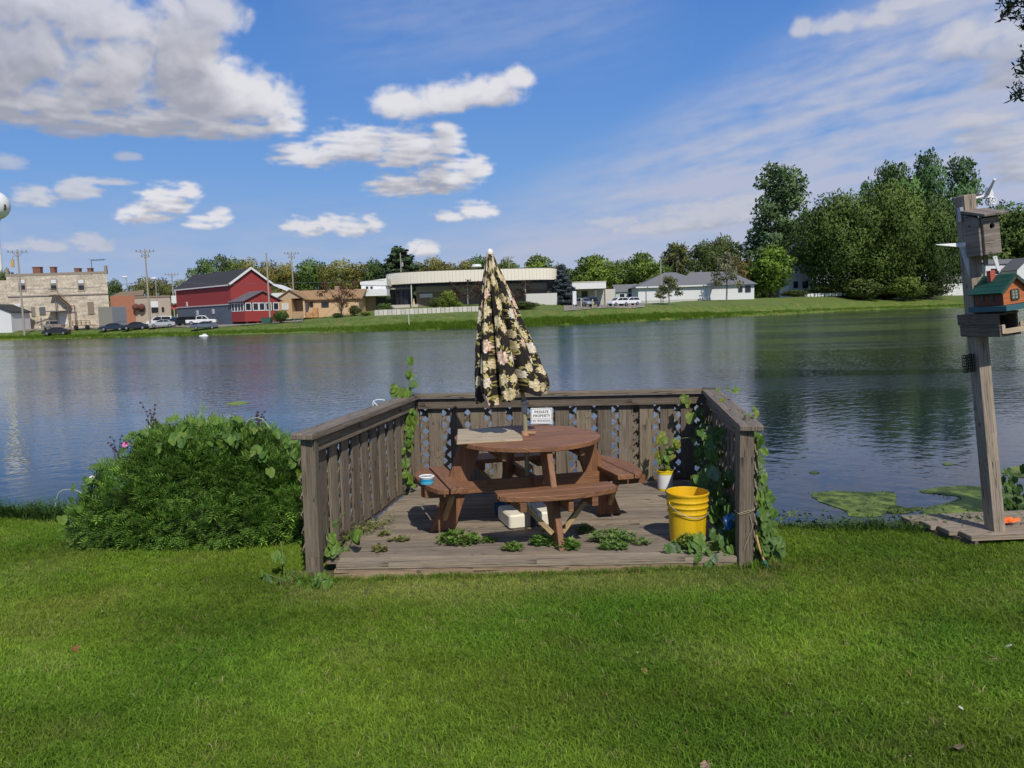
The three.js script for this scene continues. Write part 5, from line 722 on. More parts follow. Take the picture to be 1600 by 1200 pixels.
{ // base of the parasol: two cream blocks held by a dark strap
  const o = deckThing('umbrella_base', 'cream plastic parasol base with a dark strap under the table', 'parasol base', 0.085, 0, -6.02, 0.30), m = phy([0.80, 0.74, 0.58], 0.45); const blk = (x, w) => { const s = new THREE.Shape(), d = 0.17, r = 0.035; s.moveTo(-w / 2 + r, -d); s.lineTo(w / 2 - r, -d); s.quadraticCurveTo(w / 2, -d, w / 2, -d + r); s.lineTo(w / 2, d - r); s.quadraticCurveTo(w / 2, d, w / 2 - r, d); s.lineTo(-w / 2 + r, d); s.quadraticCurveTo(-w / 2, d, -w / 2, d - r); s.lineTo(-w / 2, -d + r); s.quadraticCurveTo(-w / 2, -d, -w / 2 + r, -d); return extrude(s, 0.085, 0.014).rotateX(-Math.PI / 2).translate(x, 0.015, 0); };
  mesh('tank', blk(-0.118, 0.155), m, o); mesh('tank', blk(0.118, 0.155), m, o); mesh('strap', [box(0.074, 0.095, 0.30, 0, 0.055, 0), box(0.02, 0.117, 0.352, -0.062, 0.0595, 0)], std([0.03, 0.028, 0.026], 0.7), o); mesh('socket', cyl(0.03, 0.034, 0.18, 0, 0.18, 0, 16), steel, o);
}
// ---------------------------------------------------------------- things standing about on the deck
{ // board left lying on the table
  const P = [[712, 692.5], [714, 670.5], [797, 669], [814, 681], [815, 687]].map(([a, b]) => { const v = at(a, b, 1).sub(camera.position), n = V(TILT, 1, 0), h = DECK_Y + TOP + 0.012, t = (h - n.dot(camera.position)) / n.dot(v); return camera.position.clone().addScaledVector(v, t); }), o = deckThing('loose_board', 'pale weathered board lying on the left half of the round table', 'board', -0.25, TOP, -5.95);
  const g = extrude(P.map((p) => [p.x + 0.25, -(p.z + 5.95)]), 0.008, 0.002).rotateX(-Math.PI / 2).translate(0, 0.003, 0); mesh('sheet', metres(g), std([0.94, 0.96, 0.92], 0.8, woodPale), o); board('edge_strip', o, paleWood, V(P[0].x + 0.25, 0.016, P[0].z + 5.95 - 0.012), V(P[4].x + 0.25, 0.016, P[4].z + 5.95 - 0.012), 0.016, 0.008, V(0, 1, 0), 0.002); }
{ const o = deckThing('plastic_tub', 'small blue tub with white rim on the left bench', 'tub', -0.655, 0.42, -5.60); mesh('body', cyl(0.052, 0.047, 0.052, 0, 0.027, 0, 28), phy([0.02, 0.33, 0.55], 0.35), o); mesh('rim', [new THREE.TorusGeometry(0.0525, 0.006, 8, 32).rotateX(Math.PI / 2).translate(0, 0.056, 0), cyl(0.054, 0.053, 0.012, 0, 0.050, 0, 28)], whitePaint, o); mesh('content', cyl(0.047, 0.047, 0.004, 0, 0.054, 0, 24), std([0.62, 0.60, 0.58], 0.8), o); mesh('band', cyl(0.0525, 0.0495, 0.02, 0, 0.014, 0, 28, true), phy([0.10, 0.45, 0.62], 0.4), o); }
{ const o = deckThing('blue_cup', 'dark blue cup standing in the shade under the table', 'cup', -0.13, 0, -6.26); mesh('body', new THREE.LatheGeometry([[0, 0.002], [0.04, 0.002], [0.052, 0.09], [0.054, 0.095], [0.049, 0.09], [0.037, 0.008], [0, 0.008]].map(([a, b]) => new THREE.Vector2(a, b)), 28), phy([0.02, 0.11, 0.20], 0.4, { side: THREE.DoubleSide }), o); mesh('rim', new THREE.TorusGeometry(0.053, 0.004, 6, 28).rotateX(Math.PI / 2).translate(0, 0.093, 0), phy([0.03, 0.15, 0.26], 0.4), o); }
{ // sign on the back rail
  const c = document.createElement('canvas'); c.width = 512; c.height = 384; const x = c.getContext('2d'); x.fillStyle = '#f4f3f0'; x.fillRect(0, 0, 512, 384); x.strokeStyle = '#2a2a2c'; x.lineWidth = 9; x.strokeRect(20, 20, 472, 344); x.fillStyle = '#232326'; x.textAlign = 'center'; x.textBaseline = 'middle';
  const say = (s, y, size, w) => { x.font = 'bold ' + size + 'px sans-serif'; const k = w / x.measureText(s).width; x.save(); x.translate(256, y); x.scale(k, 1); x.fillText(s, 0, 0); x.restore(); }; say('PRIVATE', 92, 92, 350); say('PROPERTY', 186, 92, 410); x.fillRect(36, 250, 440, 6); say('NO TRESPASSING', 306, 66, 424);
  const t = new THREE.CanvasTexture(c); t.colorSpace = THREE.SRGBColorSpace; const o = deckThing('warning_sign', 'white private property sign on the back railing of the deck', 'sign', 0.268, 0.672, -7.362);
  mesh('panel', box(0.208, 0.158, 0.004), whitePaint, o); mesh('print', new THREE.PlaneGeometry(0.204, 0.154).translate(0, 0, 0.0035), std([1, 1, 1], 0.5, { map: t }), o); for (const [a, b] of [[-0.09, 0.066], [0.09, 0.066]]) mesh('screw', cyl(0.004, 0.004, 0.004, 0, 0, 0, 8).rotateX(PI / 2).translate(a, b, 0.005), steel, o); }
{ // yellow bucket
  const o = deckThing('yellow_bucket', 'open yellow plastic bucket at the front right of the deck', 'bucket', 1.235, 0, -5.44, 0.3), grime = (() => { const n = tileNoise(881, 32), q = tileNoise(882, 64); return tex(256, 256, (u, v) => { const d = 0.16 * sstep(0.45, 0.8, q(u * 64, v * 6)) + 0.30 * sstep(0.5, 0.9, n(u * 16, v * 8)) * (1 - sstep(0.0, 0.55, v)) + 0.14 * sstep(0.72, 0.9, q(u * 24 + 7, v * 24)); return mix3([1, 1, 1], [0.50, 0.46, 0.55], d); }); })(), y = phy([0.80, 0.48, 0.010], 0.45, { side: THREE.DoubleSide, map: grime }), pr = [[0, 0.004], [0.122, 0.004], [0.124, 0.01], [0.134, 0.17], [0.1365, 0.215], [0.1425, 0.218], [0.1430, 0.228], [0.1372, 0.231], [0.1395, 0.258], [0.1465, 0.261], [0.147, 0.271], [0.1405, 0.274], [0.1425, 0.300], [0.1490, 0.303], [0.1495, 0.313], [0.1435, 0.316], [0.1445, 0.345], [0.1515, 0.350], [0.1525, 0.364], [0.1490, 0.367], [0.142, 0.364], [0.135, 0.21], [0.120, 0.012], [0, 0.012]];
  mesh('body', new THREE.LatheGeometry(pr.map(([a, b]) => new THREE.Vector2(a, b)), 56), y, o);
  const hp = []; for (let i = 0; i <= 14; i++) { const a = Math.PI * i / 14; hp.push(V(Math.cos(a) * 0.150, 0.29 - Math.sin(a) * 0.085, Math.sin(a) * 0.152 + 0.004)); } mesh('handle', tube(hp, 0.0025, 30, 6), steel, o); for (const s of [-1, 1]) mesh('handle_ear', cyl(0.014, 0.014, 0.012, 0, 0, 0, 12).rotateZ(PI / 2).translate(s * 0.148, 0.29, 0.0), y, o); }
{ // pot with a vine seedling
  const o = deckThing('plant_pot', 'white pot with yellow rim holding a leafy sprout in the back corner', 'plant pot', 1.40, 0, -7.06, 0.4); mesh('body', new THREE.LatheGeometry([[0, 0.012], [0.066, 0.012], [0.068, 0.02], [0.074, 0.15], [0.070, 0.15], [0.064, 0.03], [0, 0.03]].map(([a, b]) => new THREE.Vector2(a, b)), 32), std([0.76, 0.76, 0.74], 0.5, { side: THREE.DoubleSide }), o); const yl = phy([0.80, 0.60, 0.02], 0.4); mesh('rim', [cyl(0.077, 0.075, 0.03, 0, 0.165, 0, 32, true), new THREE.TorusGeometry(0.076, 0.004, 8, 32).rotateX(PI / 2).translate(0, 0.18, 0)], std([0.80, 0.60, 0.02], 0.4, { side: THREE.DoubleSide }), o); mesh('base', cyl(0.069, 0.067, 0.014, 0, 0.007, 0, 32), yl, o); mesh('soil', cyl(0.07, 0.07, 0.01, 0, 0.145, 0, 20), std([0.04, 0.03, 0.02], 1), o); }
{ const o = deckThing('metal_fitting', 'small round metal fitting on the right railing near its front end', 'fitting', 1.60, 0.90, -5.26); mesh('body', cyl(0.020, 0.020, 0.026, 0, 0.013, 0, 18), std([0.28, 0.25, 0.16], 0.4, { metalness: 0.6 }), o); mesh('top', cyl(0.017, 0.020, 0.005, 0, 0.028, 0, 18), std([0.10, 0.09, 0.07], 0.5, { metalness: 0.5 }), o); }
{ const o = deckThing('wire_hook', 'bent white wire standing outside the left railing', 'wire', -1.20, 0.90, -6.55); mesh('wire', tube([V(0, -0.04, 0), V(0.0, 0.035, 0), V(0.05, 0.05, 0), V(0.10, 0.045, 0.01)], 0.004, 16, 6), whitePaint, o); mesh('clip', tube([V(0.0, 0.035, 0), V(0.02, 0.015, 0.01), V(0.035, 0.0, 0.01)], 0.004, 8, 6), whitePaint, o); }
{ const o = deckThing('garden_twine', 'loops of tan twine tied round the front right post', 'rope', 1.535, 0.30, -5.08), m = std([0.34, 0.28, 0.17], 0.95); const loop = (y, k) => { const p = []; for (let i = 0; i <= 20; i++) { const a = i / 20 * 2 * PI, r = 0.068; p.push(V(clamp(Math.cos(a) * r * 1.25, -0.053, 0.053), y + 0.012 * Math.sin(a * 2 + k) + 0.02 * Math.sin(a + k), clamp(Math.sin(a) * r * 1.25, -0.053, 0.053))); } return tube(p, 0.0028, 60, 6); }; mesh('loop', loop(0, 0), m, o); mesh('loop', loop(0.012, 1.2), m, o); mesh('tail', tube([V(0.02, -0.01, 0.053), V(0.035, -0.09, 0.058), V(0.01, -0.16, 0.056), V(-0.02, -0.24, 0.058)], 0.0025, 20, 6), m, o); }
{ const o = thing('cord_end', 'peach and green cord hanging at the foot of the front right post', 'cord', V(1.62, 0.0, -5.02)); mesh('strand', tube([V(-0.02, 0.24, 0), V(-0.005, 0.16, 0.01), V(0.015, 0.10, 0.015), V(0.03, 0.05, 0.02)], 0.007, 20, 7), std([0.60, 0.34, 0.16], 0.8), o); mesh('grip', tube([V(0.02, 0.075, 0.02), V(0.038, 0.04, 0.025), V(0.055, 0.01, 0.03)], 0.012, 12, 8), std([0.01, 0.17, 0.14], 0.6), o); }
{ const o = deckThing('blue_wrapper', 'crumpled blue plastic caught in the vines beside the right post', 'plastic', 1.46, 0.20, -5.20), g = new THREE.IcosahedronGeometry(0.045, 3), p = g.attributes.position; for (let i = 0; i < p.count; i++) { const k = 1 + 0.5 * perlin.noise(p.getX(i) * 40, p.getY(i) * 40, p.getZ(i) * 40); p.setXYZ(i, p.getX(i) * k * 0.75, p.getY(i) * k * 1.25, p.getZ(i) * k * 0.7); } g.computeVertexNormals(); mesh('sheet', prep(g), phy([0.015, 0.09, 0.24], 0.25), o); mesh('flap', extrude([[0, 0], [0.05, 0.01], [0.03, 0.06]], 0.002).translate(-0.01, 0.02, 0.03), phy([0.05, 0.22, 0.42], 0.3), o); }

// ---------------------------------------------------------------- the leaning post and what hangs on it
const POST = new THREE.Matrix4().makeRotationZ(6.6 * RAD).multiply(new THREE.Matrix4().makeRotationY(9 * RAD)).setPosition(3.51, -0.02, -5.5);
function postThing(name, label, category, x, y, z, turn = 0) { const o = thing(name, label, category, V(0, 0, 0)); POST.clone().multiply(new THREE.Matrix4().makeTranslation(x, y, z)).multiply(new THREE.Matrix4().makeRotationY(turn)).decompose(o.position, o.quaternion, o.scale); return o; }
{ const o = postThing('leaning_post', 'weathered square wooden post leaning left and carrying two birdhouses', 'post', 0, 0, 0); board('shaft', o, postWood, V(0, -0.3, 0), V(0, 2.53, 0), 0.092, 0.092, V(0, 0, 1), 0.006); mesh('bracket', [metres(box(0.03, 0.10, 0.03, -0.06, 0.1 + 2.3, 0.02))], steel, o); }
{ // nest box
  const o = postThing('nest_box', 'plain weathered wooden nest box with a round hole near the post top', 'birdhouse', 0.012, 2.098, 0.125), W = 0.125, D = 0.15, H = 0.262, hf = 0.250;
  const front = new THREE.Shape([[-W / 2, 0], [W / 2, 0], [W / 2, hf], [-W / 2, hf]].map(([a, b]) => new THREE.Vector2(a, b))), hole = new THREE.Path(); hole.absarc(0.005, 0.188, 0.019, 0, PI * 2); front.holes.push(hole);
  mesh('front_board', metres(extrude(front, 0.018, 0.002, 14).translate(0, 0, D / 2 - 0.018).rotateZ(0), 0.3, 0.2).applyMatrix4(new THREE.Matrix4()), nestWood, o);
  for (const s of [-1, 1]) { const g = extrude([[-D / 2, 0.0], [D / 2 - 0.02, 0.0], [D / 2 - 0.02, hf + 0.004], [-D / 2, H + 0.03]], 0.016, 0.002).rotateY(-PI / 2); mesh('side_board', metres(g.translate(s * (W / 2 + 0.009) + 0.008, 0, 0), 0.7 * s), nestWood, o); }
  mesh('back_board', metres(box(W, H, 0.016, 0, H / 2, -D / 2 + 0.01)), nestWood, o); mesh('base_board', metres(box(W - 0.004, 0.018, D - 0.04, 0, 0.009, -0.004)), nestWood, o); mesh('inside', box(W - 0.01, H - 0.05, 0.004, 0, H / 2, 0.0), std([0.01, 0.01, 0.01], 1), o);
  const slope = V(0, -0.045, 0.19).normalize(), n = V(0, 0.19, 0.045).normalize(); for (const [i, x] of [[0, -0.0475], [1, 0.0475]]) board('roof_board', o, nestWood, V(x, H + 0.055, -D / 2 - 0.01), V(x, H + 0.055 - 0.054, D / 2 + 0.055), 0.092, 0.017, n, 0.002);
  mesh('nail', cyl(0.004, 0.004, 0.004, 0, 0, 0, 8).rotateX(PI / 2).translate(0.045, 0.225, D / 2 + 0.003), darkTrim, o);
  board('hanger_batten', o, nestWood, V(0.035, -0.07, -D / 2 + 0.03), V(0.035, 0.0, -D / 2 + 0.03), 0.03, 0.012, V(0, 0, 1), 0.002); }
{ // little log cabin
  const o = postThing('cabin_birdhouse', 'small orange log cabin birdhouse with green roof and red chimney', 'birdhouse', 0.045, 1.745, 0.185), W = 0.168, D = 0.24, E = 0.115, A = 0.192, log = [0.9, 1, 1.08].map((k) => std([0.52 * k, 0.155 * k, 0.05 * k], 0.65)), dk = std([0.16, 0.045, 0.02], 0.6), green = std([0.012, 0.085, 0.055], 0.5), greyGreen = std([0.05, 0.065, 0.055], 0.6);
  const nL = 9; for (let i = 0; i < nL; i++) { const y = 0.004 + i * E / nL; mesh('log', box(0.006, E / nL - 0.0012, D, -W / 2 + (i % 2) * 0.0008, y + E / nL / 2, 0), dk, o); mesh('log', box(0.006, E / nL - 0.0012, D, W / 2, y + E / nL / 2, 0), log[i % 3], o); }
  const nF = 15; for (let i = 0; i < nF; i++) { const y = 0.004 + i * (A - 0.004) / nF, w = y < E ? W : W * (1 - (y - E) / (A - E)); if (w < 0.015) continue; for (const s of [1, -1]) mesh('log', box(w + 0.004, (A - 0.004) / nF - 0.0014, 0.007, 0, y + 0.006, s * (D / 2 + 0.0005 * (i % 2))), log[i % 3], o); }
  mesh('core', [extrude([[-W / 2 + 0.003, 0.002], [W / 2 - 0.003, 0.002], [W / 2 - 0.003, E], [0, A - 0.004], [-W / 2 + 0.003, E]], D - 0.01).translate(0, 0, -D / 2 + 0.005)], dk, o);
  const k = (A - E) / (W / 2); for (const s of [-1, 1]) { const ang = Math.atan(k), len = (W / 2 + 0.038) / Math.cos(ang), r = new THREE.Group(); r.name = 'roof_slope'; r.position.set(0, A + 0.010, 0); r.rotation.z = -s * ang; o.add(r); const sheet = mesh('sheet', box(len, 0.006, D + 0.06, s * len / 2, -0.003, 0), green, r); for (let j = 0; j < 9; j++) { for (let q = 0; q < 13; q++) { } } const sh = []; for (let j = 0; j < 8; j++) for (let q = 0; q < 13; q++) sh.push(box(len / 8 * 1.15, 0.004, (D + 0.06) / 13 - 0.0015, s * (len * (j + 0.5) / 8), 0.002 + 0.0012 * (1 - (j % 2)), -D / 2 - 0.03 + (q + 0.5 + (j % 2) * 0.25 - 0.12) * (D + 0.06) / 13).rotateZ(0)); mesh('shingle', sh, green, r).userData.kind = 'stuff'; }
  const rim = (s) => { const ang = Math.atan(k), len = (W / 2 + 0.038) / Math.cos(ang), m = new THREE.Matrix4().makeTranslation(0, A + 0.006, D / 2 + 0.030).multiply(new THREE.Matrix4().makeRotationZ(-s * ang)); return box(len, 0.016, 0.008, s * len / 2, -0.008, 0).applyMatrix4(m); }; mesh('barge_board', rim(-1), greyGreen, o); mesh('barge_board', rim(1), greyGreen, o);
  const w = mesh('window', [box(0.052, 0.007, 0.008, 0, 0.098, D / 2 + 0.008), box(0.058, 0.009, 0.012, 0, 0.036, D / 2 + 0.009), box(0.010, 0.06, 0.008, -0.026, 0.067, D / 2 + 0.0085), box(0.010, 0.06, 0.008, 0.026, 0.067, D / 2 + 0.0085), box(0.003, 0.056, 0.007, 0, 0.067, D / 2 + 0.0085), box(0.04, 0.003, 0.0068, 0, 0.058, D / 2 + 0.0085), box(0.04, 0.003, 0.0066, 0, 0.078, D / 2 + 0.0085)], greyGreen, o); mesh('pane', box(0.044, 0.056, 0.004, 0, 0.067, D / 2 + 0.007), std([0.30, 0.33, 0.25], 0.3), w);
  const ch = mesh('chimney', box(0.036, 0.075, 0.034, -0.03, A + 0.012, -0.03), std([0.40, 0.085, 0.05], 0.8), o); const br = []; for (let j = 0; j < 5; j++) br.push(box(0.038, 0.011, 0.036, -0.03, A - 0.016 + j * 0.0145, -0.03)); mesh('brick', br, std([0.46, 0.10, 0.065], 0.8), ch).userData.kind = 'stuff';
  for (const zz of [-0.06, 0.03]) { const q = mesh('window', box(0.006, 0.05, 0.034, -W / 2 - 0.004, 0.06, zz), greyGreen, o); mesh('pane', box(0.007, 0.038, 0.022, -W / 2 - 0.005, 0.06, zz), std([0.06, 0.05, 0.04], 0.4), q); }
  mesh('porch_floor', box(W + 0.09, 0.034, D + 0.10, 0.012, -0.016, 0.008), std([0.035, 0.12, 0.14], 0.6), o); }
{ const o = postThing('bird_feeder', 'rough wooden feeder box with a pale front ledge under the cabin birdhouse', 'bird feeder', 0.03, 1.535, 0.10), W = 0.165, D = 0.36, H = 0.16, w = std([0.55, 0.5, 0.44], 0.9, woodGrey);
  board('side_board', o, w, V(-W / 2, H * 0.76, -D / 2 - 0.03), V(-W / 2, H * 0.76, D / 2 - 0.01), 0.076, 0.018, V(1, 0, 0), 0.003); board('side_board', o, w, V(-W / 2 - 0.002, H * 0.26, -D / 2 - 0.01), V(-W / 2 - 0.002, H * 0.26, D / 2), 0.080, 0.018, V(1, 0, 0), 0.003);
  board('side_board', o, w, V(W / 2, H / 2, -D / 2), V(W / 2, H / 2, D / 2 - 0.04), H, 0.016, V(1, 0, 0), 0.003); board('base_board', o, w, V(0, 0.008, -D / 2), V(0, 0.008, D / 2 - 0.004), W - 0.02, 0.016, V(0, 1, 0), 0.003); board('lid_board', o, w, V(0, H - 0.006, -D / 2), V(0, H - 0.006, D / 2 - 0.01), W - 0.02, 0.014, V(0, 1, 0), 0.003); mesh('back_board', metres(box(W - 0.02, H - 0.03, 0.016, 0, H / 2, -D / 2 + 0.06)), w, o);
  board('ledge', o, paleWood, V(-W / 2 + 0.02, 0.035, D / 2 + 0.004), V(W / 2 + 0.004, 0.035, D / 2 + 0.004), 0.034, 0.014, V(0, 0, 1), 0.002); board('ledge_upright', o, paleWood, V(-W / 2 + 0.012, 0.02, D / 2 + 0.004), V(-W / 2 + 0.012, 0.082, D / 2 + 0.004), 0.024, 0.014, V(0, 0, 1), 0.002); board('ledge_upright', o, paleWood, V(W / 2 - 0.004, 0.052, D / 2 - 0.006), V(W / 2 - 0.004, 0.085, D / 2 - 0.006), 0.022, 0.014, V(0, 0, 1), 0.002); }
{ const o = postThing('suet_cage', 'black wire suet cage on the side of the leaning post', 'bird feeder', -0.085, 1.29, 0.0, 0.15), b = [], W = 0.085, H = 0.12, D = 0.035; for (let i = 0; i <= 5; i++) for (const z of [-D / 2, D / 2]) b.push(cyl(0.0027, 0.0027, H, lerp(-W / 2, W / 2, i / 5), H / 2, z, 5)); for (let j = 0; j <= 6; j++) { const y = H * j / 6; for (const z of [-D / 2, D / 2]) b.push(cyl(0.0027, 0.0027, W, 0, 0, 0, 5).rotateZ(PI / 2).translate(0, y, z)); for (const x of [-W / 2, W / 2]) b.push(cyl(0.0027, 0.0027, D, 0, 0, 0, 5).rotateX(PI / 2).translate(x, y, 0)); } mesh('wire_mesh', b, blackMetal, o); mesh('hanger', tube([V(W / 2, H, 0), V(W / 2 + 0.015, H + 0.02, 0), V(W / 2 + 0.03, H + 0.01, 0)], 0.0018, 10, 5), blackMetal, o); }
{ // white wind toy with wheels on the post top
  const o = postThing('wind_toy', 'white wind toy with spoked wheels and grey blade on the post top', 'whirligig', 0.045, 2.498, 0.02), grey = std([0.12, 0.125, 0.14], 0.5, { metalness: 0.3 });
  mesh('arm', tube([V(0, 0, 0), V(0.06, 0.004, 0), V(0.115, 0.008, 0.0)], 0.010, 10, 10), whitePaint, o);
  mesh('body', [extrude([[0.085, -0.012], [0.145, -0.012], [0.152, 0.012], [0.138, 0.062], [0.115, 0.066], [0.10, 0.03], [0.085, 0.018]], 0.03, 0.004).translate(0, 0, -0.015)], whitePaint, o);
  const wheel = (x, z) => { const parts = [new THREE.TorusGeometry(0.024, 0.0042, 8, 28).translate(x, -0.035, z), cyl(0.006, 0.006, 0.012, 0, 0, 0, 10).rotateX(PI / 2).translate(x, -0.035, z)]; for (let i = 0; i < 3; i++) parts.push(box(0.046, 0.005, 0.004).rotateZ(i * PI / 3 + 0.4).translate(x, -0.035, z)); return parts; }; mesh('wheel', wheel(0.138, 0.022), whitePaint, o); mesh('wheel', wheel(0.138, -0.022), whitePaint, o); mesh('axle', tube([V(0.138, -0.035, -0.022), V(0.138, -0.035, 0), V(0.138, -0.035, 0.022)], 0.003, 4, 6), grey, o); mesh('fork', box(0.01, 0.04, 0.006, 0.138, -0.02, 0.013), grey, o);
  mesh('blade', [extrude([[0, -0.012], [0.10, -0.007], [0.112, 0], [0.10, 0.007], [0, 0.012]], 0.005).rotateZ(56 * RAD).translate(0.088, 0.012, 0.028)], grey, o); mesh('blade_tip', new THREE.SphereGeometry(0.011, 12, 8).translate(0.152, 0.106, 0.030), whitePaint, o);
  mesh('tail_fin', [extrude([[0.01, 0.012], [0.075, 0.012], [0.062, 0.028], [0.054, 0.02], [0.036, 0.052]], 0.004)], grey, o); }
{ // thin blades on the left face
  const o = postThing('wind_spinner', 'spinner with long tapering white blades on the side of the leaning post', 'wind spinner', -0.062, 2.185, 0.03), gm = std([0.50, 0.53, 0.60], 0.45);
  const blade = (len, w, ang, m, twist) => { const g = extrude([[0, -w / 2], [len, -0.002], [len, 0.002], [0, w / 2]], 0.006, 0.001).translate(0, 0, -0.003); return mesh('blade', g.applyMatrix4(new THREE.Matrix4().makeRotationZ(ang).multiply(new THREE.Matrix4().makeRotationX(twist))), m, o); };
  blade(0.225, 0.038, 180 * RAD - 8 * RAD, whitePaint, 0.2); blade(0.29, 0.066, -84 * RAD, gm, 0.5); blade(0.2, 0.05, 28 * RAD, gm, 0.9); mesh('hub', cyl(0.016, 0.016, 0.03, 0, 0, 0, 16).rotateX(PI / 2).translate(0.0, 0, 0.005), whitePaint, o); mesh('axle', tube([V(0, 0, 0), V(0.02, 0, -0.01), V(0.05, 0, -0.02)], 0.004, 6, 6), steel, o); }
{ const o = postThing('metal_flag', 'small pale metal strip hanging under the nest box', 'metal strip', 0.085, 1.965, 0.10); mesh('strip', extrude([[0.0, 0.115], [0.034, 0.115], [0.052, 0.0], [0.03, 0.01]], 0.004), std([0.66, 0.67, 0.68], 0.5), o); mesh('screw', cyl(0.004, 0.004, 0.006, 0, 0, 0, 8).rotateX(PI / 2).translate(0.02, 0.105, 0.004), steel, o); }
{ // low platform by the water
  const o = thing('wooden_platform', 'low platform of weathered planks behind the leaning post', 'platform', V(3.3, 0.0, -5.7)), m = std([1.25, 1.12, 0.98], 0.9, woodGrey), w = 0.145; const dirX = V(1, 0, 0.06).normalize(), dirZ = V(0.30, 0, -1).normalize();
  const A0 = V(3.0 - 3.3, 0.066, -5.95 + 5.7), left = V(0.26, 0, 0.60).normalize(), along = V(1, 0, -0.05).normalize();
  for (let i = 0; i < 4; i++) { const a = A0.clone().addScaledVector(left, (i + 0.5) * w * 1.12).addScaledVector(along, 0.012 * (i % 2)); board('plank', o, i % 2 ? m : floorBoards[i % 4], a, a.clone().addScaledVector(along, 3.4), w, 0.036, V(0, 1, 0), 0.004); }
  const e = A0.clone().addScaledVector(left, -0.01), f = A0.clone().addScaledVector(left, 0.64); board('end_board', o, greyBoards[3], e.clone().add(V(0.03, -0.075, 0)), f.clone().add(V(0.03, -0.075, 0)), 0.11, 0.036, V(left.z, 0, -left.x), 0.004); }
{ const o = thing('orange_scrap', 'bright orange scrap lying on the platform behind the post', 'scrap', V(3.66, 0.105, -5.62)); const g = new THREE.IcosahedronGeometry(0.045, 3), p = g.attributes.position; for (let i = 0; i < p.count; i++) { const k = 1 + 0.6 * perlin.noise(p.getX(i) * 45, p.getY(i) * 45, p.getZ(i) * 45); p.setXYZ(i, p.getX(i) * k * 1.2, Math.abs(p.getY(i)) * k * 0.7, p.getZ(i) * k); } g.computeVertexNormals(); mesh('piece', prep(g), std([0.85, 0.16, 0.02], 0.7, { side: THREE.DoubleSide }), o); mesh('tongue', extrude([[0, 0], [0.06, 0.005], [0.05, 0.03], [0.01, 0.03]], 0.004).translate(0.03, 0.004, 0.02), std([0.9, 0.24, 0.05], 0.7), o); }

// ---------------------------------------------------------------- plants close by
const leafMat = (c, tr = 0.35) => phy(c, 0.5, { side: THREE.DoubleSide, transmission: tr, thickness: 0, specularIntensity: 0.5 });
// heart shaped leaf lying in xz, tip towards +z, one unit long, cupped along its midrib
function heartLeaf(seed, lobed = 0) {
  const R = rng(seed), out = [], n = 22; for (let i = 0; i <= n; i++) { const a = -PI + i / n * 2 * PI; let r = 0.42 * (1 - 0.30 * Math.cos(a) * -1 * 0) * (0.82 + 0.35 * Math.pow(Math.max(0, Math.cos(a)), 3) * 1.6 - 0.38 * Math.exp(-Math.pow((Math.abs(a) - PI) / 0.30, 2))); r *= 1 + lobed * 0.16 * Math.cos(a * 5) + 0.05 * (R() - 0.5); out.push([Math.sin(a) * r, Math.cos(a) * r]); }
  const pos = [], fall = (x, z) => 0.34 * Math.abs(x) - 0.30 * z * z - 0.38 * x * x + 0.03 * Math.sin(z * 12 + x * 9);
  const inner = out.map(([x, z]) => [x * 0.5, z * 0.5]); const P = (q) => [q[0], fall(q[0], q[1]), q[1]];
  for (let i = 0; i < n; i++) { pos.push(...P([0, 0]), ...P(inner[i]), ...P(inner[i + 1])); pos.push(...P(inner[i]), ...P(out[i]), ...P(out[i + 1]), ...P(inner[i]), ...P(out[i + 1]), ...P(inner[i + 1])); }
  const g = new THREE.BufferGeometry(); g.setAttribute('position', new THREE.Float32BufferAttribute(pos, 3)); g.computeVertexNormals(); return prep(g);
}
const hearts = [heartLeaf(1), heartLeaf(2, 0.5), heartLeaf(3, 1)];
const vineMats = [[0.085, 0.17, 0.022], [0.11, 0.21, 0.03], [0.145, 0.25, 0.035], [0.075, 0.14, 0.03]].map((c) => leafMat(c)), stemMat = std([0.13, 0.17, 0.05], 0.7), vineGreyish = [[0.16, 0.23, 0.12], [0.10, 0.18, 0.05], [0.12, 0.21, 0.04]].map((c) => leafMat(c, 0.3)), vineYellow = [[0.24, 0.28, 0.04], [0.17, 0.26, 0.035], [0.20, 0.27, 0.05]].map((c) => leafMat(c, 0.4));
// leaves as parts along or inside a set of stems; each leaf faces roughly up and towards the light
function vine(name, label, origin, stems, n, size, opt = {}) {
  const R = rng(opt.seed ?? 5), o = thing(name, label, opt.category ?? 'vine', origin, 0, opt.group), mats = opt.mats ?? vineMats; mesh('stem', stems.map((s) => tube(s, opt.r ?? 0.004, 30, 5)), opt.stemMat ?? stemMat, o);
  const curves = stems.map((s) => new THREE.CatmullRomCurve3(s)), face = opt.face ?? V(0.1, 0.55, 0.8);
  for (let i = 0; i < n; i++) {
    const c = curves[i % curves.length], p = c.getPoint(Math.pow(R(), opt.bias ?? 1) * 0.98 + 0.02), sp = opt.spread ?? 0.06; p.add(V((R() - 0.5) * 2 * sp * (opt.sx ?? 1), (R() - 0.5) * sp * 1.6, (R() - 0.5) * 2 * sp * (opt.sz ?? 1)));
    if (opt.keep && !opt.keep(p.clone().add(origin))) continue;
    const m = mesh('leaf', hearts[Math.floor(R() * 3)], mats[Math.floor(R() * mats.length)], o), nrm = face.clone().add(V((R() - 0.5) * 1.3, (R() - 0.5) * 1.0, (R() - 0.5) * 1.0)).normalize(), down = V((R() - 0.5) * 1.2, -1, (R() - 0.5) * 0.8 + 0.3); down.addScaledVector(nrm, -down.dot(nrm)).normalize();
    m.quaternion.setFromRotationMatrix(new THREE.Matrix4().makeBasis(nrm.clone().cross(down).normalize(), nrm, down)); m.position.copy(p); m.scale.setScalar(size * (0.55 + 0.8 * R()));
  }
  return o;
}
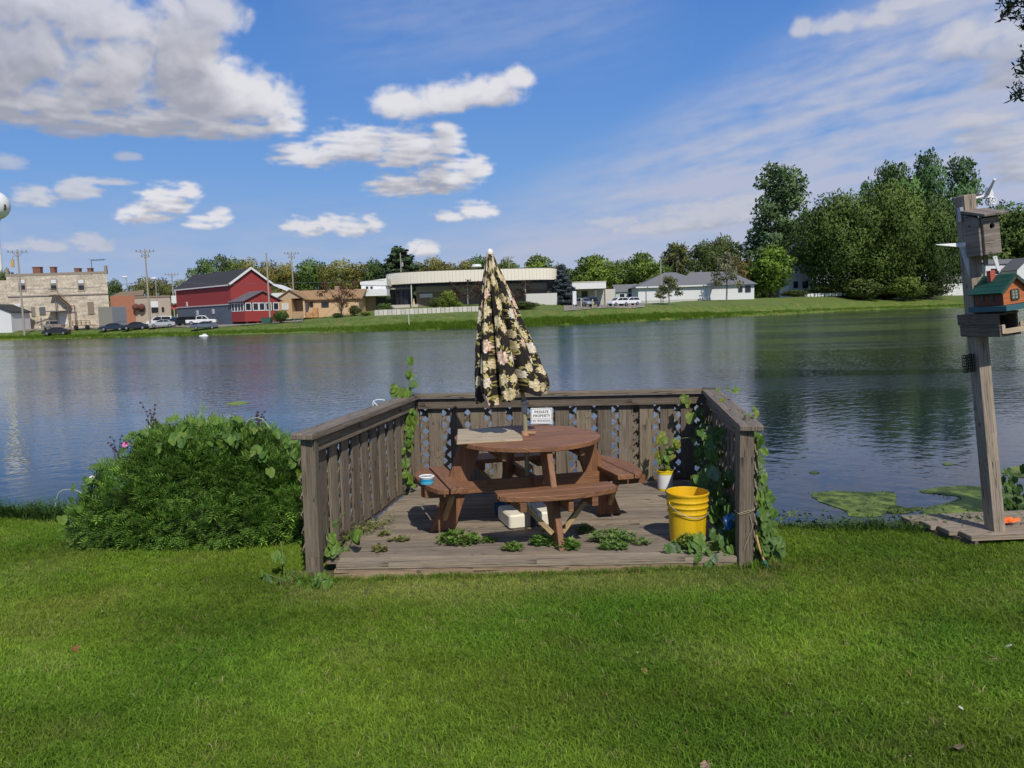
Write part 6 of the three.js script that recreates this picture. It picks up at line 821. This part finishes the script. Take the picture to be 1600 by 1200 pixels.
const dk = (x, h, z) => deckPoint(x, h, z);
{ // column of leaves in the left back corner
  const O = dk(-0.98, 0, -7.22), S = (list) => list.map(([x, h, z]) => dk(x, h, z).sub(O)); vine('climbing_vine', 'column of bright green vine leaves climbing the back left corner of the railing', O, [S([[-0.98, 0, -7.2], [-1.0, 0.3, -7.18], [-0.97, 0.6, -7.2], [-0.99, 0.88, -7.22], [-0.97, 1.02, -7.24], [-0.99, 1.12, -7.25], [-0.98, 1.22, -7.26]]), S([[-1.0, 0.05, -7.12], [-1.02, 0.4, -7.12], [-1.0, 0.75, -7.16]]), S([[-0.98, 0.9, -7.2], [-1.04, 0.96, -7.2], [-1.08, 0.95, -7.22]])], 48, 0.10, { seed: 21, spread: 0.065, mats: [vineMats[1], vineMats[2], vineYellow[1]], bias: 1.1 }); }
{ // foot of the left post
  const O = dk(-1.24, 0, -5.25), S = (list) => list.map(([x, h, z]) => dk(x, h, z).sub(O)); vine('climbing_vine', 'few big leaves inside the front left post of the deck', O, [S([[-1.24, 0.0, -5.28], [-1.26, 0.15, -5.22], [-1.22, 0.27, -5.2], [-1.16, 0.33, -5.18]]), S([[-1.28, 0, -5.2], [-1.3, 0.2, -5.18], [-1.3, 0.3, -5.16]]), S([[-1.2, 0, -5.35], [-1.15, 0.1, -5.3], [-1.1, 0.16, -5.28]])], 9, 0.105, { seed: 22, spread: 0.035, mats: vineMats.slice(1) }); }
{ const O = V(-1.45, 0, -4.98); vine('ground_vine', 'low leaves in the grass outside the front left post', O, [[V(0, 0, 0), V(-0.12, 0.06, 0.02), V(-0.26, 0.08, -0.05)], [V(0.13, 0.0, 0.06), V(0.16, 0.05, 0.06), V(0.20, 0.08, 0.07)], [V(-0.1, 0, 0), V(-0.13, 0.14, -0.1), V(-0.16, 0.26, -0.16)]], 26, 0.085, { seed: 23, spread: 0.055, mats: vineMats.slice(1) }); }
{ // the big vine outside the right railing
  const O = dk(1.66, 0, -5.2), S = (list) => list.map(([x, h, z]) => dk(x, h, z).sub(O)); vine('railing_vine', 'thick curtain of vine leaves outside the front right post', O, [S([[1.67, -0.08, -5.1], [1.68, 0.2, -5.12], [1.66, 0.5, -5.16], [1.64, 0.82, -5.24]]), S([[1.72, -0.08, -5.2], [1.72, 0.25, -5.2], [1.72, 0.55, -5.25], [1.69, 0.78, -5.4]]), S([[1.66, -0.08, -5.06], [1.68, 0.1, -5.06], [1.70, 0.35, -5.12]]), S([[1.74, -0.08, -5.10], [1.75, 0.05, -5.1], [1.72, 0.15, -5.1]]), S([[1.82, 0.0, -5.5], [1.80, 0.4, -5.6], [1.76, 0.8, -5.7]])], 125, 0.095, { seed: 31, spread: 0.042, mats: [...vineMats, ...vineGreyish], face: V(0.25, 0.5, 0.75), keep: (p) => p.x > 1.60 }); }
{ const O = dk(1.42, 0, -5.6), S = (list) => list.map(([x, h, z]) => dk(x, h, z).sub(O)); vine('deck_vine', 'heap of vine leaves spilling over the deck beside the yellow bucket', O, [S([[1.5, 0.02, -5.2], [1.38, 0.08, -5.16], [1.22, 0.06, -5.14]]), S([[1.5, 0.0, -5.3], [1.45, 0.18, -5.35], [1.36, 0.25, -5.4]]), S([[1.55, 0.0, -5.4], [1.5, 0.3, -5.5], [1.47, 0.5, -5.55]]), S([[1.5, 0.05, -5.5], [1.42, 0.35, -5.65], [1.40, 0.45, -5.7]]), S([[1.4, 0.02, -5.14], [1.3, 0.02, -5.1], [1.1, 0.03, -5.13]]), S([[1.6, 0.1, -5.6], [1.56, 0.5, -5.9], [1.6, 0.7, -6.2]])], 115, 0.115, { seed: 32, spread: 0.075, mats: [...vineMats.slice(0, 3), vineGreyish[0], vineGreyish[1]], keep: (p) => Math.hypot(p.x - 1.235, p.z + 5.44) > 0.17 }); }
{ const O = dk(1.75, 0, -7.0), S = (list) => list.map(([x, h, z]) => dk(x, h, z).sub(O)); vine('corner_vine', 'shaded vine along the inside of the right railing', O, [S([[1.8, 0, -7.25], [1.78, 0.4, -7.25], [1.8, 0.72, -7.24]]), S([[1.72, 0.0, -6.9], [1.72, 0.3, -6.9], [1.74, 0.5, -6.95]]), S([[1.7, 0.0, -6.4], [1.66, 0.35, -6.4], [1.67, 0.6, -6.45]]), S([[1.68, 0.0, -6.0], [1.62, 0.2, -6.0], [1.6, 0.45, -6.0]])], 80, 0.10, { seed: 33, spread: 0.07, mats: [vineMats[0], vineMats[3], vineMats[1]] }); }
{ const O = dk(1.6, 0.9, -6.6), S = (list) => list.map(([x, h, z]) => dk(x, h, z).sub(O)); vine('rail_tendril', 'thin vine tendril curling over the right railing cap', O, [S([[1.72, 0.85, -6.3], [1.70, 0.99, -6.35], [1.78, 1.01, -6.4], [1.88, 0.98, -6.42], [1.98, 1.0, -6.5]]), S([[1.66, 0.84, -5.3], [1.64, 0.93, -5.32], [1.70, 0.96, -5.36]])], 9, 0.06, { seed: 34, spread: 0.03, r: 0.003, mats: [vineYellow[0], vineMats[2]] }); }
{ const O = dk(1.66, 0.75, -7.26); vine('rail_sprig', 'yellow green leaf bunch at the right end of the back railing', O, [[V(0.02, -0.1, 0), V(0, 0.02, 0.03), V(-0.03, 0.10, 0.05)]], 5, 0.12, { seed: 35, spread: 0.03, mats: [vineYellow[2], vineYellow[0]] }); }
{ const O = dk(1.40, 0.15, -7.06), S = (list) => list.map(([x, h, z]) => dk(x, h, z).sub(O)); vine('potted_vine', 'leafy shoot growing out of the white pot', O, [S([[1.40, 0.15, -7.06], [1.38, 0.3, -7.05], [1.40, 0.45, -7.08], [1.34, 0.55, -7.1]]), S([[1.40, 0.3, -7.06], [1.48, 0.46, -7.02], [1.6, 0.5, -6.95], [1.72, 0.47, -6.9]]), S([[1.39, 0.25, -7.05], [1.34, 0.33, -7.02]])], 17, 0.105, { seed: 36, spread: 0.045, mats: [vineYellow[1], vineMats[2], vineYellow[0]], category: 'plant' }); }
// weeds growing up between the planks
const weedLeaf = (() => { const g = []; for (const [a, s, t] of [[0, 1, 0.2], [0.9, 0.8, 0.1], [-0.9, 0.8, 0.1], [1.9, 0.6, 0], [-1.9, 0.6, 0]]) { const q = new THREE.Shape(); q.moveTo(0, 0); q.quadraticCurveTo(0.16, 0.22, 0.12, 0.42); q.lineTo(0.06, 0.40); q.quadraticCurveTo(0.06, 0.6, 0, 0.72); q.quadraticCurveTo(-0.06, 0.6, -0.06, 0.40); q.lineTo(-0.12, 0.42); q.quadraticCurveTo(-0.16, 0.22, 0, 0); g.push(prep(new THREE.ShapeGeometry(q, 3).rotateX(PI / 2 - 0.45 - t).scale(s, s, s).rotateY(a))); } return join(g); })();
const weedMat = leafMat([1, 1, 1], 0.3);
function weed(label, x, z, w, h, n, tint, seed) { const R = rng(seed), o = deckThing('deck_weed', label, 'weed', x, 0, z, 0, 'weeds growing through the deck'), L = [], st = []; for (let i = 0; i < n * 1.9; i++) { const a = R() * 6.283, r = Math.sqrt(R()), px = Math.cos(a) * r * w, pz = Math.sin(a) * r * w * 0.5, y = h * 1.25 * (1 - 0.6 * r) * (0.2 + 0.8 * R()), f = 0.75 + 0.5 * R(); L.push([px, y, pz, R() * 6.283, 0.042 * (0.7 + 0.8 * R()), tint[0] * 1.3 * f, tint[1] * 1.3 * f, tint[2] * 1.2 * f, (R() - 0.5) * 0.9 + 0.2, (R() - 0.5) * 0.9]); if (i % 5 === 0) st.push(tube([V(px * 0.5, 0, pz * 0.5), V(px * 0.8, y * 0.6, pz * 0.8), V(px, y, pz)], 0.0016, 5, 4)); } mesh('stem', st, stemMat, o); scatter('foliage', weedLeaf, weedMat, L, o); return o; }
const deckAt = (px, py) => { const v = at(px, py, 1).sub(camera.position), n = V(TILT, 1, 0), t = (DECK_Y - n.dot(camera.position)) / n.dot(v); return camera.position.clone().addScaledVector(v, t); };
for (const [px, py, w, h, n, c, l] of [[716, 850, 0.16, 0.10, 130, [0.12, 0.21, 0.035], 'largest green weed clump at the middle of the deck front'], [762, 847, 0.06, 0.04, 26, [0.12, 0.20, 0.035], 'flat weed just right of the largest clump'], [803, 860, 0.08, 0.06, 46, [0.13, 0.21, 0.04], 'weed clump left of the front table leg foot'], [848, 852, 0.085, 0.08, 74, [0.10, 0.19, 0.035], 'bushy weed touching the front table leg from the left'], [887, 858, 0.085, 0.07, 70, [0.12, 0.21, 0.04], 'weed clump just right of the front table leg'], [914, 833, 0.07, 0.06, 40, [0.12, 0.20, 0.04], 'small weed furthest back on the deck front'], [958, 846, 0.17, 0.09, 120, [0.115, 0.20, 0.045], 'broad loose weed between table leg and bucket'], [960, 858, 0.10, 0.05, 50, [0.11, 0.19, 0.04], 'low weed in front of the broad loose one'], [1004, 851, 0.07, 0.04, 22, [0.14, 0.20, 0.06], 'tiny sparse weed left of the bucket foot'], [594, 862, 0.05, 0.05, 20, [0.20, 0.20, 0.06], 'small yellowish weed nearest the deck front on the left'], [600, 838, 0.04, 0.04, 14, [0.18, 0.20, 0.06], 'small weed behind the yellowish one on the left'], [625, 845, 0.08, 0.03, 26, [0.18, 0.19, 0.07], 'flat dry weed in the left part of the deck'], [1075, 858, 0.12, 0.10, 90, [0.10, 0.18, 0.035], 'dark weed in front of the yellow bucket']]) { const p = deckAt(px, py); weed(l, p.x, p.z, w, h, n, c, Math.round(px * 3 + py)); }
{ const p = deckAt(545, 842), R = rng(71), o = deckThing('ground_cover', 'yellow green creeping plant along the left railing foot', 'ground cover', p.x, 0, p.z), L = [], st = []; for (let i = 0; i < 420; i++) { const t = R(), x = lerp(-0.14, 0.22, t) + (R() - 0.5) * 0.16, z = lerp(0.26, -0.42, t) + (R() - 0.5) * 0.16, y = 0.01 + 0.07 * R() * R(), f = 0.75 + 0.5 * R(); L.push([x, y, z, R() * 6.283, 0.026 * (0.7 + 0.8 * R()), 0.20 * f, 0.22 * f, 0.055 * f, (R() - 0.5), (R() - 0.5)]); if (i % 30 === 0) st.push(tube([V(x, 0, z), V(x + 0.03, y, z), V(x + 0.06, y * 0.5, z - 0.04)], 0.0016, 5, 4)); } mesh('stem', st, stemMat, o); scatter('foliage', weedLeaf, weedMat, L, o); }

// the dense bush left of the deck
{
  const BS = 0.87, O = V(-2.48, 0, -6.22), o = thing('leafy_bush', 'dense dark green leafy bush between the lawn and the pond left of the deck', 'bush', O), R = rng(909), L = [];
  const sprig = (() => { const g = []; for (let k = 0; k < 7; k++) { const s = k === 6 ? 1 : 0.85 - 0.07 * Math.floor(k / 2), y = 0.15 + Math.floor(k / 2) * 0.26, q = new THREE.Shape(); q.moveTo(0, 0); q.quadraticCurveTo(0.13, 0.25, 0, 0.62); q.quadraticCurveTo(-0.13, 0.25, 0, 0); const l = new THREE.ShapeGeometry(q, 4).scale(s, s, s).rotateX(-0.35); if (k < 6) l.rotateZ((k % 2 ? 1 : -1) * 1.05); g.push(prep(l.translate(0, k === 6 ? 0.85 : y, 0))); } return join(g).rotateX(PI / 2 - 0.5); })();
  // body: overlapping mounds; leaves sit on their outer shell, turned outwards
  const mounds = [[-0.05, 0.46, 0, 0.72, 0.60, 0.52], [-0.62, 0.34, 0.05, 0.48, 0.44, 0.44], [0.52, 0.40, 0.02, 0.52, 0.50, 0.46], [-0.30, 0.66, -0.05, 0.42, 0.40, 0.40], [0.22, 0.68, -0.05, 0.46, 0.36, 0.40], [0.85, 0.22, 0.10, 0.34, 0.34, 0.34], [-0.95, 0.18, 0.12, 0.28, 0.28, 0.30], [0.05, 0.20, 0.26, 0.85, 0.26, 0.32], [0.98, 0.42, 0.0, 0.22, 0.28, 0.26]].map((m) => m.map((v) => v * BS));
  const cum = []; mounds.reduce((t, m) => (cum.push(t + m[3] * m[4] + m[4] * m[5] + m[3] * m[5]), cum[cum.length - 1]), 0);
  for (let i = 0; i < 36000; i++) { const pickAt = R() * cum[cum.length - 1], m = mounds[cum.findIndex((c) => c >= pickAt)], d = V(R() * 2 - 1, R() * 2 - 1, R() * 2 - 1).normalize(); if (d.z < -0.55) continue; const bump = 1 + 0.26 * perlin.noise(d.x * 3.4 + m[0] * 3, d.y * 3.4, d.z * 3.4 + m[2]), k = bump * (0.78 + 0.22 * Math.sqrt(R()) + (R() < 0.05 ? 0.16 * R() : 0)); const x = m[0] + d.x * m[3] * k, y = m[1] + d.y * m[4] * k, z = m[2] + d.z * m[5] * k; if (y < 0.0) continue; const hue = R(), f = (0.72 + 0.7 * R()) * (1 + 0.6 * perlin.noise(x * 5, y * 6, z * 5 + 3)), young = hue < 0.10; L.push([x, y, z, Math.atan2(d.x, d.z) + (R() - 0.5) * 2.2, (young ? 0.072 : 0.062) * (0.6 + 0.8 * R()), (young ? 0.23 : 0.145) * f, (young ? 0.36 : 0.265) * f, (young ? 0.06 : 0.045) * f, 0.5 - d.y * 0.9 + (R() - 0.5) * 1.3, (R() - 0.5) * 1.2]); }
  scatter('foliage', sprig, leafMat([1, 1, 1], 0.3), L, o);
  mesh('branch', [[-0.6, 0.5], [0, 0.8], [0.5, 0.6], [-0.9, 0.25], [0.85, 0.4], [0.2, 0.7]].map(([x, y], i) => tube([V(x * 0.3, 0, 0), V(x * 0.7, y * 0.6, 0.05 * (i % 3)), V(x, y, 0)], 0.009, 10, 5)), std([0.09, 0.07, 0.045], 0.9), o);
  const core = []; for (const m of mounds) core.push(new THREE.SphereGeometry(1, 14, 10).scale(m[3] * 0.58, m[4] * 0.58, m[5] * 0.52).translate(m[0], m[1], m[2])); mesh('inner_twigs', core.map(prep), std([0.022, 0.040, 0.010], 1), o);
  const S = (l) => l.map(([x, y, z]) => V(x * BS, y * BS, z * BS)); vine('bindweed', 'broad leaved bindweed draped over the top and sides of the dense bush', O, [S([[-0.80, 0.82, 0.22], [-0.58, 1.03, 0.14], [-0.3, 1.10, 0.08], [0.0, 1.09, 0.1]]), S([[0.1, 1.09, 0.1], [0.35, 1.10, 0.1], [0.62, 1.03, 0.18], [0.86, 0.84, 0.24], [1.0, 0.62, 0.3]]), S([[-1.12, 0.06, 0.36], [-1.10, 0.35, 0.34], [-1.02, 0.56, 0.34], [-0.88, 0.74, 0.34]]), S([[0.95, 0.66, 0.25], [1.06, 0.64, 0.2], [1.12, 0.5, 0.25]]), S([[-0.4, 0.97, 0.40], [0.0, 1.0, 0.42], [0.4, 0.98, 0.40], [0.7, 0.74, 0.46]])], 130, 0.085, { seed: 41, r: 0.0022, stemMat: std([0.05, 0.09, 0.02], 0.8), spread: 0.07, mats: [...vineMats, vineYellow[1]], face: V(0.1, 0.8, 0.6), category: 'vine' });
  const fl = (label, x, y, z, m, s) => { const f = thing('bindweed_flower', label, 'flower', V(O.x + x * BS, y * BS, O.z + z * BS)); mesh('petal', new THREE.LatheGeometry([[0.004, 0], [0.008, 0.02], [0.020, 0.04], [0.032, 0.046]].map(([a, b]) => new THREE.Vector2(a * s, b * s)), 14).rotateX(0.9), m, f); mesh('throat', new THREE.SphereGeometry(0.007 * s, 8, 6).translate(0, 0.012, 0.014), std([0.8, 0.75, 0.6], 0.6), f); };
  fl('pink bindweed flower at the top left of the dense bush', -0.67, 0.92, 0.20, std([0.62, 0.16, 0.36], 0.6, { side: THREE.DoubleSide }), 0.8); fl('pale bindweed flower on the left slope of the dense bush', -0.98, 0.63, 0.24, std([0.8, 0.72, 0.66], 0.6, { side: THREE.DoubleSide }), 0.7);
  const dry = std([0.06, 0.04, 0.045], 0.9), t = (label, x0, y0, seed, k) => { const Q = rng(seed), w = thing('seed_stalk', label, 'stalk', V(O.x + x0 * BS, y0 * BS, O.z)), st = [], buds = []; for (let i = 0; i < 6; i++) { const dx = (Q() - 0.6) * 0.16 * k, dy = (0.12 + 0.2 * Q()) * k; st.push(tube([V(0, 0, 0), V(dx * 0.4, dy * 0.6, 0.02), V(dx, dy, 0.02 * (i - 3))], 0.0018, 8, 4)); for (let j = 0; j < 4; j++) buds.push(prep(new THREE.IcosahedronGeometry(0.009, 0).translate(dx * (0.5 + 0.17 * j) + (Q() - 0.5) * 0.03, dy * (0.6 + 0.13 * j), 0.02 * (i - 3)))); } mesh('stem', st, dry, w); mesh('seed_head', buds, dry, w); };
  t('dark dry seed stalks rising from the top left of the dense bush', -0.52, 0.98, 51, 0.95); t('dark dry seed stalks at the upper left edge of the dense bush', -0.86, 0.72, 52, 0.9); t('thin stalk at the top right of the dense bush', 0.5, 0.98, 53, 0.6);
  vine('pale_tendril', 'bare pale tendrils reaching out left of the dense bush', V(O.x - 1.05, 0.30, O.z + 0.1), [[V(0.12, 0, 0), V(0, 0.14, 0), V(-0.14, 0.14, 0), V(-0.19, 0.02, 0)], [V(1.36, 0.58, 0), V(1.42, 0.68, 0), V(1.52, 0.68, 0), V(1.58, 0.60, 0)]], 2, 0.05, { seed: 44, r: 0.003, stemMat: std([0.42, 0.45, 0.30], 0.7), spread: 0.01 });
}
// weeds and reeds along the near water's edge
{
  const R = rng(919), reed = tuftGeometry(921, 9, 0.07, 0.10, 0.34, 0.0052, 0.9), A = [], B = [];
  for (let i = 0; i < 2400; i++) { const x = R() < 0.62 ? 1.9 + 3.6 * R() : -6.2 + 2.9 * R(), right = x > 0; if (x > 2.9 && R() < 0.25) continue; const z = edgeZ(x) + (R() - 0.75) * 0.34, f = 0.6 + 0.7 * R(); A.push([x, lawnHeight(x, z) - 0.02, z, R() * 6.283, (right ? 0.30 + 0.40 * R() * sstep(2.0, 2.8, x) : 0.5 + 0.5 * R()), 0.075 * f, 0.145 * f, 0.03 * f, 0, 0]); }
  for (let i = 0; i < 900; i++) { const x = R() < 0.75 ? 2.0 + 1.6 * R() : -5.6 + 2.0 * R(), z = edgeZ(x) + (R() - 0.8) * 0.3, f = 0.6 + 0.7 * R(); B.push([x, lawnHeight(x, z) + 0.17 * R() * R() + 0.02, z, R() * 6.283, 0.045 * (0.6 + 0.8 * R()), 0.085 * f, 0.135 * f, 0.03 * f, (R() - 0.5) * 1.2, (R() - 0.5) * 1.2]); }
  const o = new THREE.Group(); o.name = 'shore_weeds'; scene.add(o); tag(o, 'low weeds and reeds along the near edge of the pond', 'weeds', null, 'stuff'); scatter('reed_blades', reed, bladeMaterial, A, o); scatter('weed_leaves', weedLeaf, weedMat, B, o);
}
{
  const R = rng(927), fringe = tuftGeometry(928, 10, 0.04, 0.05, 0.13, 0.0026, 0.8), L = [];
  for (let i = 0; i < 700; i++) { const x = -1.55 + 3.35 * R(), end = Math.abs(x - 0.1) > 1.4, z = -5.035 + R() * R() * (end ? 0.16 : 0.06), f = 0.7 + 0.6 * R(), dry = R() < 0.3; L.push([x, lawnHeight(x, z) - 0.01, z, R() * 6.283, (end ? 0.9 : 0.55) * (0.5 + 0.7 * R()), (dry ? 0.28 : 0.13) * f, (dry ? 0.25 : 0.24) * f, (dry ? 0.09 : 0.025) * f, 0, 0]); }
  tag(scatter('grass_fringe', fringe, bladeMaterial, L), 'longer grass along the front edge of the deck', 'grass', null, 'stuff');
}
{ // plants at the right edge and one arching stem by the railing
  const p = at(1592, 725, 7.6), O = V(p.x, WATER + 0.05, p.z); const S = (l) => l.map(([x, y, z]) => V(x, y, z)); vine('water_plant', 'leafy waterside plants at the right edge behind the post', O, [S([[0, 0, 0], [-0.05, 0.2, 0], [-0.12, 0.42, 0.02]]), S([[0.2, 0, 0], [0.15, 0.3, 0], [0.1, 0.52, 0]]), S([[0.35, 0, 0.1], [0.3, 0.3, 0.1], [0.3, 0.5, 0.1]]), S([[-0.1, 0, 0.2], [-0.15, 0.1, 0.2], [-0.22, 0.2, 0.2]]), S([[0.5, 0, 0], [0.5, 0.25, 0], [0.45, 0.55, 0]])], 110, 0.10, { seed: 61, spread: 0.09, mats: [vineMats[0], vineMats[1], vineMats[3]], category: 'plant' });
  const q = at(1215, 800, 5.8); vine('arching_stem', 'thin arching weed stem over the water right of the deck', V(q.x, 0.02, q.z), [[V(-0.06, -0.1, 0), V(0, 0.08, 0), V(0.08, 0.14, 0), V(0.15, 0.17, 0)], [V(0.0, 0.08, 0), V(-0.01, 0.02, 0.02), V(0.01, -0.03, 0.02)]], 7, 0.045, { seed: 62, r: 0.002, spread: 0.012, category: 'plant' }); }
// green algae mats floating on the pond
{
  const onWater = (px, py) => { const v = at(px, py, 1).sub(camera.position), t = (WATER + 0.005 - camera.position.y) / v.y; return camera.position.clone().addScaledVector(v, t); };
  const algaeTex = tex(256, 256, (u, v) => { const n = 0.5 * grassNoise2(u * 128, v * 128) + 0.5 * grassNoise(u * 16, v * 16); return mix3([0.10, 0.15, 0.02], [0.24, 0.30, 0.055], n); }); algaeTex.repeat.set(0.9, 0.9); const am = std([1, 1, 1], 0.85, { map: algaeTex });
  const mat = (label, outline, seed, group) => { const R = rng(seed), pts = outline.map(([a, b]) => onWater(a, b)), c = new THREE.CatmullRomCurve3(pts, true), n = 90, mid = pts.reduce((s, p) => s.add(p), V(0, 0, 0)).multiplyScalar(1 / pts.length), pos = [], ring = []; for (let i = 0; i < n; i++) { const p = c.getPoint(i / n), k = 1 + 0.10 * fbm3(p.x * 9, seed, p.z * 9, 3); ring.push(V(mid.x + (p.x - mid.x) * k, 0, mid.z + (p.z - mid.z) * k)); } const o = thing('algae_mat', label, 'algae', V(mid.x, WATER, mid.z), 0, group);
    const sh = new THREE.Shape(ring.map((p) => new THREE.Vector2(p.x - mid.x, -(p.z - mid.z)))); mesh('film', metres(extrude(sh, 0.004).rotateX(-PI / 2).translate(0, 0.002, 0), mid.x, mid.z), am, o);
    const L = []; const area = ring.length; for (let i = 0; i < (seed > 4 ? 0 : 240); i++) { const p = ring[Math.floor(R() * n)], k = Math.sqrt(R()) * (i % 3 ? 1.0 : 1.14), f = 0.6 + 0.8 * R(); L.push([(p.x - mid.x) * k, 0.006, (p.z - mid.z) * k, R() * 6.283, 0.026 * (0.5 + R()), 0.20 * f, 0.27 * f, 0.045 * f, 0.35 + (R() - 0.5) * 0.4, (R() - 0.5) * 0.5]); } if (L.length) scatter('duckweed', weedLeaf, weedMat, L, o); return o; };
  mat('large bright green algae mat on the water right of the deck', [[1268, 772], [1300, 767], [1360, 769], [1392, 768], [1400, 782], [1392, 793], [1372, 806], [1330, 806], [1318, 796], [1282, 784]], 1); mat('narrow algae streak joining the large mat to the bank', [[1396, 790], [1420, 794], [1440, 792], [1430, 798], [1404, 802], [1388, 800]], 2); mat('algae mat reaching the bank left of the post', [[1438, 768], [1482, 760], [1536, 760], [1590, 770], [1600, 800], [1520, 812], [1446, 806], [1440, 796], [1480, 786], [1500, 776], [1470, 772]], 3); mat('algae patch right of the post by the leafy plants', [[1565, 738], [1600, 727], [1640, 730], [1640, 745], [1600, 746], [1580, 744]], 4);
  mat('small thin algae streak left of the deck on open water', [[353, 631], [372, 627], [389, 628], [372, 633]], 5); mat('tiny algae streak above the large mat', [[1264, 738], [1272, 736], [1280, 738], [1272, 740]], 6); mat('tiny algae streak left of the post on open water', [[1471, 725], [1480, 723], [1489, 725], [1480, 727]], 7);
}
// broad little weeds and dry clippings among the grass
{
  const R = rng(955), A = []; for (let i = 0; i < 900; i++) { const depth = 2.4 + 3.6 * R(), x = (R() * 2 - 1) * 0.8 * depth, z = -depth; if (z < edgeZ(x) || onDeck(x, z) || fbm3(x * 1.6, 7.7, z * 1.6, 2) < 0.06) continue; const dry = R() < 0.3, f = 0.7 + 0.6 * R(); A.push([x, lawnHeight(x, z) + 0.03 + 0.012 * R(), z, R() * 6.283, (dry ? 0.012 : 0.016) * (0.7 + 0.7 * R()), (dry ? 0.40 : 0.15) * f, (dry ? 0.34 : 0.29) * f, (dry ? 0.18 : 0.06) * f, (R() - 0.5) * 0.8, (R() - 0.5) * 0.8]); }
  tag(scatter('lawn_weeds', weedLeaf, weedMat, A), 'small broad weeds and clippings among the grass of the lawn', 'weeds', null, 'stuff');
}
// fallen leaves on the lawn
{
  const lawnAt = (px, py) => { const v = at(px, py, 1).sub(camera.position), t = (0.03 - camera.position.y) / v.y; return camera.position.clone().addScaledVector(v, t); };
  for (const [px, py, c, s, l] of [[118, 1013, [0.30, 0.10, 0.05], 0.06, 'rust coloured fallen leaf on the left of the lawn'], [1234, 1068, [0.50, 0.40, 0.26], 0.04, 'pale fallen leaf on the right half of the lawn'], [1495, 1168, [0.30, 0.20, 0.12], 0.075, 'curled brown leaf near the bottom right of the lawn'], [1103, 1196, [0.40, 0.27, 0.19], 0.06, 'brown leaf at the bottom edge of the lawn'], [1577, 1009, [0.72, 0.70, 0.62], 0.04, 'whitish leaf at the right edge of the lawn'], [1500, 1105, [0.75, 0.74, 0.66], 0.025, 'tiny white petal above the curled brown leaf'], [247, 890, [0.55, 0.58, 0.48], 0.06, 'pale torn leaf in the grass before the dense bush'], [1006, 1047, [0.34, 0.24, 0.08], 0.045, 'tan leaf in the middle of the lawn']]) { const p = lawnAt(px, py), o = thing('fallen_leaf', l, 'leaf', p, px * 0.7); mesh('blade', hearts[px % 3].clone().scale(s, s * 1.1, s).rotateX(0.35), leafMat(c, 0.2), o); mesh('stalk', tube([V(0, 0, -0.15 * s), V(0, 0.008, -0.4 * s), V(0.004, 0.006, -0.7 * s)], 0.0012, 6, 4), std([0.25, 0.16, 0.08], 0.8), o); }
}
// the tree whose branches reach in at the top right
{
  const O = V(6.4, 0, -3.9), o = thing('overhanging_tree', 'dark leafy branches of a tree reaching in at the top right', 'tree', O), R = rng(929), L = [], limbs = []; const rel = (px, py, d) => at(px, py, d).sub(O);
  mesh('trunk', cyl(0.16, 0.28, 4.6, 0, 2.3, 0, 14), barkMat, o); const tips = [[1640, -20, 6.2, 0.38, 420], [1600, -60, 6.4, 0.32, 220], [1690, 60, 6.1, 0.40, 420], [1640, 95, 6.3, 0.20, 150], [1700, -60, 6.0, 0.5, 420]];
  for (const [px, py, d, r, n] of tips) { const c = rel(px, py, d); limbs.push(tube([V(0, 3.2, 0), c.clone().multiplyScalar(0.5).add(V(0, 2.2, 0)), c], 0.022, 14, 6)); for (let i = 0; i < n; i++) { const q = V(R() * 2 - 1, R() * 2 - 1, R() * 2 - 1).normalize().multiplyScalar(r * Math.cbrt(R())), f = 0.7 + 0.6 * R(); L.push([c.x + q.x, c.y + q.y * 0.8, c.z + q.z, R() * 6.283, 0.055 * (0.7 + 0.7 * R()), 0.030 * f, 0.055 * f, 0.020 * f, (R() - 0.5) * 2, (R() - 0.5) * 2]); } }
  for (const [px, py, d] of [[1578, 8, 6.2], [1590, 24, 6.2], [1600, 40, 6.2], [1568, -2, 6.2], [1585, 142, 6.3], [1590, 148, 6.3], [1583, 150, 6.3], [1592, 130, 6.3], [1594, 118, 6.3], [1597, 100, 6.3], [1598, 140, 6.3]]) { const c = rel(px, py, d); for (let k = 0; k < 7; k++) L.push([c.x + (R() - 0.5) * 0.06, c.y + (R() - 0.5) * 0.06, c.z + (R() - 0.5) * 0.1, R() * 6.283, 0.05 * (0.7 + 0.6 * R()), 0.03, 0.055, 0.02, (R() - 0.5) * 2, (R() - 0.5) * 2]); }
  for (let i = 0; i < 2600; i++) { const q = V(R() * 2 - 1, R() * 2 - 1, R() * 2 - 1).normalize().multiplyScalar(Math.cbrt(R())); L.push([0.2 + q.x * 2.0, 5.0 + q.y * 1.5, q.z * 1.9, R() * 6.283, 0.09 * (0.7 + 0.7 * R()), 0.04, 0.075, 0.022, (R() - 0.5) * 2, (R() - 0.5) * 2]); }
  mesh('branch', limbs, barkMat, o); const lf = (() => { const q = new THREE.Shape(); q.moveTo(0, 0); q.quadraticCurveTo(0.28, 0.4, 0, 1); q.quadraticCurveTo(-0.28, 0.4, 0, 0); return join([0, 2.2, -2.1].map((a) => prep(new THREE.ShapeGeometry(q, 4).rotateX(PI / 2 - 0.4).rotateY(a)))); })(); scatter('crown', lf, leafMat([1, 1, 1], 0.25), L, o);
}

renderer.render(scene, camera);
